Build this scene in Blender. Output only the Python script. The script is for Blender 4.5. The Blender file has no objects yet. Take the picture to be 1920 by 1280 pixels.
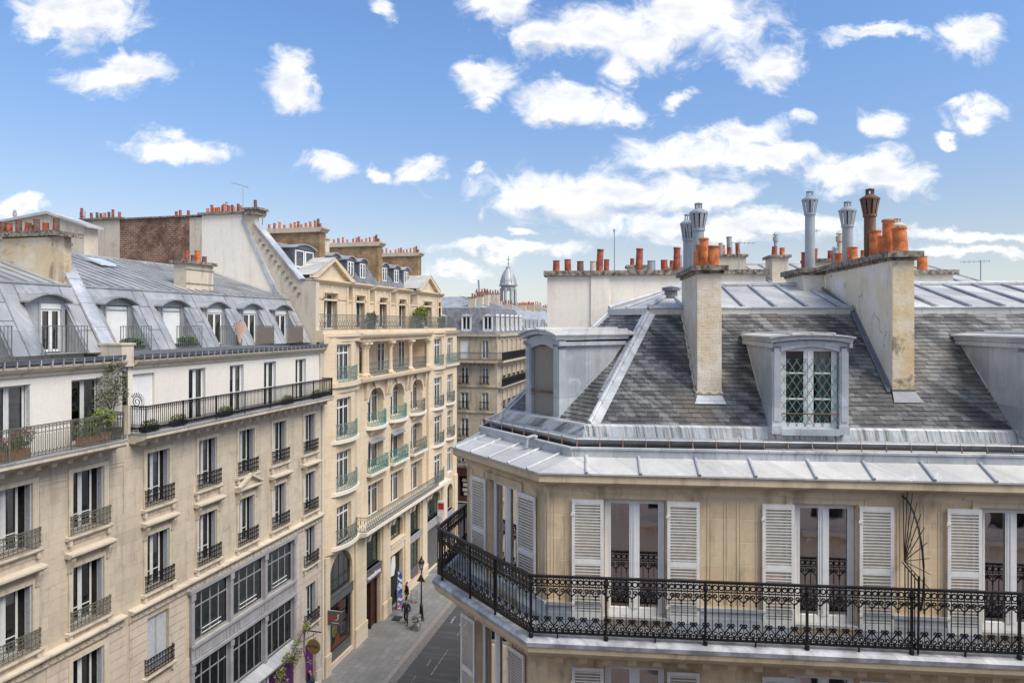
import bpy, bmesh, math, random
from math import sin, cos, pi, radians, atan2, hypot, sqrt
from mathutils import Vector, Matrix
random.seed(7)
SC = bpy.context.scene
# ---------------------------------------------------------------- camera, sky, sun, exposure
EYE = 21.2
cam_d = bpy.data.cameras.new('camera')
cam = bpy.data.objects.new('camera', cam_d)
SC.collection.objects.link(cam)
cam.location = (0, 0, EYE)
cam.rotation_euler = (radians(90), 0, 0)
cam_d.sensor_width = 36
cam_d.lens = 24.375
cam_d.shift_y = -33 / 1920
cam_d.clip_start = 0.2
cam_d.clip_end = 3000
SC.camera = cam
SC.view_settings.view_transform = 'Standard'
SC.view_settings.look = 'None'
SC.view_settings.gamma = 1
SC.view_settings.exposure = 1.0
SC.cycles.max_bounces = 6
SC.cycles.transparent_max_bounces = 12
SC.cycles.use_denoising = True
SUN_EL, SUN_AZ = radians(52), radians(128)      # azimuth from +Y towards +X
sd = bpy.data.lights.new('sun', 'SUN')
sd.energy = 2.15
sd.angle = radians(35)
sd.color = (1, .93, .80)
so = bpy.data.objects.new('sun', sd)
SC.collection.objects.link(so)
sv = Vector((sin(SUN_AZ) * cos(SUN_EL), cos(SUN_AZ) * cos(SUN_EL), sin(SUN_EL)))
so.rotation_euler = (-sv).to_track_quat('-Z', 'Y').to_euler()


class NT:
    """small node helper"""
    def __init__(s, tree):
        s.t = tree

    def n(s, typ, ins=None, **kw):
        nd = s.t.nodes.new(typ)
        for k, v in kw.items():
            setattr(nd, k, v)
        for k, v in (ins or {}).items():
            sk = nd.inputs[k]
            if isinstance(v, bpy.types.NodeSocket):
                s.t.links.new(v, sk)
            else:
                sk.default_value = v
        return nd

    def m(s, op, a, b=None, c=None, clamp=False):
        nd = s.t.nodes.new('ShaderNodeMath')
        nd.operation = op
        nd.use_clamp = clamp
        for i, v in enumerate((a, b, c)):
            if v is None:
                continue
            if isinstance(v, bpy.types.NodeSocket):
                s.t.links.new(v, nd.inputs[i])
            else:
                nd.inputs[i].default_value = v
        return nd.outputs[0]

    def vm(s, op, a, b=None, out=0):
        nd = s.t.nodes.new('ShaderNodeVectorMath')
        nd.operation = op
        for i, v in enumerate((a, b)):
            if v is None:
                continue
            if isinstance(v, bpy.types.NodeSocket):
                s.t.links.new(v, nd.inputs[i])
            else:
                nd.inputs[i].default_value = v
        return nd.outputs[out]

    def comb(s, x, y, z):
        return s.n('ShaderNodeCombineXYZ', {0: x, 1: y, 2: z}).outputs[0]

    def noise(s, vec, scale, detail=4, rough=.55, dist=0):
        return s.n('ShaderNodeTexNoise', {'Vector': vec, 'Scale': scale, 'Detail': detail, 'Roughness': rough, 'Distortion': dist}).outputs[0]

    def ramp(s, v, a, b, lo=0., hi=1.):
        nd = s.n('ShaderNodeMapRange', {0: v, 1: a, 2: b, 3: lo, 4: hi}, interpolation_type='SMOOTHSTEP')
        return nd.outputs[0]

    def mix(s, f, a, b, mode='MIX'):
        nd = s.t.nodes.new('ShaderNodeMix')
        nd.data_type = 'RGBA'
        nd.blend_type = mode
        for sk, v in ((nd.inputs[0], f), (nd.inputs[6], a), (nd.inputs[7], b)):
            if isinstance(v, bpy.types.NodeSocket):
                s.t.links.new(v, sk)
            else:
                sk.default_value = v if not isinstance(v, tuple) or len(v) == 4 else (*v, 1)
        return nd.outputs[2]


# world: Nishita sky and a procedural cumulus layer that depends on the view direction only
W = bpy.data.worlds.new('World')
SC.world = W
W.use_nodes = True
W.node_tree.nodes.clear()
w = NT(W.node_tree)
sky = w.n('ShaderNodeTexSky', sky_type='NISHITA', sun_disc=False, sun_elevation=SUN_EL, sun_rotation=SUN_AZ, altitude=60, air_density=1.0, dust_density=.6, ozone_density=2.2)
dirv = w.n('ShaderNodeTexCoord').outputs['Generated']
sp = w.n('ShaderNodeSeparateXYZ', {0: dirv})
yy = w.m('MAXIMUM', sp.outputs[1], .08)
qx = w.m('DIVIDE', sp.outputs[0], yy)
qz = w.m('DIVIDE', sp.outputs[2], yy)
q = w.comb(qx, qz, 0.)
wn = w.n('ShaderNodeTexNoise', {'Vector': w.vm('MULTIPLY', q, (1, 1.5, 1)), 'Scale': 6.5, 'Detail': 9., 'Roughness': .6})
wv = w.vm('SCALE', w.vm('SUBTRACT', wn.outputs[1], (.5, .5, .5)), None)
wv.node.inputs['Scale'].default_value = .12
qq = w.vm('ADD', q, wv)
# (x, height above the horizon, half width, half height) in thousandths of the tangent plane of +Y at 1300
CL = [(-800, 590, 125, 62), (-870, 575, 80, 40), (-722, 472, 100, 42), (-410, 462, 66, 55), (-630, 336, 115, 24), (-350, 300, 58, 28), (-172, 292, 50, 28), (-245, 290, 30, 18),
      (-250, 600, 32, 28), (-20, 590, 75, 60), (60, 530, 110, 45), (190, 545, 170, 75), (330, 575, 190, 80), (-60, 462, 68, 34), (465, 500, 75, 50), (200, 475, 60, 35),
      (110, 412, 130, 38), (190, 405, 70, 24), (180, 245, 250, 52), (60, 235, 120, 40), (350, 250, 150, 42), (350, 330, 150, 45), (470, 310, 130, 36), (420, 355, 90, 28),
      (690, 275, 115, 42), (610, 255, 80, 30), (695, 380, 56, 36), (870, 390, 76, 34), (800, 350, 22, 12), (540, 388, 36, 20), (868, 545, 66, 48), (690, 545, 100, 18), (325, 424, 28, 20),
      (350, 180, 270, 40), (500, 185, 160, 32), (-10, 135, 190, 20), (-100, 95, 60, 17), (900, 160, 200, 14), (860, 128, 170, 14), (-925, 222, 60, 24), (-80, 275, 26, 12), (20, 178, 36, 10),
      (1400, 400, 260, 90), (-1500, 420, 260, 90), (-1250, 210, 160, 40), (1300, 220, 220, 40), (600, 900, 260, 110), (-500, 950, 240, 90), (1500, 900, 300, 150)]


def cloud_field(vec, lst):
    acc = None
    for cx_, cz_, rx, rz in lst:
        d = w.vm('MULTIPLY', w.vm('SUBTRACT', vec, (cx_ / 1300, cz_ / 1300, 0)), (1300 / rx, 1300 / rz, 0))
        ln = w.vm('LENGTH', d, out=1)
        v = w.m('SUBTRACT', 1., ln)
        acc = v if acc is None else w.n('ShaderNodeMath', {0: acc, 1: v, 2: .35}, operation='SMOOTH_MAX').outputs[0]
    return acc


fld = cloud_field(qq, CL)
fine = w.noise(w.vm('MULTIPLY', q, (1, 1.35, 1)), 15., 12, .63, 1.1)
mid = w.noise(w.vm('MULTIPLY', q, (1, 1.6, 1)), 8.5, 5, .6)
dens = w.m('ADD', w.m('ADD', fld, w.m('MULTIPLY', w.m('SUBTRACT', fine, .5), 1.9)), w.m('MULTIPLY', w.m('SUBTRACT', mid, .5), .95))
front = w.ramp(sp.outputs[1], .08, .2)
back = w.ramp(w.noise(w.vm('MULTIPLY', dirv, (1, 1, 2.4)), 3.2, 6, .6), .43, .6)  # unseen clouds behind the camera, thickened to add neutral fill light
mask = w.n('ShaderNodeMix', {0: front, 2: back, 3: w.ramp(dens, -.12, .66)}).outputs[0]
mask = w.m('MULTIPLY', mask, w.ramp(sp.outputs[2], -.01, .05))
shade = w.ramp(w.m('ADD', w.m('MULTIPLY', dens, .55), w.m('MULTIPLY', w.m('SUBTRACT', w.noise(w.vm('ADD', w.vm('MULTIPLY', q, (1, 2.2, 1)), (3.1, .02, 0)), 11., 5, .6), .5), 1.9)), .15, .85)
BIG = [c for c in CL if c[2] * c[3] > 3300 and abs(c[0]) < 1000]
up = cloud_field(w.vm('ADD', qq, (0., .02, 0.)), BIG)
here = cloud_field(qq, BIG)
under = w.m('MULTIPLY', w.ramp(w.m('SUBTRACT', up, here), .08, .62), w.ramp(here, -.05, .3))
shade = w.m('MAXIMUM', w.m('MULTIPLY', shade, .75), under)
ccol = w.mix(shade, (7.5, 7.45, 7.4), (5.0, 5.25, 5.7))
lowz = w.ramp(sp.outputs[2], .0, .42)
tint = w.mix(lowz, (1.06, .86, .78), (.96, 1.14, 1.33))
tint = w.mix(w.ramp(sp.outputs[2], .0, .13), (.92, .89, 1.02), tint)
skyc = w.mix(1., sky.outputs[0], tint, 'MULTIPLY')
allc = w.mix(w.m('MULTIPLY', mask, .93), skyc, ccol)
bg = w.n('ShaderNodeBackground', {'Color': allc, 'Strength': .0765})
wo = w.n('ShaderNodeOutputWorld', {'Surface': bg.outputs[0]})

# ---------------------------------------------------------------- materials
MATS = {}


def pmat(name):
    m = bpy.data.materials.new(name)
    m.use_nodes = True
    m.node_tree.nodes.clear()
    t = NT(m.node_tree)
    p = t.n('ShaderNodeBsdfPrincipled')
    t.n('ShaderNodeOutputMaterial', {'Surface': p.outputs[0]})
    MATS[name] = m
    return m, t, p


def lk(t, p, sock, v):
    if isinstance(v, bpy.types.NodeSocket):
        t.t.links.new(v, p.inputs[sock])
    else:
        p.inputs[sock].default_value = v if not (isinstance(v, tuple) and len(v) == 3) else (*v, 1)


def bump(t, p, h, strength=.3, dist=.02):
    b = t.n('ShaderNodeBump', {'Height': h, 'Strength': strength, 'Distance': dist})
    t.t.links.new(b.outputs[0], p.inputs['Normal'])


def coords(t):
    co = t.n('ShaderNodeTexCoord').outputs['Object']
    s = t.n('ShaderNodeSeparateXYZ', {0: co})
    u = t.m('ADD', s.outputs[0], s.outputs[1])
    return co, u, s.outputs[2], t.comb(u, s.outputs[2], 0.)


def simple(name, col, rough=.6, var=.15, scale=3., metal=0., spec=.5, bmp=0., col2=None, streak=0., scol=(.1, .1, .1)):
    m, t, p = pmat(name)
    co, u, z, uz = coords(t)
    nz = t.noise(co, scale, 6)
    a = tuple(c * (1 - var) for c in col)
    b = tuple(min(1, c * (1 + var)) for c in (col2 or col))
    c = t.mix(t.ramp(nz, .3, .7), a, b)
    if streak:
        sn = t.noise(t.vm('MULTIPLY', uz, (7, .5, 1)), 1., 5, .7)
        big = t.noise(co, .8, 3)
        c = t.mix(t.m('MULTIPLY', t.ramp(t.m('ADD', t.m('MULTIPLY', sn, .7), t.m('MULTIPLY', big, .3)), .5, .66), streak), c, scol)
    lk(t, p, 'Base Color', c)
    lk(t, p, 'Roughness', t.m('ADD', rough - .1, t.m('MULTIPLY', nz, .2)))
    p.inputs['Metallic'].default_value = metal
    p.inputs['Specular IOR Level'].default_value = spec
    if bmp:
        bump(t, p, t.noise(co, scale * 6, 5), bmp)
    return m


def stone(name, c1, c2, bw=.9, bh=.38, joint=.35, stain=.35, stcol=(.16, .14, .12), streak=.35, grain=.25, patch=(1, 1, 1), jc=None, ms=.006):
    m, t, p = pmat(name)
    co, u, z, uz = coords(t)
    br = t.n('ShaderNodeTexBrick', {'Vector': uz, 'Color1': (*c1, 1), 'Color2': (*c2, 1), 'Mortar': (*[c * (1 - joint) for c in c1], 1), 'Scale': 1., 'Mortar Size': ms, 'Mortar Smooth': .4,
                                    'Bias': 0., 'Brick Width': bw, 'Row Height': bh}, offset=.5)
    c = br.outputs[0]
    big = t.noise(co, .55, 5, .6)
    c = t.mix(t.ramp(big, .35, .68), c, tuple(x * y for x, y in zip(c2, patch)))
    c = t.mix(1., c, t.mix(t.noise(co, 9, 6, .7), (.82, .82, .83), (1.16, 1.15, 1.13)), 'MULTIPLY')
    c = t.mix(t.m('MULTIPLY', t.ramp(t.m('SUBTRACT', 1., br.outputs[1]), 1, 0), joint), c, jc or tuple(x * .5 for x in c1))
    st = t.noise(t.vm('MULTIPLY', uz, (2.6, .35, 1)), 1., 6, .68)
    c = t.mix(t.m('MULTIPLY', t.ramp(st, .49, .66), streak), c, stcol)
    s2 = t.noise(co, 1.7, 7, .7, .6)
    c = t.mix(t.m('MULTIPLY', t.ramp(s2, .52, .70), stain), c, stcol)
    lk(t, p, 'Base Color', c)
    p.inputs['Roughness'].default_value = .86
    p.inputs['Specular IOR Level'].default_value = .25
    bump(t, p, t.m('ADD', t.m('MULTIPLY', t.noise(co, 22, 6, .7), grain), t.m('MULTIPLY', br.outputs[1], -.8)), .35, .01)
    return m


stone('stone_tan', (.58, .44, .28), (.70, .57, .395), .85, .42, .75, .5, (.25, .195, .145), .5, .3, (1.04, .97, .9), (.80, .69, .52), .011)
stone('stone_trim', (.61, .48, .315), (.67, .545, .38), 1.7, 5., .2, .35, (.2, .16, .12), .45)
stone('stone_grey', (.45, .39, .31), (.56, .485, .385), .95, .47, .3, .42, (.27, .22, .175), .42)
stone('stone_pink', (.50, .43, .365), (.57, .49, .42), 1.2, .37, .2, .4, (.28, .235, .2), .45)
stone('stone_pale', (.54, .475, .38), (.61, .54, .44), 1.3, 6., .2, .36, (.25, .21, .175), .5)
stone('stone_warm', (.61, .485, .34), (.67, .555, .41), 1.0, .45, .3, .16, (.36, .28, .19), .2)
stone('stone_light', (.70, .64, .54), (.74, .68, .58), 2.5, 6., .08, .1, (.4, .36, .3), .2)
stone('stone_far', (.43, .36, .27), (.52, .44, .335), 1.1, .5, .2, .4, (.2, .16, .12), .55)
stone('render_cream', (.70, .66, .60), (.74, .70, .64), 9., 7., .0, .08, (.5, .45, .38), .1, .1)
stone('render_white', (.80, .745, .68), (.83, .79, .73), 9., 7., .0, .14, (.48, .38, .27), .22, .2, (1, .97, .92))
stone('render_old', (.52, .46, .38), (.62, .56, .47), 9., 7., .0, .4, (.30, .24, .17), .5, .5)
stone('render_stained', (.60, .49, .35), (.55, .46, .34), 9., 7., .0, .8, (.13, .12, .11), .45, .6)
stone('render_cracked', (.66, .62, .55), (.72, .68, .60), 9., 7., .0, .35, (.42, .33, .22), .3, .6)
stone('plaster_net', (.60, .545, .45), (.52, .44, .32), 9., 7., .0, .5, (.36, .30, .22), .4, .8)
simple('cap_stone', (.07, .06, .05), .9, .3, 9, col2=(.27, .24, .20), bmp=.6)
simple('mortar_bed', (.4, .36, .3), .9, .3, 14, bmp=.6)
stone('opposite_render', (.66, .50, .41), (.70, .55, .46), 1.2, .4, .2, .2, (.3, .24, .2), .2)


def brickm(name, c1, c2, mo, bw=.22, bh=.065, ms=.009):
    m, t, p = pmat(name)
    co, u, z, uz = coords(t)
    br = t.n('ShaderNodeTexBrick', {'Vector': uz, 'Color1': (*c1, 1), 'Color2': (*c2, 1), 'Mortar': (*mo, 1), 'Scale': 1., 'Mortar Size': ms, 'Brick Width': bw, 'Row Height': bh}, offset=.5)
    c = t.mix(t.ramp(t.noise(co, .9, 6, .7), .35, .7), br.outputs[0], tuple(x * .55 for x in c1))
    c = t.mix(t.ramp(t.noise(co, 2.1, 6, .75), .6, .72), c, tuple(min(1, x * 1.2) for x in mo))
    lk(t, p, 'Base Color', c)
    p.inputs['Roughness'].default_value = .9
    bump(t, p, t.m('MULTIPLY', br.outputs[1], -1.), .5, .01)
    return m


brickm('brick_red', (.16, .07, .048), (.31, .165, .11), (.40, .30, .24), .34, .13, .02)
brickm('brick_buff', (.30, .185, .095), (.46, .31, .17), (.26, .19, .13), .3, .1, .014)


def zinc(name, c1, c2, stain=.4, rough=.42, stc=(.22, .21, .2), fq=5, th=.5):
    m, t, p = pmat(name)
    co, u, z, uz = coords(t)
    n1 = t.noise(co, .9, 5, .6)
    n2 = t.noise(t.vm('MULTIPLY', uz, (fq, .7, 1)), 1., 6, .7)
    c = t.mix(t.ramp(n1, .3, .7), c1, c2)
    sheet = t.n('ShaderNodeTexBrick', {'Vector': uz, 'Color1': (.84, .85, .86, 1), 'Color2': (1.13, 1.12, 1.1, 1), 'Mortar': (.6, .6, .62, 1), 'Scale': 1., 'Mortar Size': .006, 'Brick Width': .93, 'Row Height': 1.31})
    c = t.mix(1., c, sheet.outputs[0], 'MULTIPLY')
    c = t.mix(t.m('MULTIPLY', t.ramp(n2, th, th + .2), stain), c, stc)
    c = t.mix(t.m('MULTIPLY', t.ramp(t.noise(co, 3.1, 7, .75, .8), .54, .7), .45), c, tuple(min(1, x * 1.35) for x in c2))
    c = t.mix(t.m('MULTIPLY', t.ramp(t.noise(co, 14, 6, .7), .5, .8), .4), c, tuple(x * .6 for x in c1))
    lk(t, p, 'Base Color', c)
    lk(t, p, 'Roughness', t.ramp(n1, .2, .8, rough - .08, rough + .16))
    p.inputs['Metallic'].default_value = .25
    bump(t, p, t.m('ADD', t.noise(co, 3.5, 3), t.m('MULTIPLY', t.noise(co, 1.1, 2), 2.)), .3, .03)
    return m


zinc('zinc', (.31, .32, .34), (.42, .43, .445), .6)
zinc('zinc_seam_shade', (.17, .175, .19), (.26, .27, .285), .4)  # roof rolls coloured darker than the sheets, to paint in the seam shadows
zinc('zinc_blue', (.38, .41, .45), (.52, .55, .59), .35, .38)
zinc('zinc_weathered', (.47, .465, .455), (.56, .555, .545), .5, .5, (.3, .285, .26))
zinc('zinc_streaked', (.46, .47, .49), (.60, .61, .63), 1., .5, (.15, .155, .14), 17, .44)
zinc('lead_flashing', (.37, .39, .43), (.54, .56, .59), .7, .5, (.2, .22, .26))
zinc('zinc_dark', (.10, .11, .135), (.15, .16, .19), .3)
zinc('pipe_metal', (.33, .36, .40), (.42, .45, .49), .4, .45)
zinc('pipe_rusty', (.13, .065, .045), (.22, .12, .08), .5, .7, (.45, .38, .33))
zinc('far_roof', (.33, .345, .37), (.42, .435, .455), .3)


def slate_mat():
    m, t, p = pmat('slate')
    at = t.n('ShaderNodeAttribute', attribute_name='tint').outputs[2]
    co, u, z, uz = coords(t)
    big = t.noise(t.vm('MULTIPLY', uz, (1.5, .5, 1)), 1.2, 7, .72, .5)
    k = t.ramp(t.m('ADD', big, t.m('MULTIPLY', at, .15)), .49, .74)
    c = t.mix(k, (.052, .052, .055), (.215, .215, .215))
    c = t.mix(t.m('MULTIPLY', t.ramp(t.noise(co, .8, 4), .52, .7), .5), c, (.17, .145, .115))
    c = t.mix(t.m('MULTIPLY', t.ramp(t.noise(t.vm('MULTIPLY', uz, (14, 3, 1)), 1., 5, .7), .55, .75), .35), c, (.30, .30, .30))
    lk(t, p, 'Base Color', c)
    lk(t, p, 'Roughness', t.m('ADD', .45, t.m('MULTIPLY', at, .2)))
    bump(t, p, t.noise(co, 18, 5), .3, .01)


slate_mat()
simple('slate_under', (.03, .03, .033), .8)
simple('slate_far', (.15, .155, .175), .6, .3, 2.)
simple('iron_black', (.012, .012, .014), .42, .3, 8, .2)
simple('iron_dark', (.028, .030, .032), .5, .3, 8)
simple('iron_bronze', (.13, .125, .10), .6, .3, 8)
simple('iron_grey', (.13, .15, .15), .6, .3, 8)
simple('iron_sage', (.08, .20, .18), .55, .3, 9, col2=(.11, .26, .235))
simple('iron_teal', (.035, .165, .155), .55, .35, 6, col2=(.05, .25, .23))
simple('iron_teal_grey', (.16, .25, .24), .55, .3, 6)
simple('window_paint', (.60, .61, .61), .45, .08, 5, streak=.3, scol=(.42, .41, .39))
simple('white_paint', (.74, .74, .73), .45, .06, 5)
simple('shutter_paint', (.72, .71, .68), .55, .08, 6, streak=.45, scol=(.45, .41, .36))
simple('shutter_metal', (.42, .44, .47), .5, .08, 6)
simple('grey_frame', (.27, .275, .29), .5, .1, 4, streak=.25, scol=(.17, .17, .18))
simple('grey_panel', (.31, .305, .325), .55, .1, 3, streak=.2, scol=(.2, .2, .21))
simple('white_panel', (.76, .76, .75), .5, .04, 3)
simple('steel_dark', (.035, .042, .045), .5)
simple('terracotta', (.46, .12, .04), .75, .28, 7, col2=(.60, .18, .055), streak=.5, scol=(.16, .07, .045))
simple('terracotta_red', (.27, .062, .035), .8, .3, 7, col2=(.36, .09, .05), streak=.5, scol=(.1, .05, .045))
simple('terracotta_brown', (.17, .085, .065), .85, .3, 7, streak=.5, scol=(.09, .06, .055))
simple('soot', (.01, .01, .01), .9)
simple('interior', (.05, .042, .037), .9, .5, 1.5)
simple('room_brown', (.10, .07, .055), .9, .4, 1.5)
simple('curtain', (.62, .60, .55), .9, .08, 8)
simple('zinc_patch', (.24, .25, .275), .5, .15, 3.5, col2=(.40, .41, .44), streak=.6, scol=(.17, .165, .16))
simple('curtain_green', (.35, .38, .13), .9, .15, 8)
simple('blind', (.25, .22, .19), .7, .06, 10)
simple('blind_blue', (.30, .36, .38), .6, .2, 2)
simple('blind_dark', (.13, .16, .175), .6, .3, 2)
simple('shop_grey', (.10, .095, .10), .5)
simple('purple_paint', (.085, .006, .12), .5, .3, 2)
simple('wood_red', (.055, .02, .013), .5, .3, 5)
simple('wood_sign', (.20, .14, .055), .7, .2, 10)
simple('red_lead', (.17, .035, .03), .6, .2, 4)
simple('kraft_red', (.35, .03, .02), .7, .4, 9, col2=(.6, .1, .02))
simple('sail_rose', (.40, .27, .225), .85, .1, 5)
simple('cane', (.19, .155, .13), .9, .3, 30)
simple('leaf', (.07, .12, .03), .6, .4, 9, col2=(.11, .18, .04))
simple('leaf_olive', (.11, .115, .07), .65, .35, 14, col2=(.17, .165, .11))
simple('leaf_bright', (.11, .15, .035), .6, .35, 9, col2=(.19, .22, .045))
simple('leaf_grey', (.10, .12, .10), .7, .3, 9)
simple('flower', (.45, .05, .12), .7, .3, 9)
simple('bark', (.10, .075, .05), .9, .3, 12)
simple('pot_brown', (.26, .11, .065), .8, .25, 8)
simple('pot_dark', (.03, .03, .03), .6)
simple('skin', (.42, .24, .17), .6, .08, 9)
simple('hair', (.03, .022, .018), .7, .2, 20)
simple('cloth_navy', (.012, .018, .045), .85, .3, 9)
simple('cloth_dark', (.015, .015, .018), .85, .3, 9)
simple('cloth_blue', (.03, .055, .10), .85, .3, 9)
simple('cloth_white', (.65, .63, .60), .85, .1, 9)
simple('shoe', (.01, .01, .01), .5)
simple('worn_paint', (.11, .108, .105), .8, .3, 3, col2=(.30, .30, .295))
simple('mark_white', (.55, .55, .55), .8, .2, 9)
simple('red_sign', (.5, .03, .02), .5)
simple('orange_cloth', (.9, .16, .01), .7, .2, 5)
simple('blue_cloth', (.14, .38, .55), .7, .3, 3)
simple('yellow_cloth', (.85, .62, .1), .7, .3, 5)
simple('dish', (.5, .44, .38), .5)
simple('cabinet_grey', (.12, .115, .105), .6, .35, 7, col2=(.19, .185, .17))
simple('sky_glass', (.55, .62, .68), .25, .05, 2)


def glass(name, tint, fac=.18, dark=(.02, .02, .022), trans=.8):
    m = bpy.data.materials.new(name)
    m.use_nodes = True
    m.node_tree.nodes.clear()
    t = NT(m.node_tree)
    co = t.n('ShaderNodeTexCoord').outputs['Object']
    b = t.n('ShaderNodeBump', {'Height': t.noise(co, 1.3, 2), 'Strength': .06, 'Distance': .05})
    g = t.n('ShaderNodeBsdfGlossy', {'Color': (*tint, 1), 'Roughness': .02, 'Normal': b.outputs[0]})
    tr = t.n('ShaderNodeBsdfTransparent', {'Color': (trans, trans, trans, 1)})
    fr = t.n('ShaderNodeFresnel', {'IOR': 1.5})
    f = t.m('ADD', t.m('MULTIPLY', fr.outputs[0], 1.0), fac, clamp=True)
    mx = t.n('ShaderNodeMixShader', {0: f, 1: tr.outputs[0], 2: g.outputs[0]})
    t.n('ShaderNodeOutputMaterial', {'Surface': mx.outputs[0]})
    MATS[name] = m


glass('glass', (.95, .97, 1.), .10)
glass('glass_near', (1., .97, .94), .58, trans=.7)
glass('glass_clear', (.9, .95, 1.), .0, trans=.95)
glass('glass_shop', (.75, .95, .92), .22)


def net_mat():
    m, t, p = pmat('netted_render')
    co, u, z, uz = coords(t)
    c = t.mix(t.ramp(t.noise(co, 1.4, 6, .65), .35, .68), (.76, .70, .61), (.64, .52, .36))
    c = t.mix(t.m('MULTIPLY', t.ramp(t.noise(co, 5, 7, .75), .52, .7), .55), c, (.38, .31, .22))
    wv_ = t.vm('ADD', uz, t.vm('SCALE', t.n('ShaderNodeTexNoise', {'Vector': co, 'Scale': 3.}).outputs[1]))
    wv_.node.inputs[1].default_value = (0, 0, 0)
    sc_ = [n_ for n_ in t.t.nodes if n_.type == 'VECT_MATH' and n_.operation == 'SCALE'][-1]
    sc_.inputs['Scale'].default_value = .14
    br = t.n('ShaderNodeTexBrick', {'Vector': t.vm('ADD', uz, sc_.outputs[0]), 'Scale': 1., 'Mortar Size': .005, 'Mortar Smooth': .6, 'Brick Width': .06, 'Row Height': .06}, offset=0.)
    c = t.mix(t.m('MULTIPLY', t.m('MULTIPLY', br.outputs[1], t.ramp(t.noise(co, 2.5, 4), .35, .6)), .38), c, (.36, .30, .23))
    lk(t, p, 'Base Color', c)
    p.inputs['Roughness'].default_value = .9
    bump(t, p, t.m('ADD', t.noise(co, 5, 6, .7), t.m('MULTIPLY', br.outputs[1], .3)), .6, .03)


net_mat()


def sooty(name, a, b, soot, k=2.2):
    m, t, p = pmat(name)
    co, u, z, uz = coords(t)
    c = t.mix(t.ramp(t.noise(co, k, 6, .65), .36, .62), a, b)
    c = t.mix(t.m('MULTIPLY', t.ramp(t.noise(t.vm('ADD', co, (7.3, 2.1, .4)), k * .62, 7, .7, .5), .50, .64), .85), c, soot)
    c = t.mix(t.m('MULTIPLY', t.ramp(t.noise(co, k * 6, 6, .75), .55, .7), .4), c, tuple(x * .5 for x in b))
    lk(t, p, 'Base Color', c)
    p.inputs['Roughness'].default_value = .92
    bump(t, p, t.noise(co, 9, 7, .75), .7, .02)


sooty('render_sooty', (.66, .58, .45), (.60, .45, .26), (.11, .095, .08), 2.0)
sooty('render_burnt', (.66, .59, .49), (.60, .48, .31), (.20, .13, .08), .8)


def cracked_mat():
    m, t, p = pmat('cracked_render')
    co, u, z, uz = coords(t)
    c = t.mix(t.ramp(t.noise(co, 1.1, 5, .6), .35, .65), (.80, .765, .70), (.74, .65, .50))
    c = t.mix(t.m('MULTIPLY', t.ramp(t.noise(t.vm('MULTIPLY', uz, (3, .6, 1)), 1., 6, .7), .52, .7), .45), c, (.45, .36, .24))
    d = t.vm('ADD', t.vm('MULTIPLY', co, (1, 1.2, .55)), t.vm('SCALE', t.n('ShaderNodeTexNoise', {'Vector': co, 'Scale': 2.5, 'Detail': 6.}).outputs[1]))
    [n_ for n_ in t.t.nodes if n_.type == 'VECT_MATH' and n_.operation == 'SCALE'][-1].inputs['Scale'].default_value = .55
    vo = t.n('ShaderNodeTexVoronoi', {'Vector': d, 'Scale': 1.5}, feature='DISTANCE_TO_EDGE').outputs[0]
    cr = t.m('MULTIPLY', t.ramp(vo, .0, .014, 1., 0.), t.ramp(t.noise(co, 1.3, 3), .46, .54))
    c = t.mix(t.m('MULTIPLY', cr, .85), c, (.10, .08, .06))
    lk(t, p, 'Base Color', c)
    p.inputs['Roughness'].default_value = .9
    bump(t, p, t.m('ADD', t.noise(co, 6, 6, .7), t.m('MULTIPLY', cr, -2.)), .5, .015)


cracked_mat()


def asphalt():
    m, t, p = pmat('asphalt')
    co, u, z, uz = coords(t)
    c = t.mix(t.noise(co, 30, 5, .7), (.045, .043, .045), (.085, .082, .083))
    c = t.mix(t.m('MULTIPLY', t.ramp(t.noise(t.vm('MULTIPLY', co, (2.2, .25, 1)), 1., 5, .65), .5, .62), .35), c, (.13, .125, .12))
    lk(t, p, 'Base Color', c)
    p.inputs['Roughness'].default_value = .9
    m, t, p = pmat('paving')
    co = t.n('ShaderNodeTexCoord').outputs['Object']
    br = t.n('ShaderNodeTexBrick', {'Vector': co, 'Color1': (.20, .195, .19, 1), 'Color2': (.25, .245, .24, 1), 'Mortar': (.10, .098, .095, 1), 'Scale': 1., 'Mortar Size': .012, 'Brick Width': .75, 'Row Height': .5}, offset=.5)
    c = t.mix(t.ramp(t.noise(co, .5, 6, .7), .38, .7), br.outputs[0], (.16, .155, .15))
    c = t.mix(t.m('MULTIPLY', t.ramp(t.noise(co, 4, 6, .7), .56, .7), .4), c, (.12, .12, .118))
    lk(t, p, 'Base Color', c)
    p.inputs['Roughness'].default_value = .85
    simple('granite', (.25, .225, .205), .85, .2, 12)
    simple('gutter_stone', (.17, .155, .145), .85, .25, 8)
    simple('street_ground', (.10, .098, .095), .9, .2, 1)


asphalt()


def banner_mat():
    m, t, p = pmat('banner_print')
    co, u, z, uz = coords(t)
    n1 = t.noise(co, 2.2, 3)
    v1 = t.n('ShaderNodeTexVoronoi', {'Vector': co, 'Scale': 5.}).outputs[1]
    c = t.mix(t.ramp(z, 1.3, 1.7), (.55, .05, .05), (.02, .05, .22))
    c = t.mix(t.ramp(n1, .47, .53), c, (.06, .14, .32))
    c = t.mix(t.ramp(t.n('ShaderNodeSeparateColor', {0: v1}).outputs[0], .68, .74), c, (.65, .63, .62))
    lk(t, p, 'Base Color', c)
    p.inputs['Roughness'].default_value = .7


banner_mat()


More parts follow.
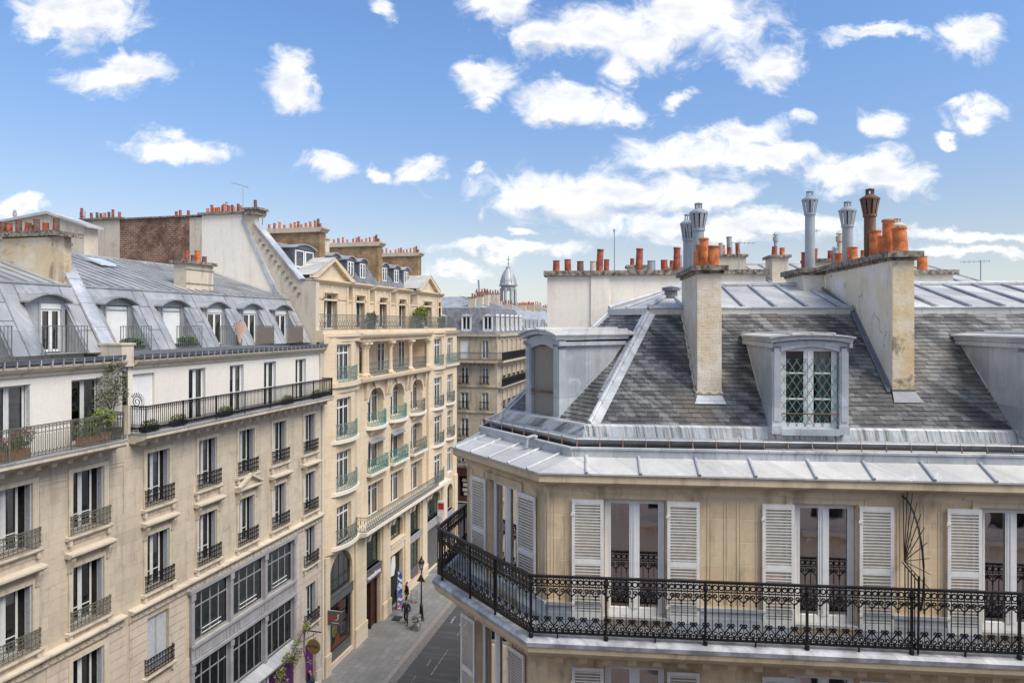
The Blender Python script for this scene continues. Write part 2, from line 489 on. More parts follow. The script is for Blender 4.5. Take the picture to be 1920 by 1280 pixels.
# ---------------------------------------------------------------- geometry helpers
class MB:
    def __init__(s):
        s.v, s.f, s.m, s.tint = [], [], [], None

    def add(s, vs, fs, mi=0):
        o = len(s.v)
        s.v.extend(vs)
        for f in fs:
            s.f.append([i + o for i in f])
            s.m.append(mi)

    def box(s, x0, x1, y0, y1, z0, z1, mi=0):
        s.add([(x0, y0, z0), (x1, y0, z0), (x1, y1, z0), (x0, y1, z0), (x0, y0, z1), (x1, y0, z1), (x1, y1, z1), (x0, y1, z1)],
              [(0, 3, 2, 1), (4, 5, 6, 7), (0, 1, 5, 4), (1, 2, 6, 5), (2, 3, 7, 6), (3, 0, 4, 7)], mi)
        return s

    def quad(s, a, b, c, d, mi=0):
        s.add([a, b, c, d], [(0, 1, 2, 3)], mi)

    def poly(s, pts, mi=0):
        s.add(pts, [tuple(range(len(pts)))], mi)

    def prism(s, poly, axis, a, b, mi=0):
        """extrude a 2D polygon along an axis; poly in the two remaining coordinates in xyz order"""
        n = len(poly)
        def P(p, t):
            return (t, p[0], p[1]) if axis == 'x' else (p[0], t, p[1]) if axis == 'y' else (p[0], p[1], t)
        s.add([P(p, a) for p in poly] + [P(p, b) for p in poly],
              [tuple(range(n))[::-1], tuple(range(n, 2 * n))] + [(i, (i + 1) % n, n + (i + 1) % n, n + i) for i in range(n)], mi)
        return s

    def tube(s, pts, r, n=4, mi=0, r2=None, cap=True):
        pts = [Vector(p) for p in pts]
        rings = []
        up = Vector((0, 0, 1))
        for i, p in enumerate(pts):
            d = (pts[min(i + 1, len(pts) - 1)] - pts[max(i - 1, 0)])
            if d.length < 1e-9:
                d = Vector((0, 0, 1))
            d.normalize()
            a = d.cross(up)
            if a.length < .05:
                a = d.cross(Vector((0, 1, 0)))
            a.normalize()
            b = d.cross(a)
            rr = r if r2 is None else r + (r2 - r) * i / (len(pts) - 1)
            rings.append([p + (a * cos(t) + b * sin(t)) * rr for t in [2 * pi * (k + .5) / n for k in range(n)]])
        vs = [tuple(v) for rg in rings for v in rg]
        fs = []
        for i in range(len(pts) - 1):
            for k in range(n):
                k2 = (k + 1) % n
                fs.append((i * n + k, i * n + k2, (i + 1) * n + k2, (i + 1) * n + k))
        if cap:
            fs.append(tuple(range(n))[::-1])
            fs.append(tuple(range((len(pts) - 1) * n, len(pts) * n)))
        s.add(vs, fs, mi)
        return s

    def lathe(s, prof, cx=0, cy=0, n=12, mi=0, sx=1, sy=1):
        vs, fs = [], []
        for r, z in prof:
            for k in range(n):
                a = 2 * pi * k / n
                vs.append((cx + r * cos(a) * sx, cy + r * sin(a) * sy, z))
        for i in range(len(prof) - 1):
            for k in range(n):
                k2 = (k + 1) % n
                fs.append((i * n + k, i * n + k2, (i + 1) * n + k2, (i + 1) * n + k))
        fs.append(tuple(range(n))[::-1])
        fs.append(tuple(range((len(prof) - 1) * n, len(prof) * n)))
        s.add(vs, fs, mi)
        return s

    def sweep(s, path, prof, mi=0, closed=True):
        """path: list of rows (one per corner), each a function of the offset -> (x, y); prof: [(offset, z)]"""
        n = len(prof)
        vs = [(*c(o), z) for c in path for o, z in prof]
        fs = []
        for i in range(len(path) - 1):
            for k in range(n if closed else n - 1):
                k2 = (k + 1) % n
                fs.append((i * n + k, i * n + k2, (i + 1) * n + k2, (i + 1) * n + k))
        if closed:
            fs.append(tuple(range(n)))
            fs.append(tuple(range((len(path) - 1) * n, len(path) * n))[::-1])
        s.add(vs, fs, mi)
        return s

    def mesh(s, name, mats, smooth=False):
        me = bpy.data.meshes.new(name)
        me.from_pydata(s.v, [], s.f)
        if isinstance(mats, str):
            mats = [mats]
        for m in mats:
            me.materials.append(MATS[m])
        if len(mats) > 1:
            me.polygons.foreach_set('material_index', s.m)
        if smooth:
            me.polygons.foreach_set('use_smooth', [True] * len(s.f))
            me.set_sharp_from_angle(angle=radians(40))
        if s.tint:
            at = me.attributes.new('tint', 'FLOAT', 'FACE')
            at.data.foreach_set('value', s.tint)
        me.update()
        return me


COL = SC.collection


def place(name, me, parent=None, loc=(0, 0, 0), rz=0., **props):
    o = bpy.data.objects.new(name, me)
    COL.objects.link(o)
    o.location = loc
    o.rotation_euler = (0, 0, rz)
    if parent is not None:
        o.parent = parent
    for k, v in props.items():
        o[k] = v
    return o


def ob(name, mb, mats, parent=None, loc=(0, 0, 0), rz=0., smooth=False, **props):
    return place(name, mb.mesh(name, mats, smooth), parent, loc, rz, **props)


def thing(name, label, cat, loc=(0, 0, 0), rz=0., group=None):
    o = place(name, None, None, loc, rz, label=label, category=cat)
    o.empty_display_size = .3
    if group:
        o['group'] = group
    return o


def tagd(o, label, cat, group=None):
    o['label'] = label
    o['category'] = cat
    if group:
        o['group'] = group
    return o




def split_ob(F, name, mb, mats, gap=.012, **kw):
    """every separate piece of the builder becomes an object of its own"""
    n = len(mb.v)
    par = list(range(n))

    def find(a):
        while par[a] != a:
            par[a] = par[par[a]]
            a = par[a]
        return a
    for f in mb.f:
        r = find(f[0])
        for i in f[1:]:
            par[find(i)] = r
    comp = {}
    for i in range(n):
        comp.setdefault(find(i), []).append(i)
    boxes = []
    for r, idx in comp.items():
        lo = [min(mb.v[i][k] for i in idx) - gap for k in range(3)]
        hi = [max(mb.v[i][k] for i in idx) + gap for k in range(3)]
        boxes.append([lo, hi, [r]])
    done = False
    while not done:
        done = True
        for i in range(len(boxes)):
            for j in range(len(boxes) - 1, i, -1):
                a, b = boxes[i], boxes[j]
                if all(a[0][k] <= b[1][k] and b[0][k] <= a[1][k] for k in range(3)):
                    a[0] = [min(p, q) for p, q in zip(a[0], b[0])]
                    a[1] = [max(p, q) for p, q in zip(a[1], b[1])]
                    a[2] += b[2]
                    boxes.pop(j)
                    done = False
    out = []
    for lo, hi, roots in boxes:
        m_ = MB()
        mp = {}
        rs = set(roots)
        for f, mi in zip(mb.f, mb.m):
            if find(f[0]) in rs:
                g = []
                for i in f:
                    if i not in mp:
                        mp[i] = len(m_.v)
                        m_.v.append(mb.v[i])
                    g.append(mp[i])
                m_.f.append(g)
                m_.m.append(mi)
        out.append(F.ob(name, m_, mats, **kw))
    return out


CACHE = {}


def cached(key, fn):
    if key not in CACHE:
        CACHE[key] = fn()
    return CACHE[key]


class Fac:
    """a facade frame inside a building: local x along the wall, y inwards"""
    def __init__(s, root, ox, oy, rz=0.):
        s.root, s.ox, s.oy, s.rz = root, ox, oy, rz

    def loc(s, x, y, z):
        return (s.ox + x * cos(s.rz) - y * sin(s.rz), s.oy + x * sin(s.rz) + y * cos(s.rz), z)

    def ob(s, name, mb, mats, x=0, y=0, z=0, smooth=False, **props):
        return ob(name, mb, mats, s.root, s.loc(x, y, z), s.rz, smooth, **props)

    def place(s, name, me, x=0, y=0, z=0, **props):
        return place(name, me, s.root, s.loc(x, y, z), s.rz, **props)


def wall(mb, x0, x1, z0, z1, holes, y=0., rev=.28, room=1.3, mi_room=1, mi=0, arch=0., grooves=None):
    """wall front with rectangular openings, reveals and a dark room behind each; hole = (x0, x1, z0, z1[, arch_rise])"""
    xs = sorted({x0, x1, *[h[0] for h in holes], *[h[1] for h in holes]})
    zs = sorted({z0, z1, *[h[2] for h in holes], *[h[3] for h in holes]})
    xs = [x for x in xs if x0 <= x <= x1]
    zs = [z for z in zs if z0 <= z <= z1]
    for i in range(len(xs) - 1):
        j = 0
        while j < len(zs) - 1:
            def inh(jj):
                cx_, cz_ = (xs[i] + xs[i + 1]) / 2, (zs[jj] + zs[jj + 1]) / 2
                return any(h[0] < cx_ < h[1] and h[2] < cz_ < h[3] for h in holes)
            if inh(j):
                j += 1
                continue
            k = j
            while k + 1 < len(zs) - 1 and not inh(k + 1):
                k += 1
            mb.quad((xs[i], y, zs[j]), (xs[i + 1], y, zs[j]), (xs[i + 1], y, zs[k + 1]), (xs[i], y, zs[k + 1]), mi)
            j = k + 1
    for h in holes:
        a, b, c, d = h[:4]
        yb = y + rev
        ri = h[4] if len(h) > 4 else 0
        mb.quad((a, y, c), (b, y, c), (b, yb, c), (a, yb, c), mi)
        mb.quad((a, y, c), (a, yb, c), (a, yb, d), (a, y, d), mi)
        mb.quad((b, y, c), (b, y, d), (b, yb, d), (b, yb, c), mi)
        mb.quad((a, y, d), (a, yb, d), (b, yb, d), (b, y, d), mi)
        if ri:
            n = 10
            pts = [(a + (b - a) * (1 - cos(pi * k / n)) / 2, d - ri + ri * sin(pi * k / n)) for k in range(n + 1)]
            for k in range(n):
                (xa, za), (xb, zb) = pts[k], pts[k + 1]
                if za < d - 1e-6 or zb < d - 1e-6:
                    mb.quad((xa, y, za), (xb, y, zb), (xb, y, d), (xa, y, d), mi)
                    mb.quad((xa, y, za), (xa, yb, za), (xb, yb, zb), (xb, y, zb), mi)
                    mb.quad((xa, yb, za), (xb, yb, zb), (xb, yb, d), (xa, yb, d), mi)
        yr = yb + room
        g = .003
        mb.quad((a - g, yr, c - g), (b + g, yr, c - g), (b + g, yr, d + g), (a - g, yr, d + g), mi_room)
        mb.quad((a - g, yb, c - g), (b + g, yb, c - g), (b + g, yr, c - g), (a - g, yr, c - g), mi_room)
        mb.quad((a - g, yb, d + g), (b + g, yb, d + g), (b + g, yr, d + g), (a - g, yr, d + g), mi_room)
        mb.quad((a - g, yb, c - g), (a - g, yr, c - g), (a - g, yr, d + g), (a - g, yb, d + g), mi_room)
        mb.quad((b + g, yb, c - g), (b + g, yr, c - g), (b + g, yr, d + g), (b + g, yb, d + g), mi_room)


def curtain_mesh(w_, h_, side, waves=5, amp=.03, mat='curtain', flare=0.):
    mb = MB()
    n = waves * 6
    rows = 7
    vs = []
    for j in range(rows + 1):
        t = j / rows
        for i in range(n + 1):
            s_ = i / n
            x = s_ * w_ * (1 - flare * sin(pi * min(1, t * 1.1)))
            if side > 0:
                x = w_ - x if flare == 0 else w_ - x
            vs.append((x, amp * sin(s_ * waves * 2 * pi + .6 * sin(3 * t)), h_ * t))
    fs = [(j * (n + 1) + i, j * (n + 1) + i + 1, (j + 1) * (n + 1) + i + 1, (j + 1) * (n + 1) + i) for j in range(rows) for i in range(n)]
    mb.add(vs, fs)
    return mb.mesh('curtain', mat, True)


def window(F, x0, x1, z0, z1, y, frame='white_paint', fw=.06, mull=.1, trans=(), cols=1, gl='glass', curt=None, label=None, arch=0., bars=.03, cmat='curtain'):
    """casement window: frame mesh as part, pane and curtains as its sub-parts"""
    w_, h_ = x1 - x0, z1 - z0
    key = ('win', round(w_, 2), round(h_, 2), frame, fw, mull, tuple(trans), cols, arch, bars)

    def mk():
        mb = MB()
        d = .055
        mb.box(0, fw, 0, d, 0, h_)
        mb.box(w_ - fw, w_, 0, d, 0, h_)
        mb.box(fw, w_ - fw, 0, d, 0, fw * 1.3)
        mb.box(fw, w_ - fw, 0, d, h_ - fw, h_)
        if mull:
            mb.box(w_ / 2 - mull / 2, w_ / 2 + mull / 2, -.015, d, fw * 1.3, h_ - fw)
            mb.box(w_ / 2 - mull * .16, w_ / 2 + mull * .16, -.03, -.015, fw * 1.3, h_ - fw)
        half = [(fw, w_ / 2 - mull / 2), (w_ / 2 + mull / 2, w_ - fw)] if mull else [(fw, w_ - fw)]
        for a, b in half:
            for t_ in trans:
                mb.box(a, b, .005, d - .01, h_ * t_ - bars / 2, h_ * t_ + bars / 2)
            for k in range(1, cols):
                xx = a + (b - a) * k / cols
                mb.box(xx - bars / 2, xx + bars / 2, .008, d - .013, fw * 1.3, h_ - fw)
            mb.box(a, a + .03, -.006, .0, fw * 1.3, h_ - fw)
            mb.box(b - .03, b, -.006, .0, fw * 1.3, h_ - fw)
        return mb.mesh('window', frame)
    o = F.place('window', cached(key, mk), x0, y, z0)
    if label:
        o['label'] = label
    pk = ('pane', round(w_, 2), round(h_, 2), gl)

    def mkp():
        mb = MB()
        mb.quad((.02, .03, .02), (w_ - .02, .03, .02), (w_ - .02, .03, h_ - .02), (.02, .03, h_ - .02))
        return mb.mesh('pane', gl)
    place('pane', cached(pk, mkp), o)
    if curt == 'rnd':
        rw = random.Random(int(abs(x0 * 131 + z0 * 37 + x1 * 17)))
        curt = rw.choice([None, [(-1, .3), (1, .35)], [(1, .45)], [(-1, .96)], [(-1, .42)], None, [(-1, .22), (1, .22)]])
        if rw.random() < .3:
            hb_ = h_ * rw.uniform(.15, .5)
            place('blind', cached(('bl', round(w_, 2), round(hb_, 1)), lambda: MB().box(.05, w_ - .05, .09, .10, h_ - round(hb_, 1), h_ - .03).mesh('blind', 'dish' if rw.random() < .5 else 'curtain')), o)
    if curt:
        for side, frac in curt:
            cw = w_ * frac
            me = cached(('cur', round(cw, 2), round(h_, 2), side, cmat), lambda: curtain_mesh(cw, h_ - .04, side, max(2, int(cw / .09)), .025, cmat, .25 if frac < .5 else 0.))
            place('curtain', me, o, (0.03 if side < 0 else w_ - cw - .03, .16, .02))
    return o


def spiral(cx_, cz_, r0, r1, a0, turns, n=12):
    return [(cx_ + (r0 + (r1 - r0) * k / n) * cos(a0 + turns * 2 * pi * k / n), cz_ + (r0 + (r1 - r0) * k / n) * sin(a0 + turns * 2 * pi * k / n)) for k in range(n + 1)]


def circle(cx_, cz_, r, n=10):
    return [(cx_ + r * cos(2 * pi * k / n), cz_ + r * sin(2 * pi * k / n)) for k in range(n + 1)]


class Path:
    def __init__(s, pts):
        s.p = [Vector(p) for p in pts]
        s.cum = [0.]
        for a, b in zip(s.p, s.p[1:]):
            s.cum.append(s.cum[-1] + (b - a).length)
        s.L = s.cum[-1]

    def at(s, t, off=0.):
        i = 0
        while i < len(s.p) - 2 and t > s.cum[i + 1]:
            i += 1
        d = (s.p[i + 1] - s.p[i]).normalized()
        q_ = s.p[i] + d * (t - s.cum[i])
        return (q_.x - d.y * off, q_.y + d.x * off)


def stroke(mb, path, pts, wd=.008, dp=.007, s0=0., z0=0., mi=0):
    """flat iron bar following 2D points (s, z) laid on a path"""
    n = len(pts)
    vs = []
    for i, (s_, z_) in enumerate(pts):
        a = pts[max(i - 1, 0)]
        b = pts[min(i + 1, n - 1)]
        dx, dz = b[0] - a[0], b[1] - a[1]
        l = hypot(dx, dz) or 1
        px_, pz_ = -dz / l * wd / 2, dx / l * wd / 2
        for sx, of in ((1, -dp), (1, dp), (-1, dp), (-1, -dp)):
            x, y = path.at(s0 + s_ + px_ * sx, of)
            vs.append((x, y, z0 + z_ + pz_ * sx))
    fs = []
    for i in range(n - 1):
        for k in range(4):
            k2 = (k + 1) % 4
            fs.append((i * 4 + k, i * 4 + k2, (i + 1) * 4 + k2, (i + 1) * 4 + k))
    fs.append((0, 1, 2, 3))
    fs.append((n * 4 - 4, n * 4 - 3, n * 4 - 2, n * 4 - 1))
    mb.add(vs, fs, mi)


def hbar(mb, path, z, wd, dp, a=0., b=None):
    b = path.L if b is None else b
    ss = sorted({a, b, *[c for c in path.cum if a < c < b]})
    # mitred handrail: one piece per straight run
    pr = [(-dp, z - wd / 2), (dp, z - wd / 2), (dp, z + wd / 2), (-dp, z + wd / 2)]
    for u, v in zip(ss, ss[1:]):
        vs = [(*path.at(t + e, o_), zz) for t, e in ((u + 1e-5, 0), (v - 1e-5, 0)) for o_, zz in pr]
        mb.add(vs, [(0, 1, 5, 4), (1, 2, 6, 5), (2, 3, 7, 6), (3, 0, 4, 7), (0, 3, 2, 1), (4, 5, 6, 7)])


def railing(pts, h, style, thick=1.):
    """returns MB with an iron railing on the path"""
    P = Path(pts)
    mb = MB()
    S = lambda p, wd=.008, s0=0.: stroke(mb, P, p, wd * thick, .007 * thick, s0)
    if style == 'ornate':
        hbar(mb, P, h, .04, .028)
        hbar(mb, P, h - .17, .018, .009)
        hbar(mb, P, .075, .018, .009)
        hbar(mb, P, .02, .035, .014)
        base = 0.
        for a, b in zip(P.cum, P.cum[1:]):
            L_ = b - a
            n = max(1, round(L_ / .214))
            w2 = L_ / n
            p1 = w2 / 2
            for k in range(n):
                s0 = a + k * w2
                for j in (0, 1):
                    sx = s0 + j * p1
                    S([(0.004, .03), (.004, h - .17)], .012, sx)
                    S(circle(p1 / 2, h - .094, p1 * .40, 12), .021, sx)
                    S([(0, h - .17), (0, h - .02)], .016, sx)
                    S([(p1 * .25, .03), (p1 * .5, .075), (p1 * .75, .03)], .026, sx)
                    S([(p1 * .5, .02), (p1 * .5, .072)], .026, sx)
                for sg in (1, -1):
                    m_ = lambda pl: [(p1 + sg * (x - p1), z) for x, z in pl]
                    S(m_([(p1 + .0, h - .36), (p1 + .012, h - .33), (p1 + .04, h - .315)] + spiral(p1 * 1.5, h - .245, .046, .010, -pi / 2, 1.35, 16)), .021, s0)
                    S(m_(spiral(p1 * 1.32, .285, .012, .033, pi, -1.0, 10) + [(p1 * 1.3, .25), (p1, .225)]), .02, s0)
                    S(m_([(p1, .30), (p1 * 1.25, .25), (p1 * 1.6, .20)] + spiral(p1 * 1.48, .135, .052, .01, pi * .35, -1.3, 16)), .02, s0)
                S([(p1 - .012, h - .40), (p1, h - .37), (p1 + .012, h - .40)], .02, s0)
    elif style == 'bars':       # tall bars with a ringed top band and a lattice foot
        hbar(mb, P, h, .035, .022)
        hbar(mb, P, h - .13, .014, .008)
        hbar(mb, P, .03, .03, .012)
        for a, b in zip(P.cum, P.cum[1:]):
            L_ = b - a
            n = max(1, round(L_ / .11))
            w_ = L_ / n
            for k in range(n):
                s0 = a + k * w_
                S([(0, .03), (0, h)], .014, s0)
                S(circle(w_ / 2, h - .066, .04, 8), .009, s0)
                if k % 2:
                    S([(0, h - .13), (-.016, h - .2), (0, h - .29), (.016, h - .2), (0, h - .13)], .009, s0)
                S([(0, .05), (w_ / 2, .16), (w_, .05)], .010, s0)
                S([(0, .2), (w_ / 2, .09), (w_, .2)], .008, s0)
                S([(w_ / 2, .05), (w_ / 2, .3)], .010, s0)
    elif style == 'scroll':     # bars with s-scrolls at top and bottom
        hbar(mb, P, h, .035, .022)
        hbar(mb, P, .03, .03, .012)
        for a, b in zip(P.cum, P.cum[1:]):
            L_ = b - a
            n = max(1, round(L_ / .135))
            w_ = L_ / n
            for k in range(n):
                s0 = a + k * w_
                S([(0, .03), (0, h)], .014, s0)
                S(spiral(w_ * .5, h - .08, .05, .012, 0, 1.2, 10), .009, s0)
                S(spiral(w_ * .5, h - .23, .035, .01, pi, 1.1, 9), .008, s0)
                S(spiral(w_ * .5, .13, .055, .012, pi / 2, 1.2, 10), .009, s0)
                S([(w_ * .5, .18), (w_ * .5, h - .3)], .008, s0)
    elif style == 'guard':      # dense cast window guard
        hbar(mb, P, h, .03, .018)
        hbar(mb, P, .02, .025, .012)
        hbar(mb, P, h * .82, .012, .007)
        L_ = P.L
        n = max(2, round(L_ / .16))
        w_ = L_ / n
        for k in range(n):
            S([(0, 0), (0, h)], .016, k * w_)
            S(circle(w_ / 2, h * .91, h * .075, 7), .012, k * w_)
            S(spiral(w_ * .5, h * .58, w_ * .42, .015, 0, 1.3, 10), .014, k * w_)
            S(spiral(w_ * .5, h * .25, w_ * .42, .015, pi, 1.3, 10), .014, k * w_)
            S([(0, h * .42), (w_, h * .42)], .01, k * w_)
        S([(0, 0), (0, h)], .02, L_)
    elif style == 'nouveau':    # whiplash art nouveau panels
        hbar(mb, P, h, .035, .022)
        hbar(mb, P, h * .8, .012, .007)
        hbar(mb, P, .03, .03, .012)
        L_ = P.L
        n = max(2, round(L_ / .3))
        w_ = L_ / n
        for k in range(n):
            s0 = k * w_
            S([(0, .03), (0, h)], .018, s0)
            for sg, o_ in ((1, 0), (-1, w_)):
                S([(o_ + sg * x * w_, z * h) for x, z in ((.03, .8), (.12, .6), (.35, .45), (.45, .3), (.35, .15), (.18, .16), (.15, .27), (.26, .32))], .014, s0)
                S([(o_ + sg * x * w_, z * h) for x, z in ((.05, .05), (.3, .12), (.48, .05))], .014, s0)
            S([(w_ * .33, h * .8), (w_ * .33, h)], .011, s0)
            S([(w_ * .67, h * .8), (w_ * .67, h)], .011, s0)
            S([(w_ * .5, h * .3), (w_ * .5, h * .8)], .012, s0)
    elif style == 'plain':
        hbar(mb, P, h, .03, .02)
        hbar(mb, P, .04, .02, .01)
        n = max(2, round(P.L / .13))
        for k in range(n + 1):
            S([(0, 0 if k in (0, n) else .04), (0, h)], .016 if 0 < k < n else .03, min(P.L - .001, P.L * k / n))
    return mb


def rail_posts(P, zs, h, r=.025, spacing=1.7):
    mb = MB()
    n = max(1, round(P.L / spacing))
    for k in range(n + 1):
        x, y = P.at(min(P.L - 1e-4, P.L * k / n))
        mb.box(x - r, x + r, y - r, y + r, zs, h)
    return mb


def pot_mesh(r, h, mat, kind='pot'):
    mb = MB()
    if kind == 'pot':
        mb.lathe([(r * 1.02, -.03), (r, h * .3), (r * .93, h * .93), (r * 1.06, h * .94), (r * 1.06, h), (r * .86, h), (r * .8, h - .12)], n=14)
        mb.lathe([(r * .8, h - .121), (.001, h - .12)], n=14, mi=1)
    elif kind == 'cowl':
        mb.lathe([(r, -.03), (r, h * .6), (r * 1.5, h * .62), (r * 1.5, h * .8), (r * .3, h * .84)], n=12)
        mb.lathe([(r * 1.1, h * .86), (r * 1.7, h * .88), (.01, h)], n=12)
    elif kind == 'lantern':  # tall vent pipe with slatted lantern head
        mb.lathe([(r, -.03), (r, h - .62), (r * 1.2, h - .62), (r * 1.2, h - .57), (r * .9, h - .56)], n=14)
        for k in range(10):
            a = 2 * pi * k / 10
            ca, sa = cos(a), sin(a)
            w2 = .24 * r
            lo = [(ca * r * 1.1 - sa * w2, sa * r * 1.1 + ca * w2), (ca * r * 1.1 + sa * w2, sa * r * 1.1 - ca * w2)]
            w3 = .36 * r
            hi = [(ca * r * 1.62 - sa * w3, sa * r * 1.62 + ca * w3), (ca * r * 1.62 + sa * w3, sa * r * 1.62 - ca * w3)]
            t_ = .012
            for (q0, q1, q2, q3) in ((lo[0], lo[1], hi[1], hi[0]),):
                z0_, z1_ = h - .6, h - .24
                inn = lambda p: (p[0] - ca * t_, p[1] - sa * t_)
                vs = [(*q0, z0_), (*q1, z0_), (*q2, z1_), (*q3, z1_), (*inn(q0), z0_), (*inn(q1), z0_), (*inn(q2), z1_), (*inn(q3), z1_)]
                mb.add(vs, [(0, 1, 2, 3), (7, 6, 5, 4), (0, 4, 5, 1), (1, 5, 6, 2), (2, 6, 7, 3), (3, 7, 4, 0)])
        mb.lathe([(r * .5, h - .58), (r * .5, h - .25)], n=8, mi=1)
        mb.lathe([(r * 1.45, h - .25), (r * 1.72, h - .25), (r * 1.72, h - .21), (r * .72, h - .13), (r * .55, h - .12)], n=12)
        for k in range(6):
            a = 2 * pi * k / 6
            mb.box(cos(a) * r * .6 - .012, cos(a) * r * .6 + .012, sin(a) * r * .6 - .012, sin(a) * r * .6 + .012, h - .125, h - .02)
        mb.lathe([(r * .78, h - .03), (r * .78, h - .01), (.01, h + .01)], n=10)
    return mb.mesh('chimney_pot', [mat, 'soot'], True)


def pots(parent, lst):
    """lst: (x, y, z, r, h, mat, kind)"""
    for x, y, z, r, h, mat, kind in lst:
        me = cached(('pot', round(r, 2), round(h, 2), mat, kind), lambda: pot_mesh(round(r, 2), round(h, 2), mat, kind))
        nm = {'pot': 'chimney_pot', 'cowl': 'chimney_cowl', 'lantern': 'chimney_cowl'}[kind]
        o = place(nm, me, parent, (x, y, z), random.random() * 6)
        if kind == 'pot':
            o.rotation_euler[0] = random.uniform(-.05, .05)
            o.rotation_euler[1] = random.uniform(-.05, .05)


def leaves(mb, cx_, cy_, cz_, rx, ry, rz_, n, size, rng, mi=0, hollow=.35):
    for _ in range(n):
        while True:
            a, b, c = (rng.uniform(-1, 1) for _ in range(3))
            r = a * a + b * b + c * c
            if hollow * rng.random() < r < 1:
                break
        p = Vector((cx_ + a * rx, cy_ + b * ry, cz_ + c * rz_))
        d = Vector((rng.uniform(-1, 1), rng.uniform(-1, 1), rng.uniform(-.6, 1))).normalized()
        e = d.cross(Vector((rng.uniform(-1, 1), rng.uniform(-1, 1), rng.uniform(-1, 1)))).normalized()
        s_ = size * rng.uniform(.6, 1.3)
        mb.add([tuple(p), tuple(p + d * s_ * .5 + e * s_ * .22), tuple(p + d * s_), tuple(p + d * s_ * .5 - e * s_ * .22)], [(0, 1, 2, 3)], mi)


def slates(mb, P0, U, Sd, poly, ew=.215, eh=.118):
    """individual slates on a sloping plane; poly in (u, s)"""
    P0, U, Sd = Vector(P0), Vector(U).normalized(), Vector(Sd).normalized()
    N = U.cross(Sd)
    if N.z < 0:
        N = -N
    rng = random.Random(3)
    smin, smax = min(p[1] for p in poly), max(p[1] for p in poly)
    r = 0
    s_ = smin
    while s_ < smax - .02:
        e = min(eh, smax - s_)
        def ext(sv_):
            xs = []
            for (a, b), (c, d) in zip(poly, poly[1:] + poly[:1]):
                if (b - sv_) * (d - sv_) <= 0 and abs(d - b) > 1e-9:
                    xs.append(a + (c - a) * (sv_ - b) / (d - b))
            return (min(xs), max(xs)) if xs else None
        mid_ = s_ + e / 2
        x = ext(mid_)
        if x:
            u = x[0] - (ew / 2 if r % 2 else 0) - rng.random() * .01
            while u < x[1]:
                w_ = ew * rng.uniform(.93, 1.07)
                a, b = max(u, x[0]), min(u + w_ - .006, x[1])
                if b - a > .02:
                    lift = .015 + rng.uniform(-.004, .008)
                    sk = rng.uniform(-.004, .004)
                    q0 = P0 + U * a + Sd * (s_ + sk) + N * lift
                    q1 = P0 + U * b + Sd * (s_ + sk + rng.uniform(-.003, .003)) + N * lift
                    q2 = P0 + U * b + Sd * (s_ + e + .01) + N * .003
                    q3 = P0 + U * a + Sd * (s_ + e + .01) + N * .003
                    q4, q5 = q0 - N * lift, q1 - N * lift
                    o = len(mb.v)
                    mb.v.extend([tuple(v) for v in (q0, q1, q2, q3, q4, q5)])
                    for f in ((0, 1, 2, 3), (4, 5, 1, 0)):
                        mb.f.append([i + o for i in f])
                        mb.m.append(0)
                    t_ = rng.random()
                    mb.tint.extend([t_, t_])
                u += w_
        s_ += eh
        r += 1


def seam(mb, a, b, r=.028, mi=0):
    """standing roll of a zinc roof from a to b"""
    mb.tube([a, b], r, 6, mi)
# ================================================================ the street (local x = along the street, y = into the left-hand buildings)
TH = atan2(330, 1300)
LO = (-21.1 * cos(TH), 21.1 * sin(TH))
LA = pi / 2 - TH


def Lw(u, y, z=0.):
    return (LO[0] + u * sin(TH) - y * cos(TH), LO[1] + u * cos(TH) + y * sin(TH), z)


def gz(u):
    return max(-.3, min(.7, .0175 * (u - 37)))


def strip(name, y0, y1, dz, mat, us=(-30, 20, 77, 300), th=0., **p):
    mb = MB()
    for a, b in zip(us, us[1:]):
        za, zb = gz(a) + dz, gz(b) + dz
        mb.quad((a, y0, za), (b, y0, zb), (b, y1, zb), (a, y1, za))
        if th:
            for y in (y0, y1):
                mb.quad((a, y, za), (b, y, zb), (b, y, zb - th), (a, y, za - th))
    if th:
        for u in (us[0], us[-1]):
            z = gz(u) + dz
            mb.quad((u, y0, z), (u, y1, z), (u, y1, z - th), (u, y0, z - th))
    return ob(name, mb, mat, None, (*LO, 0), LA, kind='structure', **p)


mb = MB()
for a, b in ((-300, -30), (-30, 20), (20, 77), (77, 1800)):
    za, zb = gz(a) - .18, gz(b) - .18
    mb.quad((a, -900, za), (b, -900, zb), (b, 900, zb), (a, 900, za))
ob('ground', mb, 'street_ground', None, (*LO, 0), LA, kind='structure')
strip('road', -3.9, -7.7, -.13, 'asphalt')
strip('gutter_channel', -3.87, -4.3, -.122, 'gutter_stone')
strip('kerb', -3.55, -3.87, .004, 'granite', th=.17, us=(-30, 20, 61))
strip('pavement', .3, -3.55, 0., 'paving', th=.17, us=(-30, 20, 61))
strip('far_pavement', -7.9, -16.6, 0., 'paving', th=.17, us=(-30, 20, 300))
strip('far_kerb', -7.6, -7.9, .004, 'granite', th=.17, us=(-30, 20, 300))
mb = MB()
mb.quad((62.6, -3.9, gz(62.6) - .132), (75.8, -3.9, gz(75.8) - .132), (75.8, 30, gz(75.8) - .132), (62.6, 30, gz(62.6) - .132))
ob('side_street', mb, 'asphalt', None, (*LO, 0), LA, kind='structure')
mb = MB()
mb.quad((75.8, -3.4, gz(77)), (300, -3.4, gz(77)), (300, 1, gz(77)), (75.8, 1, gz(77)))
mb.quad((75.8, -3.4, gz(77)), (75.8, -3.4, .4), (75.8, 1, .4), (75.8, 1, gz(77)))
mb.quad((75.8, 1, gz(77)), (77, 1, gz(77)), (77, 14, gz(77)), (75.8, 14, gz(77)))
ob('corner_pavement', mb, 'paving', None, (*LO, 0), LA, kind='structure')
mk = MB()
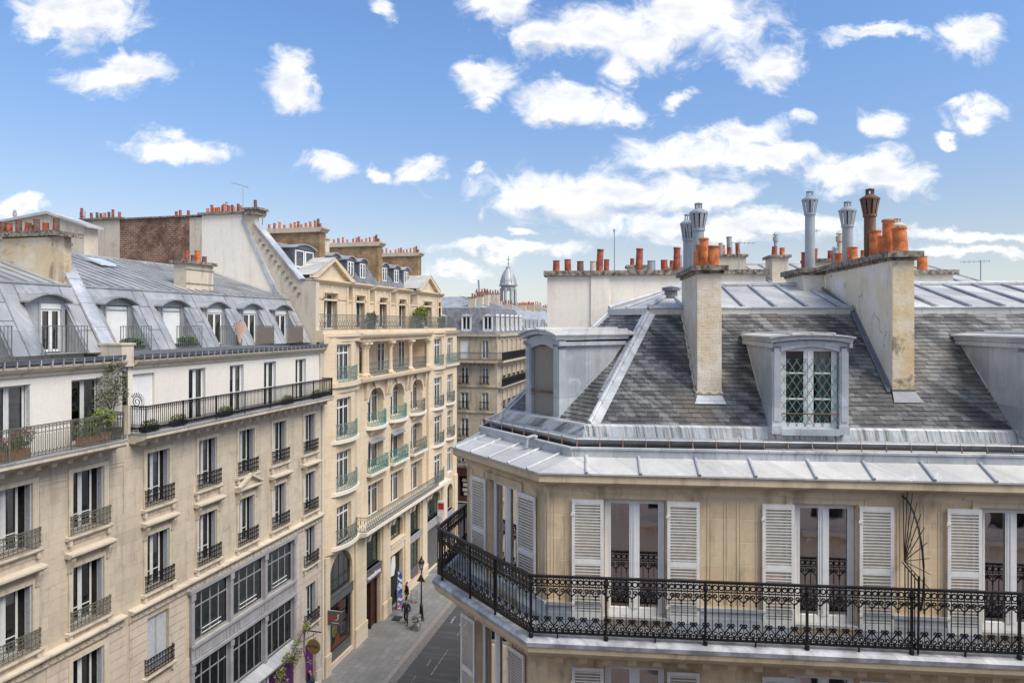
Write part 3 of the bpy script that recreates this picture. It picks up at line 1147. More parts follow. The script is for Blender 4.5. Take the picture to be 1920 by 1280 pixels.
for u, y, l, wd in ((40.5, -5.4, .8, .1), (46.5, -4.9, 1.1, .16), (38.4, -5.2, .9, .08), (39.6, -6.0, 3.2, .05), (44.8, -5.9, 3.6, .05), (49.5, -5.7, 3.5, .05)):
    z, z2 = gz(u) - .124, gz(u + l) - .124
    mk.quad((u, y, z), (u + l, y + .05, z2), (u + l, y + .05 + wd, z2), (u, y + wd, z))
ob('road_markings', mk, 'worn_paint', None, (*LO, 0), LA, kind='structure')


# ---------------------------------------------------------------- pieces shared by the left-hand facades
def surround(F, x0, x1, z0, z1, mat, top='flat', wd=.16, pr=.05, hood=True):
    """moulded stone surround with consoles and a hood, one part per window"""
    key = ('sur', round(x1 - x0, 2), round(z1 - z0, 2), mat, top, wd, pr, hood)

    def mk():
        w_, h_ = x1 - x0, z1 - z0
        mb = MB()
        mb.box(-wd, -.002, -pr, .0, -.02, h_ + wd)
        mb.box(w_ + .002, w_ + wd, -pr, .0, -.02, h_ + wd)
        mb.box(-.002, w_ + .002, -pr, .0, h_ + .002, h_ + wd)
        mb.box(-wd - .03, -wd + .02, -pr - .02, 0, -.02, h_ + wd + .03)
        mb.box(w_ + wd - .02, w_ + wd + .03, -pr - .02, 0, -.02, h_ + wd + .03)
        if hood:
            for xx in (-wd - .06, w_ + wd - .1):
                mb.prism([(-pr, h_ - .12), (-.10, h_ - .12), (-.13, h_ + .02), (-.24, h_ + .3), (-.24, h_ + .42), (0, h_ + .42), (0, h_ - .12)], 'x', xx, xx + .16)
            a, b = -wd - .16, w_ + wd + .16
            mb.prism([(0, h_ + .42), (-.26, h_ + .42), (-.3, h_ + .48), (-.34, h_ + .49), (-.34, h_ + .56), (-.05, h_ + .6), (0, h_ + .6)], 'x', a, b)
            if top == 'ped':
                c_ = w_ / 2
                mb.prism([(a, h_ + .601), (b, h_ + .601), (b, h_ + .66), (c_, h_ + 1.08), (a, h_ + .66)], 'y', -.16, 0)
                for s_ in (1, -1):
                    pts = [(c_ + s_ * (b - c_), h_ + .602), (c_ + s_ * (b - c_), h_ + .70), (c_, h_ + 1.2), (c_, h_ + 1.06)]
                    mb.prism(pts, 'y', -.36, -.161)
        return mb.mesh('window_surround', mat)
    return F.place('window_surround', cached(key, mk), x0, 0, z0)


def sill(F, x0, x1, z, mat, d=.2, h=.12, name='window_sill'):
    key = ('sill', round(x1 - x0, 2), mat, d, h)

    def mk():
        mb = MB()
        w_ = x1 - x0
        mb.prism([(0, -h), (-d + .05, -h), (-d, -h * .5), (-d, 0), (0, .01)], 'x', -.3, w_ + .3)
        for xx in (-.22, w_ + .1):
            mb.box(xx, xx + .12, -d + .06, 0, -h - .2, -h - .001)
        mb.box(-.08, w_ + .08, -.03, 0, -h - .19, -h - .002)
        return mb.mesh(name, mat)
    return F.place(name, cached(key, mk), x0, 0, z)


def guard(F, x0, x1, z, h, mat='iron_dark', y=-.14, style='guard'):
    key = ('guard', round(x1 - x0, 2), round(h, 2), mat, style)

    def mk():
        w_ = x1 - x0
        m_ = railing([(0, .12), (0, 0), (w_, 0), (w_, .12)] if style == 'guard' else [(0, 0), (w_, 0)], h, style, 1.25)
        return m_.mesh('balcony_railing', mat)
    return F.place('balcony_railing', cached(key, mk), x0, y, z)


def folded_shutters(F, x0, x1, z0, z1, dep=.24, mat='shutter_metal', both=True):
    """metal leaves folded into the reveals"""
    key = ('fsh', round(z1 - z0, 2), dep, mat)

    def mk():
        mb = MB()
        h_ = z1 - z0 - .06
        mb.box(0, .035, 0, .03, 0, h_)
        mb.box(0, .035, dep - .03, dep, 0, h_)
        n = int(h_ / .06)
        for k in range(n):
            z = h_ * k / n
            mb.prism([(.004, z), (.03, z + .012), (.03, z + .045), (.004, z + .033)], 'y', .03, dep - .03)
        mb.box(.038, .05, .01, dep - .01, 0, h_)
        return mb.mesh('shutter', mat)
    me = cached(key, mk)
    F.place('shutter', me, x1 - .058, .015, z0 + .03)
    if both:
        F.place('shutter', me, x0 + .008, .015, z0 + .03)


def mansard(F, u0, u1, cuts, y0=.8, z0=20.1, yb=2.3, zb=22.7, yr=8., zr=24.55, zc=21.75, yback=15.):
    m1, m2 = MB(), MB()
    def sy(z): return y0 + (z - z0) * (yb - y0) / (zb - z0)
    xs = [u0] + [c for ab in cuts for c in ab] + [u1]
    for i in range(len(xs) - 1):
        zl = zc if i % 2 else z0
        m1.quad((xs[i], sy(zl), zl), (xs[i + 1], sy(zl), zl), (xs[i + 1], yb, zb), (xs[i], yb, zb))
    n = round((u1 - u0) / .62)
    dn = Vector((0, -(zb - z0), (yb - y0))).normalized() * .012
    for k in range(1, n):
        u = u0 + (u1 - u0) * k / n
        if any(a - .02 < u < b + .02 for a, b in cuts):
            za = zc
            if any((a + b) / 2 - .85 < u < (a + b) / 2 + .85 for a, b in cuts):
                continue
        else:
            za = z0
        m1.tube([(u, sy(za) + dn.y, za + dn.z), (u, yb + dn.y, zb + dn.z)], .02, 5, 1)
        for zz in (20.95 + .35 * (k % 2), 21.95):
            if zz > za:
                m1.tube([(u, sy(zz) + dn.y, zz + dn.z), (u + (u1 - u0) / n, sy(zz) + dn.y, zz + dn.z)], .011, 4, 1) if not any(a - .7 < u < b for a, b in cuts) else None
    for a, b in cuts:   # recessed balconies: floor and cheeks
        m1.quad((a, y0 - .1, z0 + .02), (b, y0 - .1, z0 + .02), (b, sy(zc), z0 + .02), (a, sy(zc), z0 + .02))
        for x in (a, b):
            m1.poly([(x, y0, z0), (x, sy(zc), z0), (x, sy(zc), zc)])
            m1.tube([(x, y0 - .01, z0 + .01), (x, sy(zc) - .01, zc + .01)], .025, 5)
    m1.quad((u0, y0, z0), (u0, yb, zb), (u0, yb, z0), (u0, y0, z0))
    F.ob('mansard_slope', m1, ['zinc', 'zinc_seam_shade'])
    m2.quad((u0, yb, zb), (u1, yb, zb), (u1, yr, zr), (u0, yr, zr))
    m2.quad((u0, yr, zr), (u1, yr, zr), (u1, yback, zb - .3), (u0, yback, zb - .3))
    n = round((u1 - u0) / .58)
    for k in range(1, n):
        u = u0 + (u1 - u0) * k / n
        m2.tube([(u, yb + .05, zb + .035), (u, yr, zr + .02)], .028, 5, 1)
    m2.tube([(u0, yr, zr + .03), (u1, yr, zr + .03)], .07, 6)
    m2.box(u0, u1, yb - .07, yb + .03, zb - .04, zb + .045)
    for u in (u0, u1):
        m2.poly([(u, y0, z0), (u, yb, zb), (u, yr, zr), (u, yback, zb - .3), (u, yback, z0)])
    F.ob('roof', m2, ['zinc', 'zinc_seam_shade'])


def gutter(F, u0, u1, y=-.35, z=19.82, mat='zinc_dark'):
    mb = MB()
    mb.prism([(y + .06, z), (y, z + .05), (y - .01, z + .17), (y + .02, z + .17), (y + .05, z + .06), (.9, z + .07), (.9, z)], 'x', u0, u1)
    mb.tube([(u0, y, z + .18), (u1, y, z + .18)], .022, 6)
    F.ob('gutter', mb, mat)
    m2 = MB()
    n = round((u1 - u0) / .42)
    for k in range(n):
        u = u0 + (u1 - u0) * (k + .5) / n
        m2.box(u, u + .028, y - .022, y + .1, z - .03, z + .175)
    split_ob(F, 'gutter_bracket', m2, 'zinc_blue')


def dormer_b(F, c, w_, zc=21.75, yd=1.75, z0=20.12, zt=22.02, kind='window', wc=0.):
    """curved-hood dormer set at the back of a recessed balcony"""
    mb = MB()
    hw = .82
    a, b = c - hw, c + hw
    l, r = c + wc - w_ / 2, c + wc + w_ / 2
    mb.box(a, l, yd, yd + .12, z0, zt)
    mb.box(r, b, yd, yd + .12, z0, zt)
    mb.box(l, r, yd, yd + .12, zt - .06, zt)
    for x in (a, b):
        mb.poly([(x, yd + .12, z0), (x, yd + .12, zt), (x, 2.25, zt), (x, 2.25, 21.9), (x, yd + .12, z0)][:4])
        mb.quad((x, yd, z0), (x, yd + .12, z0), (x, yd + .12, zt), (x, yd, zt))
    n = 10
    arc = [(c + (hw + .1) * (2 * k / n - 1), zt - .05 + .30 * (1 - (2 * k / n - 1) ** 2)) for k in range(n + 1)]
    outer = [(x, z + .07) for x, z in arc]
    mb.prism(arc + outer[::-1], 'y', yd - .3, 3.0)
    mb.prism([(a, zt - .05)] + arc[1:-1] + [(b, zt - .05)], 'y', yd - .02, yd + .1)
    mb.box(l - .07, l, yd - .04, yd, z0, zt - .06)
    mb.box(r, r + .07, yd - .04, yd, z0, zt - .06)
    d = F.ob('dormer', mb, 'zinc')
    G = Fac(d, 0, 0)
    if kind == 'window':
        window(G, l, r, z0 + .05, zt - .28, yd + .02, 'white_paint', .07, .09, gl='glass')
        m2 = MB().box(l, r, yd - .02, yd + .1, zt - .27, zt - .07)
        ob('shutter_box', m2, 'white_panel', d)
    elif kind == 'panel':
        m2 = MB()
        n_ = 10
        for k in range(n_):
            m2.box(l + (r - l) * k / n_ + .004, l + (r - l) * (k + 1) / n_ - .004, yd + .03, yd + .05, z0, zt - .14)
        m2.box(l, r, yd + .05, yd + .06, z0, zt - .1)
        ob('closed_shutter', m2, 'white_panel', d)
    m3 = MB().box(l, r, yd + .13, yd + .14, z0, zt)
    ob('room', m3, 'interior', d)
    return d


def long_balcony(F, u0, u1, zf, y=-.8, mat='stone_pale', dent=True, left=True, right=True, zm='zinc'):
    mb = MB()
    d = -y
    mb.prism([(0, zf - .42), (-.30, zf - .42), (-.34, zf - .36), (-d + .12, zf - .28), (-d + .03, zf - .22), (-d, zf - .2), (-d, zf - .06), (0, zf - .06)], 'x', u0, u1)
    if dent:
        n = round((u1 - u0) / .62)
        for k in range(n):
            u = u0 + (u1 - u0) * (k + .5) / n
            mb.box(u - .09, u + .09, -.46, -.28, zf - .50, zf - .345)
    F.ob('balcony_slab', mb, mat)
    m2 = MB().box(u0 - .02, u1 + .02, y - .03, 0, zf - .06, zf)
    F.ob('balcony_floor', m2, zm)


def frieze(F, u0, u1, z, mat='stone_pale'):
    mb = MB()
    mb.prism([(0, z - .45), (-.06, z - .45), (-.10, z - .38), (-.10, z - .12), (-.26, z - .08), (-.3, z - .02), (-.3, z + .04), (0, z + .08)], 'x', u0, u1)
    n = round((u1 - u0) / .3)
    P = Path([(u0, -.115), (u1, -.115)])
    for k in range(n):
        stroke(mb, P, spiral(.15, -.25 + z, .09, .02, 0 if k % 2 else pi, 1.1, 8), .03, .02, k * (u1 - u0) / n)
    F.ob('frieze', mb, mat)


def grooved(mb, x0, x1, z0, z1, holes, pitch=.37, y=-.03):
    """rusticated blocks standing proud of the wall, split round the openings"""
    n = round((z1 - z0) / pitch)
    for k in range(n):
        a, b = z0 + (z1 - z0) * k / n + .016, z0 + (z1 - z0) * (k + 1) / n - .016
        segs = [(x0, x1)]
        for h in holes:
            if h[2] < b and h[3] > a:
                segs = [s_ for (p, q_) in segs for s_ in ((p, min(q_, h[0])), (max(p, h[1]), q_)) if s_[1] - s_[0] > .03]
        for p, q_ in segs:
            mb.box(p, q_, y, .0, a, b)


# ================================================================ A: the left-most building
A = thing('apartment_building', 'grey-beige stone apartment building at the left edge with bronze railing balcony and zinc mansard', 'building', Lw(8, 0), LA, 'stone apartment buildings of the street')
FA = Fac(A, -8, 0)
mb = MB()
hol = []
for c0, c1 in ((11.15, 12.5), (14.1, 15.45), (17.03, 18.38), (19.93, 21.28)):
    hol += [(c0, c1, 16.92, 19.2), (c0, c1, 13.78, 15.93), (c0, c1, 10.42, 12.58)]
for c0, c1 in ((19.93, 21.28),):
    hol += [(c0, c1, 6.9, 9.28)]
hol += [(12.3, 18.7, 6.3, 9.1)]
for c0, c1 in ((11.15, 12.5), (14.1, 15.45), (17.03, 18.38), (19.93, 21.28)):
    pass
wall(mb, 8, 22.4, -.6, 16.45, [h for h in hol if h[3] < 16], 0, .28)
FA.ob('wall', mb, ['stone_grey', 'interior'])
mb = MB()
wall(mb, 8, 22.2, 16.45, 19.64, [h for h in hol if h[3] > 16], .03, .26)
FA.ob('top_floor_wall', mb, ['render_cream', 'interior'])
mb = MB()
mb.prism([(.03, 19.45), (-.06, 19.46), (-.09, 19.56), (-.2, 19.62), (-.28, 19.72), (-.3, 19.80), (.4, 19.80), (.4, 19.45)], 'x', 8, 22.15)
FA.ob('cornice', mb, 'stone_pale')
gutter(FA, 8, 22.0)
mb = MB()
grooved(mb, 18.9, 22.3, 3.2, 9.55, [(19.75, 21.45, 6.9, 9.3), (19.75, 21.45, 3.2, 6)])
FA.ob('rustication', mb, 'stone_pink')
for (a, b, c, d) in hol:
    if b - a > 3:
        continue
    yy_ = .24
    top = c > 16
    F_ = FA
    cur = 'rnd'
    window(F_, a + .02, b - .3 if not top else b - .05, c + (.0 if top else .02), d - .02, yy_ + (.03 if top else 0), 'window_paint', .06, .12, (.27,) if not top else (), curt=cur)
    if not top:
        folded_shutters(F_, a, b, c, d, .23)
        surround(F_, a, b, c, d, 'stone_pale', hood=(d < 13 and d > 10))
        sill(F_, a, b, c - .06, 'stone_pale')
        guard(F_, a - .12, b + .2, c + .02 if d > 10 else c + .02, .62, 'iron_bronze', -.16)
    else:
        folded_shutters(F_, a, b, c, d, .22, 'white_paint', False)
window(FA, 12.35, 18.65, 6.35, 9.05, .18, 'grey_frame', .12, .14, (.7,), 4)
for a, b in ((12.9, 14.0), (15.6, 16.9), (18.65, 19.7), (21.55, 22.25)):   # shallow panels between the windows
    mb = MB()
    for z0_, z1_ in ((13.9, 15.75),):
        mb.box(a, b, -.02, 0, z1_, z1_ + .06)
        mb.box(a, b, -.02, 0, z1_ + .14, z1_ + .17)
        mb.box(a, a + .03, -.02, 0, z0_, z1_)
        mb.box(b - .03, b, -.02, 0, z0_, z1_)
    FA.ob('wall_panel', mb, 'stone_grey')
frieze(FA, 8, 22.15, 10.0)
long_balcony(FA, 8, 21.6, 16.9)
FA.ob('long_railing', railing([(8, -.74), (21.45, -.74), (21.45, -.02)], 1.0, 'scroll', 1.3), 'iron_bronze', z=16.92)
split_ob(FA, 'railing_post', rail_posts(Path([(8, -.74), (21.45, -.74)]), 16.9, 17.93, .02, 2.2), 'iron_bronze')
mansard(FA, 8, 22.05, [(16.65, 18.3), (19.6, 21.35)])
dormer_b(FA, 17.5, 1.1)
dormer_b(FA, 20.45, .85, wc=.2)
for a, b in ((16.7, 18.3), (19.42, 21.3)):
    FA.ob('balcony_railing', railing([(a, .75), (b, .75)], .98, 'plain', 1.2), 'iron_grey', z=20.14)
mb = MB()     # end parapet between the two roofs
mb.prism([(.62, 20.0), (3.0, 23.86), (3.6, 23.86), (3.6, 22.0), (1.6, 20.0)], 'x', 22.06, 22.5)
FA.ob('parapet', mb, 'render_old')
mb = MB()
mb.prism([(.66, 20.03), (.60, 20.10), (3.0, 23.93), (3.5, 23.93), (3.5, 23.87), (3.03, 23.87)], 'x', 22.02, 22.62)
for t_ in (.25, .5, .75):
    mb.box(22.0, 22.64, .62 + 2.38 * t_ - .02, .62 + 2.38 * t_ + .02, 20.1 + 3.83 * t_ - .03, 20.1 + 3.83 * t_ + .03)
FA.ob('parapet_flashing', mb, 'lead_flashing')
mb = MB()
mb.box(22.0, 22.62, -.12, .9, 19.55, 20.38)
mb.box(21.96, 22.68, -.16, .95, 20.38, 20.46)
FA.ob('parapet_block', mb, 'stone_pale')
mb = MB()
mb.prism([(2.55, 22.4), (2.55, 24.62), (12., 24.62), (12., 22.4)], 'x', 21.95, 22.3)
ch = FA.ob('chimney_wall', mb, 'render_burnt')
mb = MB()
mb.prism([(2.1, 24.56), (2.1, 24.74), (2.85, 24.86), (12.1, 24.88), (12.1, 24.66), (2.9, 24.66)], 'x', 21.8, 22.47)
ob('cap', mb, 'cap_stone', ch)
pots(ch, [(22.12, y, 24.86, .125, h, m_, 'pot') for y, h, m_ in ((5.75, .46, 'terracotta_brown'), (5.44, .38, 'terracotta_red'), (4.95, .5, 'terracotta_brown'), (4.5, .38, 'terracotta_red'), (4.33, .28, 'terracotta_brown'), (4.05, .5, 'terracotta_brown'), (3.6, .34, 'terracotta_red'), (3.1, .5, 'terracotta_brown'), (6.3, .45, 'terracotta_red'), (7.1, .5, 'terracotta_brown'))])
pots(ch, [(22.12, 6.15, 24.88, .07, .95, 'pipe_metal', 'cowl')])
mb = MB()
mb.lathe([(.22, 23.3), (.12, 23.6), (.105, 24.5), (.16, 24.5), (.17, 24.58), (.02, 24.62)], 21.3, 5.05, 12)
FA.ob('vent_pipe', mb, 'pipe_metal', smooth=True)

# ================================================================ B: the building with the workshop windows
B = thing('apartment_building', 'pale stone building with black balcony railing, five dormers and grey workshop windows', 'building', Lw(22.4, 0), LA, 'stone apartment buildings of the street')
FB = Fac(B, -22.4, 0)
cols = [(23.4, 24.64), (26.45, 27.67), (29.3, 30.52), (32.13, 33.35), (35.2, 36.36)]
tops = [(22.72, 23.87), (25.87, 27.0), (28.67, 29.78), (31.42, 32.53), (34.37, 35.5)]
h2 = [(a, b, 13.84, 16.0) for a, b in cols]
h3 = [(a, b, 10.45, 12.68) for a, b in cols]
h4 = [(23.42, 24.62, 7.1, 9.32), (35.3, 36.42, 7.4, 9.62)]
h5 = [(23.42, 24.62, 4.0, 6.2), (35.35, 36.5, 4.0, 6.22), (35.35, 36.5, gz(36), 2.9)]
big = [(25.95, 34.15, 7.1, 9.5), (25.95, 34.15, 3.85, 6.35), (25.95, 34.15, -.3, 3.3)]
mb = MB()
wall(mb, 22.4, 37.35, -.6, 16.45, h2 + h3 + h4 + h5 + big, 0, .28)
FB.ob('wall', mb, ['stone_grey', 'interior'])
mb = MB()
th_ = [(a, b, 16.95, 19.22) for a, b in tops]
wall(mb, 22.4, 37.2, 16.45, 19.64, th_, .03, .24)
FB.ob('top_floor_wall', mb, ['render_cream', 'interior'])
mb = MB()
mb.prism([(.03, 19.45), (-.06, 19.46), (-.09, 19.56), (-.2, 19.62), (-.28, 19.72), (-.3, 19.79), (.4, 19.79), (.4, 19.45)], 'x', 22.65, 37.3)
mb.box(36.9, 37.3, -.06, .03, 16.95, 19.45)
FB.ob('cornice', mb, 'stone_pale')
gutter(FB, 22.68, 37.3)
for i, (a, b, c, d) in enumerate(th_):
    if i == 0:
        m2 = MB()
        for k in range(8):
            m2.box(a + (b - a) * k / 8 + .003, a + (b - a) * (k + 1) / 8 - .003, .15, .17, c, d)
        m2.box(a, b, .17, .18, c, d)
        FB.ob('closed_shutter', m2, 'white_panel')
    else:
        window(FB, a + .02, b - .06, c, d - .02, .2, 'white_paint', .05, .13, (.42,), curt='rnd')
        folded_shutters(FB, a, b, c, d, .19, 'white_paint', False)
for i, (a, b, c, d) in enumerate(h2 + h3 + h4 + h5[:2]):
    closed = (i == 10)
    if closed:
        m2 = MB()
        for s_ in (0, 1):
            x0_ = a + .02 + s_ * (b - a) / 2
            x1_ = x0_ + (b - a) / 2 - .04
            m2.box(x0_, x0_ + .05, .1, .14, c, d)
            m2.box(x1_ - .05, x1_, .1, .14, c, d)
            for k in range(36):
                z = c + .03 + (d - c - .06) * k / 36
                m2.prism([(.105, z), (.135, z + .02), (.135, z + .05), (.105, z + .03)], 'x', x0_ + .05, x1_ - .05)
        FB.ob('closed_shutter', m2, 'shutter_metal')
    else:
        cur = 'rnd'
        window(FB, a + .03, b - .27, c + .02, d - .02, .22, 'window_paint', .055, .1, (.3,), curt=cur)
        folded_shutters(FB, a, b, c, d, .22)
    if i < 10:
        surround(FB, a, b, c, d, 'stone_pale', 'ped' if i == 7 else 'flat', hood=(5 <= i < 10))
    sill(FB, a, b, c - .06, 'stone_pale')
    guard(FB, a - .15, b + .17, c + (.06 if i < 5 else .03), .62, 'iron_black', -.16)
mb = MB()
grooved(mb, 22.5, 25.9, .4, 9.6, [h4[0], h5[0], (25.6, 25.9, 6.9, 9.7)])
FB.ob('rustication', mb, 'stone_pink')
mb = MB()
grooved(mb, 34.25, 37.1, .9, 9.55, [(35.2, 36.52, 7.4, 9.7), (35.25, 36.6, 4, 6.3), (35.25, 36.6, 0, 3.0)])
FB.ob('rustication', mb, 'stone_pink')
mb = MB()
mb.box(34.25, 35.3, -.06, 0, -.3, .85)
mb.box(36.55, 37.1, -.06, 0, -.3, .85)
split_ob(FB, 'plinth', mb, 'stone_pale')
frieze(FB, 22.45, 37.1, 9.98)
mb = MB()     # grey metal bays
mb.box(25.75, 34.3, -.2, .12, 9.42, 9.58)
for x in (25.95, 28.62, 31.38, 34.1):
    mb.box(x - .1, x + .1, -.14, .12, 3.3, 9.42)
    mb.box(x - .14, x + .14, -.18, -.141, 9.1, 9.42)
    mb.box(x - .14, x + .14, -.18, -.141, 5.95, 6.2)
mb.box(25.85, 34.2, -.12, .12, 6.36, 7.08)
mb.box(25.85, 34.2, -.2, -.121, 7.0, 7.12)
mb.box(25.85, 34.2, -.22, -.121, 6.3, 6.42)
for i, (x0_, x1_) in enumerate(((26.05, 28.52), (28.72, 31.28), (31.48, 34.0))):
    for a, b in ((0, .15), (.17, .83), (.85, 1)):
        p0, p1 = x0_ + (x1_ - x0_) * a + .05, x0_ + (x1_ - x0_) * b - .05
        for q0, q1, q2, q3 in ((p0, p1, 6.5, 6.53), (p0, p1, 6.92, 6.95), (p0, p0 + .03, 6.53, 6.92), (p1 - .03, p1, 6.53, 6.92)):
            mb.box(q0, q1, -.15, -.121, q2, q3)
FB.ob('metal_bay', mb, 'grey_panel')
mb = MB()
mb.prism([(.1, 3.3), (-.42, 3.3), (-.45, 3.42), (-.1, 3.85), (.1, 3.85)], 'x', 25.8, 34.2)
FB.ob('shop_ledge', mb, 'zinc_weathered')
for z0_, z1_ in ((7.12, 9.42), (3.87, 6.3)):
    for x0_, x1_ in ((26.05, 28.52), (28.72, 31.28), (31.48, 34.0)):
        window(FB, x0_, x1_, z0_, z1_, .04, 'grey_frame', .07, 0, (.68,), 4, 'glass', [(1, .97)] if z0_ > 7 else [(1, .94)], bars=.055, cmat='blind_blue' if z0_ > 7 else 'blind_dark')
        if z0_ > 7:
            m2 = MB()
            for zz in (.25, .45):
                m2.box(x0_ + (x1_ - x0_) * .25, x0_ + (x1_ - x0_) * .78, -.02, .0, z0_ + zz, z0_ + zz + .035)
            FB.ob('window_bars', m2, 'white_paint')
m2 = MB()
m2.box(26, 34.1, .02, .1, -.3, 3.2)
FB.ob('shopfront', m2, 'purple_paint')
m2 = MB()
m2.box(28.3, 30.9, -.02, .018, .5, 2.5)
FB.ob('shop_door', m2, 'interior')
m2 = MB()
m2.box(35.35, 36.5, .2, .24, gz(36), 2.9)
FB.ob('door', m2, 'purple_paint')
split_ob(FB, 'railing_post', rail_posts(Path([(22.55, -.74), (37.0, -.74)]), 16.9, 18.03, .02, 2.1), 'iron_black')
long_balcony(FB, 22.5, 37.2, 16.96)
FB.ob('long_railing', railing([(22.55, -.02), (22.55, -.74), (37.1, -.74), (37.1, -.02)], 1.0, 'bars', 1.3), 'iron_black', z=17.0)
dc = [(23.72, 'panel'), (26.85, 'panel'), (29.8, 'window'), (32.62, 'window'), (35.55, 'window')]
mansard(FB, 22.55, 37.35, [(c - .82, c + .82) for c, k in dc])
for i, (c, k) in enumerate(dc):
    dormer_b(FB, c, 1.12, kind=k)
    FB.ob('balcony_railing', railing([(c - .84, .75), (c + .78, .75)], .96, 'plain', 1.2), 'iron_grey', z=20.14)
    if i >= 3:
        m2 = MB()
        rr = random.Random(i)
        for q_ in range(46):
            x = c - .8 + 1.55 * q_ / 46
            m2.box(x, x + .022, .71, .73, 20.16, 21.02 + rr.uniform(-.05, .05))
        FB.ob('cane_screen', m2, 'cane')
mb = MB().box(29.35, 31.35, 3.0, 3.75, 22.4, 24.2)
ch = FB.ob('chimney', mb, 'stone_pale')
mb = MB().box(29.2, 31.5, 2.85, 3.9, 24.2, 24.36)
for z in (23.2, 23.9):
    mb.box(29.3, 31.4, 2.97, 2.99, z, z + .04)
ob('cap', mb, 'cap_stone', ch)
pots(ch, [(29.5, 3.35, 24.36, .11, .5, 'terracotta_brown', 'pot'), (29.8, 3.35, 24.36, .12, .55, 'terracotta_red', 'pot'), (30.25, 3.35, 24.36, .11, .34, 'terracotta_brown', 'pot'), (30.6, 3.35, 24.36, .14, .6, 'terracotta', 'pot'), (31.1, 3.35, 24.36, .12, .34, 'terracotta_brown', 'pot')])
mb = MB().box(25.2, 26.3, 6.9, 7.5, 23.8, 24.85)
ch = FB.ob('chimney', mb, 'stone_pale')
ob('cap', MB().box(25.1, 26.4, 6.8, 7.6, 24.85, 24.98), 'cap_stone', ch)
pots(ch, [(25.5, 7.2, 24.98, .13, .5, 'terracotta_red', 'pot'), (25.9, 7.2, 24.98, .12, .34, 'terracotta_red', 'pot')])
mb = MB()
mb.prism([(6.0, 24.0), (7.0, 24.33), (7.0, 24.42), (6.0, 24.1)], 'x', 27.2, 28.1)
FB.ob('skylight', mb, 'sky_glass')
mb = MB()
mb.tube([(37.18, -.06, .1), (37.18, -.06, 9.6)], .055, 8)
mb.tube([(37.18, -.06, 9.6), (37.18, -.06, 16.4)], .055, 8)
FB.ob('drainpipe', mb, 'stone_light')

# ================================================================ the gabled building behind A
R = thing('rear_building', 'old rendered gable with white roof edge behind the brown pots at the far left', 'building', Lw(30.5, 10.4), LA)
mb = MB()
mb.prism([(0, 0), (0, 26.45), (2.35, 27.2), (8.5, 26.5), (8.5, 0)], 'x', 0, .9)
ob('wall', mb, 'render_old', R)
mb = MB()
mb.prism([(-.35, 26.35), (-.35, 26.45), (2.35, 27.35), (9, 26.55), (9, 26.45), (2.35, 27.2)], 'x', -.15, .95)
ob('roof', mb, 'zinc_weathered', R)
c1 = ob('chimney', MB().box(.2, .8, 6.3, 7.6, 26.0, 27.0), 'render_old', R)
pots(c1, [(.5, 7.3, 27, .12, .5, 'terracotta_red', 'pot'), (.5, 5.3, 26.7, .07, .95, 'pipe_metal', 'cowl')])

# ================================================================ C: the building with the arches and teal balconies
C = thing('apartment_building', 'warm ochre building with bow windows, loggia columns and teal curved balconies', 'building', Lw(37.4, 0), LA, 'stone apartment buildings of the street')
FC = Fac(C, -37.4, 0)
# party wall seen above B
def pw(poly, mat, name='party_wall', x0=37.42, x1=37.85):
    return FC.ob(name, MB().prism(poly, 'x', x0, x1), mat)
pwall = pw([(5.35, 19.9), (8.5, 19.9), (8.5, 28.0), (5.62, 28.0), (5.62, 27.6), (3.31, 23.19), (2.3, 21.2), (2.3, 19.9)], 'render_white')
pw([(.55, 16.9), (2.297, 16.9), (2.297, 21.2), (3.307, 23.2), (5.617, 27.61), (5.617, 28.0), (4.7, 28.0), (4.7, 27.35), (1.6, 23.85), (.55, 23.7)], 'stone_pale')
pw([(8.503, 19.9), (9.4, 19.9), (9.4, 27.9), (8.503, 27.9)], 'render_old')
pw([(9.403, 19.9), (14.7, 19.9), (14.7, 27.95), (9.403, 27.95)], 'brick_red', 'brick_wall')
pw([(14.703, 19.9), (18, 19.9), (18, 28.0), (14.703, 28.0)], 'render_old')
mb = MB()
mb.prism([(5.62, 27.62), (5.4, 27.62), (3.1, 23.2), (2.2, 22.45), (2.45, 22.45), (3.35, 23.12)], 'x', 37.33, 37.419)
mb.prism([(4.72, 27.38), (4.72, 27.46), (1.6, 23.93), (1.2, 23.93), (1.2, 23.86), (1.62, 23.86)], 'x', 37.3, 38.1)
FC.ob('flashing', mb, 'lead_flashing')
mb = MB()
for k in range(11):
    y = 4.25 - k * .27
    z = 26.3 - k * .33
    mb.box(37.3, 37.419, y, y + .16, z, z + .1)
split_ob(FC, 'toothing_stone', mb, 'cap_stone')
mb = MB()
mb.box(37.25, 38.0, 5.3, 8.7, 28.0, 28.15)
mb.box(37.25, 38.0, 14.5, 18.3, 28.0, 28.13)
mb.box(37.3, 37.95, 8.7, 14.5, 27.95, 28.05)
mb.box(37.2, 38.2, 4.45, 5.3, 27.9, 28.2)
mb.box(37.12, 38.3, 4.3, 5.45, 28.2, 28.32)
ob('cap', mb, 'cap_stone', pwall)
rr = random.Random(5)
pl = []
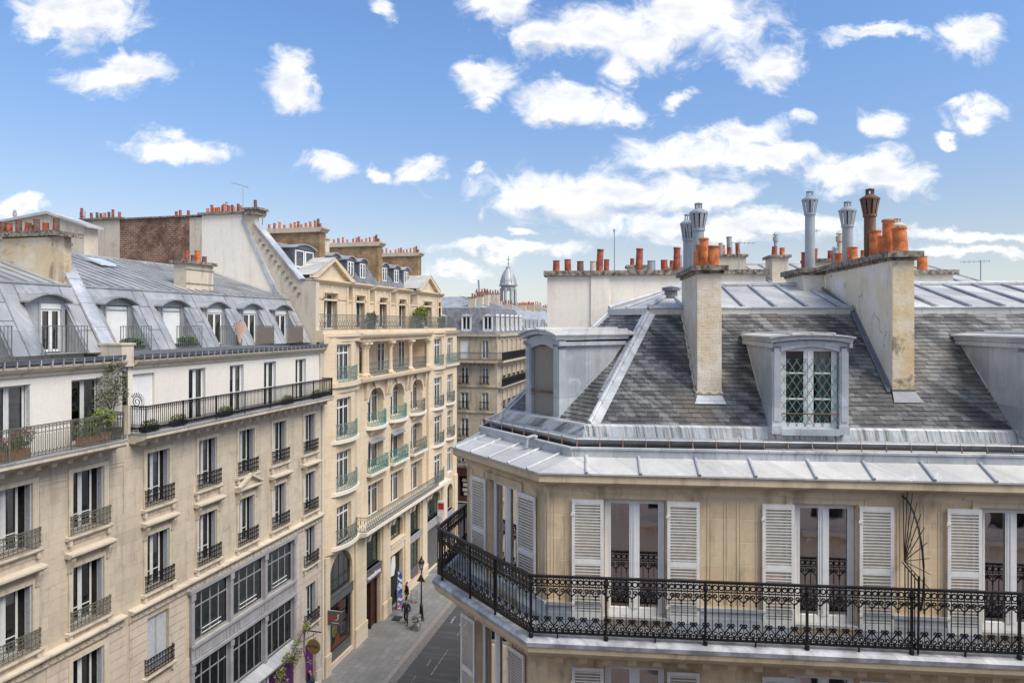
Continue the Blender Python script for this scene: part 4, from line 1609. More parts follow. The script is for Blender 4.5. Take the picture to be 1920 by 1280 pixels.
for y, h, m_ in [(8.25, .34, 'terracotta'), (7.95, .55, 'terracotta_red'), (7.8, .38, 'terracotta'), (7.6, .38, 'terracotta'), (7.45, .38, 'terracotta'), (7.2, .5, 'terracotta_red'), (6.95, .55, 'terracotta'), (6.7, .45, 'terracotta_red'), (6.5, .5, 'terracotta_red'), (6.35, .35, 'terracotta'), (6.1, .55, 'terracotta_brown'), (5.8, .4, 'terracotta'),
                 (17.9, .75, 'terracotta_red'), (17.1, .4, 'terracotta_red'), (16.7, .42, 'terracotta_brown'), (16.4, .35, 'terracotta_brown'), (16.0, .36, 'terracotta'), (15.7, .4, 'terracotta_brown'), (15.4, .55, 'terracotta_red'), (15.0, .4, 'terracotta_red'), (10.6, .25, 'terracotta_red'), (10.2, .3, 'terracotta_red'), (9.7, .28, 'terracotta_red')]:
    pl.append((37.62 + rr.uniform(-.1, .1), y, 28.12, .085, h, m_, 'pot'))
pl.append((37.7, 4.85, 28.3, .1, .55, 'terracotta_brown', 'pot'))
pl.append((37.6, 6.85, 28.12, .06, .75, 'pipe_metal', 'cowl'))
pots(pwall, pl)
mb = MB()
for y in (17.35, 17.75):
    mb.tube([(37.3, y, 25.0), (37.3, y, 28.6)], .02, 5)
for k in range(9):
    mb.tube([(37.3, 17.35, 25.2 + k * .38), (37.3, 17.75, 25.2 + k * .38)], .016, 4)
FC.ob('ladder', mb, 'iron_dark')
# street wall
OFF = .25
zt = 20.35
bow1, bow5 = (38.45, 40.75), (55.2, 57.55)
def bowwall(u0, a, b, u1, yb_, holes, z0=7.25, z1=zt, mat='stone_warm'):
    mb = MB()
    wall(mb, a, b, z0, z1, holes, yb_, .3)
    mb.quad((u0, 0, z0), (a, yb_, z0), (a, yb_, z1), (u0, 0, z1))
    mb.quad((b, yb_, z0), (u1, OFF if u1 < 50 else 0, z0), (u1, OFF if u1 < 50 else 0, z1), (b, yb_, z1))
    FC.ob('bow_front', mb, [mat, 'interior'])
hb = lambda a, b: [(a, b, 7.62, 9.95), (a, b, 10.95, 13.3), (a, b, 14.1, 16.6), (a, b, 17.65, 19.93)]
hb1, hb5, hb6 = hb(38.42 + .03, 40.3), hb(55.3, 57.2), hb(59.4, 60.9)
bowwall(37.42, 38.25, 40.75, 42.2, -.3, hb1)
bowwall(54.7, 55.1, 57.5, 58.3, -.25, hb5)
mb = MB()
wall(mb, 58.3, 62.0, 7.25, zt, hb6, 0, .3)
mb.quad((62, 0, -.6), (62, 14, -.6), (62, 14, 20.4), (62, 0, 20.4))
FC.ob('wall', mb, ['stone_warm', 'interior'])
bays = [(43.85, 46.3), (47.6, 50.0), (51.5, 53.9)]
mb = MB()
hc = []
for a, b in bays:
    hc += [(a, b, 14.25, 16.75, .95), (a, b, 10.95, 13.15, .3), (a, b, 7.65, 10.05)]
wall(mb, 42.2, 54.7, 7.25, 17.0, hc, OFF, .5, .8, mi_room=1)
# loggia: back wall, floor, ceiling
wall(mb, 42.2, 54.7, 17.0, zt, [(42.5, 54.4, 17.6, 19.95)], OFF, .05, 1.2, mi_room=0)
mb.quad((54.7, OFF, 7.25), (54.7, 0, 7.25), (54.7, 0, zt), (54.7, OFF, zt))
FC.ob('wall', mb, ['stone_warm', 'interior'])
for i, (a, b) in enumerate(bays):
    c = (a + b) / 2 + .1
    for z0_, z1_, r_ in ((14.2, 16.6, .8), (10.95, 13.1, 0), (7.65, 10.0, 0)):
        window(FC, a + .25, b - .1, z0_, z1_, OFF + .42, 'white_paint', .07, .12, (.78,), 1, 'glass', 'rnd')
    window(FC, a + .2, a + 1.5, 17.6, 19.8, OFF + 1.2, 'white_paint', .07, .12, (.78,))
    m2 = MB().box(a + .2, a + 1.5, OFF + 1.235, OFF + 1.245, 17.6, 19.8)
    FC.ob('room', m2, 'interior')
for j, hs in enumerate((hb1, hb5, hb6)):
    yb_ = (-.3, -.25, 0)[j]
    for i, (a, b, c, d) in enumerate(hs):
        window(FC, a + .03, b - .03, c, d - .03, yb_ + .2, 'white_paint', .07, 0, (.77,), 3, 'glass', 'rnd', bars=.09)
# cornices, bands and curved slabs
def bowpath(u0, u1, bulge, y0=0., n=12):
    return [(u0 + (u1 - u0) * k / n, y0 - bulge * (1 - (2 * k / n - 1) ** 2) ** .6) for k in range(n + 1)]
def slab(pts, z, h=.22, mat='stone_light', ext=0.):
    mb = MB()
    n = len(pts)
    poly = pts + [(pts[-1][0], 1.0), (pts[0][0], 1.0)]
    mb.prism(poly, 'z', z - h, z)
    return FC.ob('balcony_slab', mb, mat)
for (a, b, bl) in ((37.75, 41.7, .72), (54.75, 58.35, .6)):
    for z in (7.62, 10.92, 14.08):
        slab(bowpath(a, b, bl), z)
        mt = 'iron_teal_grey' if a < 40 and z > 8 else 'iron_grey'
        FC.ob('balcony_railing', railing([(x, y + .06) for x, y in bowpath(a + .25, b - .2, bl - .05, 0, 10)], .95, 'nouveau', 1.2), mt, z=z)
for z in (10.92, 14.08):
    slab(bowpath(58.9, 61.4, .4), z, .2)
    FC.ob('balcony_railing', railing([(x, y + .05) for x, y in bowpath(59.1, 61.2, .35, 0, 8)], .95, 'nouveau', 1.2), 'iron_grey', z=z)
for i, (a, b) in enumerate(bays):
    slab(bowpath(a - .35, b + .3, .62, OFF - .05), 14.12)
    FC.ob('balcony_railing', railing([(x, y + .06) for x, y in bowpath(a - .15, b + .15, .55, OFF - .05, 10)], .95, 'nouveau', 1.2), 'iron_teal' if i < 2 else 'iron_grey', z=14.12)
    slab([(a - .3, OFF - .4), (b + .3, OFF - .4)], 10.92, .2)
    FC.ob('balcony_railing', railing([(a - .15, OFF), (a - .15, OFF - .34), (b + .15, OFF - .34), (b + .15, OFF)], .95, 'nouveau', 1.25), 'iron_teal' if i < 2 else 'iron_grey', z=10.92)
    # carved arch surround, keystone and under-slab mouldings
    mb = MB()
    n = 12
    for k in range(n):
        t0_, t1_ = pi * k / n, pi * (k + 1) / n
        f_ = lambda t_, r_: ((a + b) / 2 - (b - a) / 2 * cos(t_) * r_, 16.75 - .95 + .95 * sin(t_) * r_)
        p = [f_(t0_, 1.0), f_(t1_, 1.0), f_(t1_, 1.16), f_(t0_, 1.16)]
        mb.prism(p, 'y', OFF - .07, OFF)
    mb.prism([(a + .9, 16.7), (b - .9, 16.7), (b - .7, 17.2), (a + .7, 17.2)], 'y', OFF - .16, OFF - .071)
    for x in (a - .62, b + .25):
        mb.prism([(OFF, 16.0), (OFF - .1, 16.1), (OFF - .22, 16.7), (OFF - .25, 17.2), (OFF, 17.2)], 'x', x, x + .36)
    mb.prism([(OFF, 13.5), (OFF - .2, 13.55), (OFF - .4, 13.9), (OFF, 13.91)], 'x', a + .1, b - .1)
    mb.prism([(OFF, 10.35), (OFF - .15, 10.4), (OFF - .3, 10.7), (OFF, 10.71)], 'x', a + .1, b - .1)
    split_ob(FC, 'carved_surround', mb, 'stone_warm')
    if i < 2:
        m2 = MB()
        m2.prism([(OFF - .0, 13.14), (OFF - .22, 13.0), (OFF - .22, 12.9), (OFF - .2, 12.9), (OFF, 13.08)], 'x', a + .05, b - .1)
        FC.ob('awning', m2, 'grey_frame')
mb = MB()   # loggia cornice
mb.prism([(OFF, 17.15), (-.05, 17.2), (-.3, 17.32), (-.34, 17.5), (-.34, 17.58), (OFF + 1.2, 17.58), (OFF + 1.2, 17.15)], 'x', 41.9, 54.8)
FC.ob('cornice', mb, 'stone_warm')
for a, b, bl in ((37.5, 42.0, .5), (54.7, 58.5, .45)):
    mb = MB()
    mb.prism(bowpath(a, b, bl + .1) + [(b, .5), (a, .5)], 'z', 17.3, 17.58)
    mb.prism(bowpath(a, b, bl - .1) + [(b, .5), (a, .5)], 'z', 16.95, 17.299)
    FC.ob('cornice', mb, 'stone_warm')
    FC.ob('balcony_railing', railing([(x, y + .05) for x, y in bowpath(a + .5, b - .3, bl, 0, 10)], .95, 'nouveau', 1.1), 'iron_teal_grey', z=17.58)
mb = MB()
mb.prism([(0, 17.3), (-.25, 17.35), (-.25, 17.58), (.5, 17.58), (.5, 17.3)], 'x', 58.5, 62.1)
FC.ob('cornice', mb, 'stone_warm')
FC.ob('balcony_railing', railing([(58.6, -.2), (62.0, -.2), (62.0, .6)], .95, 'nouveau', 1.1), 'iron_teal_grey', z=17.58)
for u in (42.75, 43.15, 47.0, 50.75, 54.45):      # loggia columns
    mb = MB()
    mb.box(u - .3, u + .3, -.28, .32, 17.58, 17.7)
    mb.lathe([(.27, 17.7), (.28, 17.76), (.18, 17.86), (.155, 19.45), (.17, 19.5), (.27, 19.75), (.29, 19.8)], u, .02, 14)
    mb.box(u - .33, u + .33, -.3, .35, 19.8, 19.95)
    FC.ob('column', mb, 'stone_warm', smooth=True)
for a, b in ((43.5, 46.7), (47.4, 50.4), (51.1, 54.2)):
    FC.ob('balcony_railing', railing([(a, .0), (b, .0)], .95, 'nouveau', 1.3), 'iron_grey', z=17.6)
mb = MB()
mb.prism([(OFF, 19.96), (-.1, 19.98), (-.12, 20.2), (-.3, 20.3), (-.38, 20.45), (-.38, 20.6), (3, 20.6), (3, 19.96)], 'x', 41.8, 54.9)
for a, b, bl in ((37.45, 42.2, .35), (54.7, 58.6, .35)):
    mb.prism(bowpath(a, b, bl + .12) + [(b, 3), (a, 3)], 'z', 20.4, 20.6)
    mb.prism(bowpath(a, b, bl) + [(b, 3), (a, 3)], 'z', 20.1, 20.399)
mb.prism([(0, 20.1), (-.2, 20.35), (-.3, 20.6), (3, 20.6), (3, 20.1)], 'x', 58.6, 62.2)
mb.box(37.45, 62.15, .1, 6.0, 20.601, 20.8)
FC.ob('cornice', mb, 'stone_warm')
FC.ob('long_railing', railing([(37.5, 1.6), (37.5, .8), (42.5, .55), (61.9, .2), (61.9, 2.)], 1.0, 'nouveau', 1.1), 'iron_grey', z=20.8)
# attic blocks with windows and pediments
blocks = [(38.5, 43.35, 40.1, 41.85, 1), (43.9, 46.6, 44.5, 45.9, 0), (47.4, 50.35, 48.35, 49.7, 0), (51.35, 54.2, 52.0, 53.4, 0), (55.8, 60.5, 57.3, 59.4, 1), (60.7, 61.95, 60.95, 61.8, 0)]
mb = MB()
wall(mb, 37.5, 61.98, 20.8, 22.7, [(c, d, 20.85, 22.7) for a, b, c, d, p in blocks], 1.56, .3)
mb.box(37.5, 61.98, 1.5, 2.0, 22.7, 22.82)
FC.ob('attic_wall', mb, ['stone_warm', 'interior'])
for a, b, c, d, p in blocks:
    mb = MB()
    mb.box(a, c, 1.5, 2.2, 20.8, 24.0)
    mb.box(d, b, 1.5, 2.2, 20.8, 24.0)
    mb.box(c, d, 1.5, 2.2, 23.2, 24.0)
    mb.prism([(1.5, 23.72), (1.3, 23.85), (1.2, 23.95), (1.2, 24.05), (2.6, 24.05), (2.6, 23.72)], 'x', a - .12, b + .12)
    mb.prism([(c - .12, 22.9), (c - .12, 23.3), ((c + d) / 2, 23.5), (d + .12, 23.3), (d + .12, 22.9), (d + .02, 22.9), (d + .02, 23.2), (c - .02, 23.2), (c - .02, 22.9)], 'y', 1.44, 1.499)
    mb.box(a + .02, a + .3, 1.44, 1.499, 20.8, 23.7)
    mb.box(b - .3, b - .02, 1.44, 1.499, 20.8, 23.7)
    mb.box((c + d) / 2 - .12, (c + d) / 2 + .12, 1.42, 1.499, 23.3, 23.7)
    FC.ob('attic_bay', mb, 'stone_warm')
    window(FC, c + .02, d - .05, 20.85, 23.18, 1.85, 'white_paint', .07, .1, (.8,), 1)
    m2 = MB().box(c, d, 1.93, 1.95, 20.82, 23.2)
    FC.ob('room', m2, 'interior')
    if p:
        m_ = (a + b) / 2
        mb = MB()
        mb.prism([(a - .1, 24.05), (b + .1, 24.05), (m_, 25.25)], 'y', 1.42, 2.4)
        for s_ in (1, -1):
            mb.prism([(m_ + s_ * (b - m_ + .3), 24.05), (m_ + s_ * (b - m_ + .3), 24.2), (m_, 25.5), (m_, 25.27), (m_ + s_ * (b - m_ - .2), 24.05)], 'y', 1.15, 1.419)
        FC.ob('pediment', mb, 'stone_warm')
        mb = MB()
        for s_ in (1, -1):
            mb.quad((m_ + s_ * (b - m_ + .32), 1.12, 24.23), (m_, 1.12, 25.53), (m_, 4.2, 25.53), (m_ + s_ * (b - m_ + .32), 4.2, 24.23))
            for t_ in (.33, .66):
                xx = m_ + s_ * (b - m_ + .3) * t_
                mb.tube([(xx, 1.14, 25.54 - 1.3 * t_), (xx, 4.2, 25.54 - 1.3 * t_)], .025, 5)
        FC.ob('pediment_roof', mb, 'zinc_weathered')
# slate and zinc roof, brick chimney walls, dormers
mb = MB()
mb.quad((37.8, 1.9, 23.3), (62, 1.9, 23.3), (62, 4.2, 26.3), (37.8, 4.2, 26.3))
mb.quad((37.8, 1.9, 23.3), (62, 1.9, 23.3), (62, 2.1, 22.75), (37.8, 2.1, 22.75))
mb.poly([(62, 1.9, 20.8), (62, 1.9, 23.3), (62, 4.2, 26.3), (62, 8, 27.0), (62, 12, 23), (62, 12, 20.8)])
FC.ob('roof_slope', mb, 'slate_far')
mb = MB()
mb.quad((37.8, 4.2, 26.3), (62, 4.2, 26.3), (62, 8, 27.1), (37.8, 8, 27.1))
mb.quad((37.8, 8, 27.1), (62, 8, 27.1), (62, 16, 24), (37.8, 16, 24))
mb.box(37.8, 62, 4.05, 4.3, 26.22, 26.36)
for k in range(38):
    u = 38.2 + k * .64
    mb.tube([(u, 4.2, 26.33), (u, 8, 27.12)], .03, 5)
FC.ob('roof', mb, 'zinc')
def small_dormer(F, a, b, z0_, z1_, yf, big=False):
    mb = MB()
    c = (a + b) / 2
    mb.box(a - .14, a, yf, yf + .1, z0_, z1_)
    mb.box(b, b + .14, yf, yf + .1, z0_, z1_)
    mb.box(a, b, yf, yf + .1, z1_ - .05, z1_)
    mb.box(a - .14, b + .14, yf - .05, yf + .1, z0_ - .12, z0_ - .001)
    yb_ = yf + 1.9
    for x in (a - .14, b + .14):
        mb.quad((x, yf + .1, z0_ - .8), (x, yb_, z0_ - .8), (x, yb_, z1_), (x, yf + .1, z1_))
    mb.box(a, b, yf + .12, yf + .13, z0_, z1_)
    n = 8
    arc = [(c + (b - c + .24) * (2 * k / n - 1), z1_ + .28 * (1 - (2 * k / n - 1) ** 2)) for k in range(n + 1)]
    mb.prism([(x, z) for x, z in arc], 'y', yf - .04, yf + .1)
    d = F.ob('dormer', mb, 'zinc_dark')
    m2 = MB().prism([(x, z + .002) for x, z in arc] + [(x, z + .07) for x, z in arc[::-1]], 'y', yf - .16, yb_)
    ob('dormer_roof', m2, 'zinc', d)
    G = Fac(d, 0, 0)
    if big:
        window(G, a + .03, c - .05, z0_, z1_ - .08, yf + .01, 'white_paint', .08, 0, (), 1, 'glass', [(-1, .96)])
        window(G, c + .05, b - .03, z0_, z1_ - .08, yf + .01, 'white_paint', .08, 0, (), 1, 'glass', [(-1, .96)])
    else:
        window(G, a + .02, b - .02, z0_, z1_ - .06, yf + .01, 'white_paint', .08, .1, (.7,), 1)
small_dormer(FC, 38.75, 41.0, 24.75, 25.95, 2.75, True)
for a in (43.7, 46.05, 48.0, 51.95, 54.3, 56.4):
    small_dormer(FC, a, a + .95, 24.65, 25.85, 2.95)
for u0_, yn in ((42.15, 3.0), (50.9, 2.8), (59.3, 2.8)):
    mb = MB().box(u0_, u0_ + .75, yn, 7.4, 23.2, 27.4)
    ch = FC.ob('chimney', mb, 'brick_buff')
    m2 = MB()
    m2.prism([(yn - .08, 27.4), (yn - .2, 27.55), (yn - .3, 27.62), (yn - .3, 27.72), (7.6, 27.72), (7.5, 27.4)], 'x', u0_ - .15, u0_ + .9)
    ob('cap', m2, 'stone_grey', ch)
    ys = [yn + .15, yn + .55, yn + .9, yn + 1.25, yn + 1.6, yn + 1.85, yn + 2.1, yn + 2.4, yn + 2.9, yn + 3.3, yn + 3.7, yn + 4.1]
    pots(ch, [(u0_ + .38, y, 27.72, .09, .3 + .07 * ((i * 7) % 4), 'terracotta' if i % 5 else 'terracotta_red', 'pot') for i, y in enumerate(ys)])
    pots(ch, [(u0_ + .38, yn + .33, 27.72, .09, .62, 'terracotta_brown', 'pot')])
for u0_, y0_ in ((37.9, 6.2), (46.2, 5.0)):
    ch = FC.ob('chimney', MB().box(u0_, u0_ + .9, y0_, y0_ + .5, 26, 27.5), 'stone_pale')
    ob('cap', MB().box(u0_ - .08, u0_ + .98, y0_ - .08, y0_ + .58, 27.5, 27.6), 'stone_grey', ch)
    pots(ch, [(u0_ + .3, y0_ + .25, 27.6, .1, .5, 'terracotta', 'pot'), (u0_ + .65, y0_ + .25, 27.6, .1, .3, 'terracotta_red', 'pot')])
# long first-floor balcony
mb = MB()
mb.prism([(0, 7.2), (-.5, 7.28), (-.82, 7.36), (-.9, 7.4), (-.9, 7.6), (OFF, 7.62)], 'x', 41.3, 57.9)
for (a, b) in ((42.2, 43.4), (46.2, 47.4), (50.0, 51.3), (53.8, 55.0)):
    mb.prism([(0, 6.4), (-.2, 6.5), (-.3, 6.9), (-.7, 7.2), (-.7, 7.27), (0, 7.27)], 'x', a + .1, a + .4)
    mb.prism([(0, 6.4), (-.2, 6.5), (-.3, 6.9), (-.7, 7.2), (-.7, 7.27), (0, 7.27)], 'x', b - .4, b - .1)
FC.ob('balcony_slab', mb, 'stone_light')
FC.ob('long_railing', railing([(41.4, -.1), (41.4, -.82), (55.0, -.82)], .95, 'nouveau', 1.2), 'iron_grey', z=7.62)
# ground storeys
gh = [(38.1, 41.1, 4.45, 6.95, 1.5), (38.1, 41.1, .35, 4.0), (43.1, 45.35, 4.45, 7.0), (43.1, 45.35, .1, 3.6), (46.95, 49.3, 5.15, 6.7, .4), (46.95, 49.3, .15, 4.15), (50.6, 52.9, 4.5, 6.85, .4), (50.6, 52.9, .9, 3.95), (54.3, 57.6, 4.6, 6.85, .8), (54.3, 57.6, .35, 3.9), (59.3, 60.9, 4.2, 6.6, .7), (59.3, 60.9, .6, 3.4)]
mb = MB()
wall(mb, 37.4, 62.0, -.6, 7.25, gh, .02, .35, 1.0)
FC.ob('ground_floor_wall', mb, ['stone_warm', 'room_brown'])
mb = MB()
for a, b in ((37.45, 38.0), (41.3, 42.9), (45.5, 46.8), (49.45, 50.5), (53.05, 54.15), (57.75, 59.1), (61.1, 61.98)):
    mb.box(a, b, -.1, .02, 1.3, 7.15)
    mb.box(a - .05, b + .05, -.18, .02, 1.0, 1.3)
    mb.box(a - .05, b + .05, -.16, .02, -.5, .999)
    if b - a > 1:
        for z in [1.5 + .38 * k for k in range(15)]:
            mb.box(a + .02, a + .4, -.125, -.101, z, z + .35)
split_ob(FC, 'pilaster', mb, 'stone_warm')
mb = MB()
mb.box(38.05, 41.15, -.02, .3, 3.95, 4.5)
mb.box(38.05, 41.15, -.08, -.021, 4.5, 4.56)
FC.ob('shop_fascia', mb, 'shop_grey')
mb = MB()
mb.box(43.05, 45.4, -.04, .3, 3.6, 4.35)
mb.box(43.05, 45.4, -.1, .3, 4.351, 4.45)
FC.ob('shop_fascia', mb, 'shop_grey')
mb = MB().box(46.85, 49.4, -.14, .3, 4.75, 5.05)
mb.box(46.85, 49.4, -.06, .3, 4.2, 4.749)
mb.box(46.8, 49.45, -.18, .3, 5.051, 5.12)
FC.ob('door_lintel', mb, 'stone_warm')
mb = MB().box(50.55, 52.95, -.03, .3, 3.95, 4.5)
mb.box(54.25, 57.65, -.03, .3, 3.9, 4.6)
mb.box(59.25, 60.95, -.03, .3, 3.4, 4.2)
split_ob(FC, 'shop_fascia', mb, 'grey_panel')
window(FC, 38.15, 41.05, 4.58, 6.95, .18, 'steel_dark', .05, 0, (.3,), 4, 'glass_clear', [(-1, .96)], bars=.035)
window(FC, 43.15, 45.3, 4.46, 6.95, .25, 'steel_dark', .06, 0, (.4, .75), 3, 'glass_shop', bars=.04)
window(FC, 47.0, 49.25, 5.15, 6.7, .25, 'steel_dark', .06, 0, (.5,), 2, 'glass_shop', bars=.04)
window(FC, 50.65, 52.85, 4.5, 6.85, .25, 'steel_dark', .06, 0, (.5,), 3, 'glass_shop', bars=.04)
window(FC, 50.65, 52.85, 1.7, 3.9, .25, 'steel_dark', .06, 0, (.6,), 3, 'glass_shop', bars=.04)
window(FC, 54.35, 57.55, 4.62, 6.85, .25, 'steel_dark', .06, 0, (.5,), 4, 'glass_shop', bars=.04)
window(FC, 38.15, 41.05, .95, 3.9, .12, 'shop_grey', .06, 0, (), 1, 'glass_clear')
mb = MB().box(50.6, 52.9, .2, .34, .9, 1.69)
mb.box(54.35, 57.55, .2, .3, .4, 3.85)
mb.box(38.1, 41.1, .15, .37, .3, .94)
split_ob(FC, 'shop_base', mb, 'shop_grey')
mb = MB()   # shop window display: backing boards and hung garments, plain shapes
mb.box(38.25, 39.1, .42, .46, 1.0, 3.1)
FC.ob('display_cloth', mb, 'blue_cloth')
mb = MB()
mb.lathe([(.02, 1.6), (.3, 1.8), (.34, 2.2), (.2, 2.5), (.02, 2.6)], 39.35, .36, 10, sy=.1)
FC.ob('display_cloth', mb, 'yellow_cloth')
mb = MB()
mb.prism([(38.2, 1.0), (40.9, 1.0), (40.9, 1.12), (39.9, 1.3), (39.7, 1.9), (39.2, 1.3), (38.7, 1.2), (38.2, 1.1)], 'y', .28, .36)
FC.ob('display_cloth', mb, 'orange_cloth')
mb = MB()
mb.prism([(39.7, 3.1), (40.25, 3.2), (40.35, 3.9), (39.8, 3.95)], 'y', .3, .36)
FC.ob('display_cloth', mb, 'kraft_red')
mb = MB()
for z0_, z1_ in ((2.9, 3.4), (2.2, 2.75), (1.4, 2.0)):
    mb.box(40.3, 40.9, .44, .48, z0_, z1_)
split_ob(FC, 'display_frame', mb, 'dish')
mb = MB()
for z0_, z1_ in ((2.95, 3.35), (2.3, 2.7), (1.5, 1.95)):
    mb.box(40.42, 40.78, .42, .439, z0_, z1_)
mb.box(39.9, 40.2, .45, .5, 1.2, 3.0)
split_ob(FC, 'display_picture', mb, 'shop_grey')
mb = MB()
mb.box(43.15, 43.2, .2, .35, .1, 3.6)
mb.box(44.05, 44.15, .15, .35, .1, 3.6)
mb.box(44.95, 45.05, .15, .35, .1, 3.6)
split_ob(FC, 'shopfront_post', mb, 'wood_red')
mb = MB().box(44.2, 44.95, .3, .34, .1, 3.5)
FC.ob('shop_door', mb, 'wood_red')
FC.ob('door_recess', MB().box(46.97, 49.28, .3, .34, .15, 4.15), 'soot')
mb = MB()
mb.prism([(47.3, 2.6), (47.9, 2.5), (48.15, 3.1), (48.1, 3.9), (47.5, 4.0), (47.35, 3.3)], 'y', .12, .14)
FC.ob('notice_sheet', mb, 'cloth_white')


def text_mesh(txt, size, depth=.02, sx=1.):
    cu = bpy.data.curves.new('lettering', 'FONT')
    cu.body = txt
    cu.size = size
    cu.extrude = depth / 2
    t_ = bpy.data.objects.new('tmp', cu)
    COL.objects.link(t_)
    bpy.context.view_layer.update()
    me = bpy.data.meshes.new_from_object(t_.evaluated_get(bpy.context.evaluated_depsgraph_get()))
    bpy.data.objects.remove(t_)
    for v in me.vertices:
        x, y, z = v.co
        v.co = (x * sx, -z, y)
    me.name = 'lettering'
    return me


def lettering(F, txt, size, x, y, z, mat, sx=1.):
    me = text_mesh(txt, size, .04, sx)
    me.materials.append(MATS[mat])
    return F.place('lettering', me, x, y, z)


lettering(FC, 'maraudettes', .44, 43.12, -.07, 3.78, 'white_paint', .93)
lettering(FB, 'ETTI', 1.15, 29.2, -.05, 2.15, 'white_paint', 1.15)

# ================================================================ D: corner building across the side street, and those beyond it
D = thing('apartment_building', 'corner building with slate mansard and white dormers, across the side street', 'building', Lw(76.3, 0), LA, 'stone apartment buildings of the street')
FD = Fac(D, 0, 0)
FS = Fac(D, 0, 0, -pi / 2)
zf = [(17.2, 19.3, 1), (14.25, 16.2, 0), (11.35, 13.3, 0), (8.2, 10.3, 0), (5.2, 7.2, 0)]
sx_ = [(-10.4, -9.4), (-7.4, -6.45), (-4.4, -3.45), (-1.85, -1.05)]
mx_ = [(1.6, 2.4), (3.9, 4.7), (6.2, 7.0), (8.5, 9.3), (10.8, 11.6), (13.1, 13.9)]
for F_, xs, x0_, x1_ in ((FS, sx_, -12, 0), (FD, mx_, 0, 15)):
    mb = MB()
    wall(mb, x0_, x1_, 4.6, 19.9, [(a, b, z0_, z1_) for a, b in xs for z0_, z1_, t_ in zf], 0, .2, .6)
    F_.ob('wall', mb, ['stone_far', 'interior'])
    mb = MB()
    for (a, b) in xs:
        for z0_, z1_, t_ in zf:
            c1_, c2_ = a - .12, b + .12
            mb.box(c1_, a - .002, -.04, 0, z0_, z1_ + .12)
            mb.box(b + .002, c2_, -.04, 0, z0_, z1_ + .12)
            mb.box(a - .002, b + .002, -.04, 0, z1_ + .002, z1_ + .12)
    for z in (14.0, 11.05, 7.95, 4.9):
        mb.box(x0_, x1_ if F_ is FD else x1_ + .1, -.12, 0, z - .08, z + .06)
    mb.box(x0_, x1_, -.3, 0, 19.75, 20.0)
    mb.box(x0_, x1_, -.75, 0, 16.75, 17.0)
    n = round((x1_ - x0_) / .5)
    for k in range(n):
        mb.box(x0_ + k * .5 + .1, x0_ + k * .5 + .28, -.5, 0, 16.55, 16.749)
    F_.ob('cornice', mb, 'stone_far')
    for i, (a, b) in enumerate(xs):
        for j, (z0_, z1_, t_) in enumerate(zf):
            if F_ is FS and i == 2 and j == 0:
                F_.ob('closed_shutter', MB().box(a, b, .05, .1, z0_, z1_), 'white_panel')
            else:
                window(F_, a + .02, b - .02, z0_, z1_, .14, 'white_paint', .08, .12, (.72,), 1, 'glass', [(-1, .96)] if j in (2, 3) else None)
            if j:
                guard(F_, a - .2, b + .2, z0_ + .0, .95, 'iron_black', -.3, 'bars')
mb = railing([(-12, -.7), (.7, -.7)], .95, 'bars', 1.5)
FS.ob('long_railing', mb, 'iron_grey', z=17.0)
FD.ob('long_railing', railing([(-.6, -.7), (15, -.7)], .95, 'bars', 1.6), 'iron_black', z=17.0)
for z in (8.0, 14.05):
    FD.ob('balcony_slab', MB().box(0, 15, -.6, -.001, z - .2, z - .08), 'stone_far')
    FD.ob('long_railing', railing([(0, -.55), (15, -.55)], .95, 'bars', 1.6), 'iron_black', z=z - .08)
mb = MB()
mb.box(-12, 15, -.05, .0, 0, 1)
mb = MB()     # shop on the corner
wall(mb, -12, .02, -.2, 4.6, [(-9.5, -5.4, .9, 3.6), (-4.6, -.7, 1.2, 3.6)], .02, .2, .5)
FS.ob('shopfront', mb, ['wood_red', 'soot'])
mb = MB()
wall(mb, 0, 15, -.2, 4.6, [(1, 5, 1, 3.6), (6, 10, 1, 3.6)], .02, .2, .5)
FD.ob('ground_floor_wall', mb, ['stone_far', 'soot'])
mb = MB()
for (x, z, w_, h_) in ((-4.3, 2.9, .5, .4), (-3.7, 2.95, .5, .45), (-4.2, 2.35, .55, .4), (-3.5, 2.4, .45, .35), (-4.25, 1.8, .6, .35), (-3.4, 1.45, .4, .6), (-4.1, 1.35, .5, .3), (-2.8, 2.6, .5, .3)):
    mb.box(x, x + w_, .3, .33, z, z + h_)
    mb.box(x + .12, x + w_ - .12, .28, .299, z + .1, z + h_ - .1)
split_ob(FS, 'display_frame', mb, 'dish')
mb = MB()
y0_, y1_, z1_ = .3, 1.6, 23.1
mb.add([(.3, .3, 20.0), (15, .3, 20.0), (15, y1_, z1_), (y1_, y1_, z1_)], [(0, 1, 2, 3)])
mb.add([(.3, .3, 20.0), (.3, 12, 20.0), (y1_, 12, z1_), (y1_, y1_, z1_)], [(0, 1, 2, 3)])
FD.ob('roof_slope', mb, 'slate_far')
mb = MB()
mb.add([(y1_, y1_, z1_), (15, y1_, z1_), (15, 6, 24.6), (6, 6, 24.6)], [(0, 1, 2, 3)])
mb.add([(y1_, y1_, z1_), (y1_, 12, z1_), (6, 12, 24.6), (6, 6, 24.6)], [(0, 1, 2, 3)])
mb.add([(6, 6, 24.6), (15, 6, 24.6), (15, 12, 24), (6, 12, 24.6)], [(0, 1, 2, 3)])
for k in range(1, 18):
    mb.tube([(y1_ + .75 * k, y1_, z1_ + .03), (min(6 + .75 * k * .5, y1_ + .75 * k + 2), 6, 24.6)], .03, 4)
    if k < 13:
        mb.tube([(y1_, y1_ + .75 * k, z1_ + .03), (6, max(6, y1_ + .75 * k), 24.6)], .03, 4)
mb.box(.2, 15, .2, .5, 19.98, 20.12)
mb.box(.2, .5, .5, 12, 19.98, 20.12)
FD.ob('roof', mb, 'far_roof')
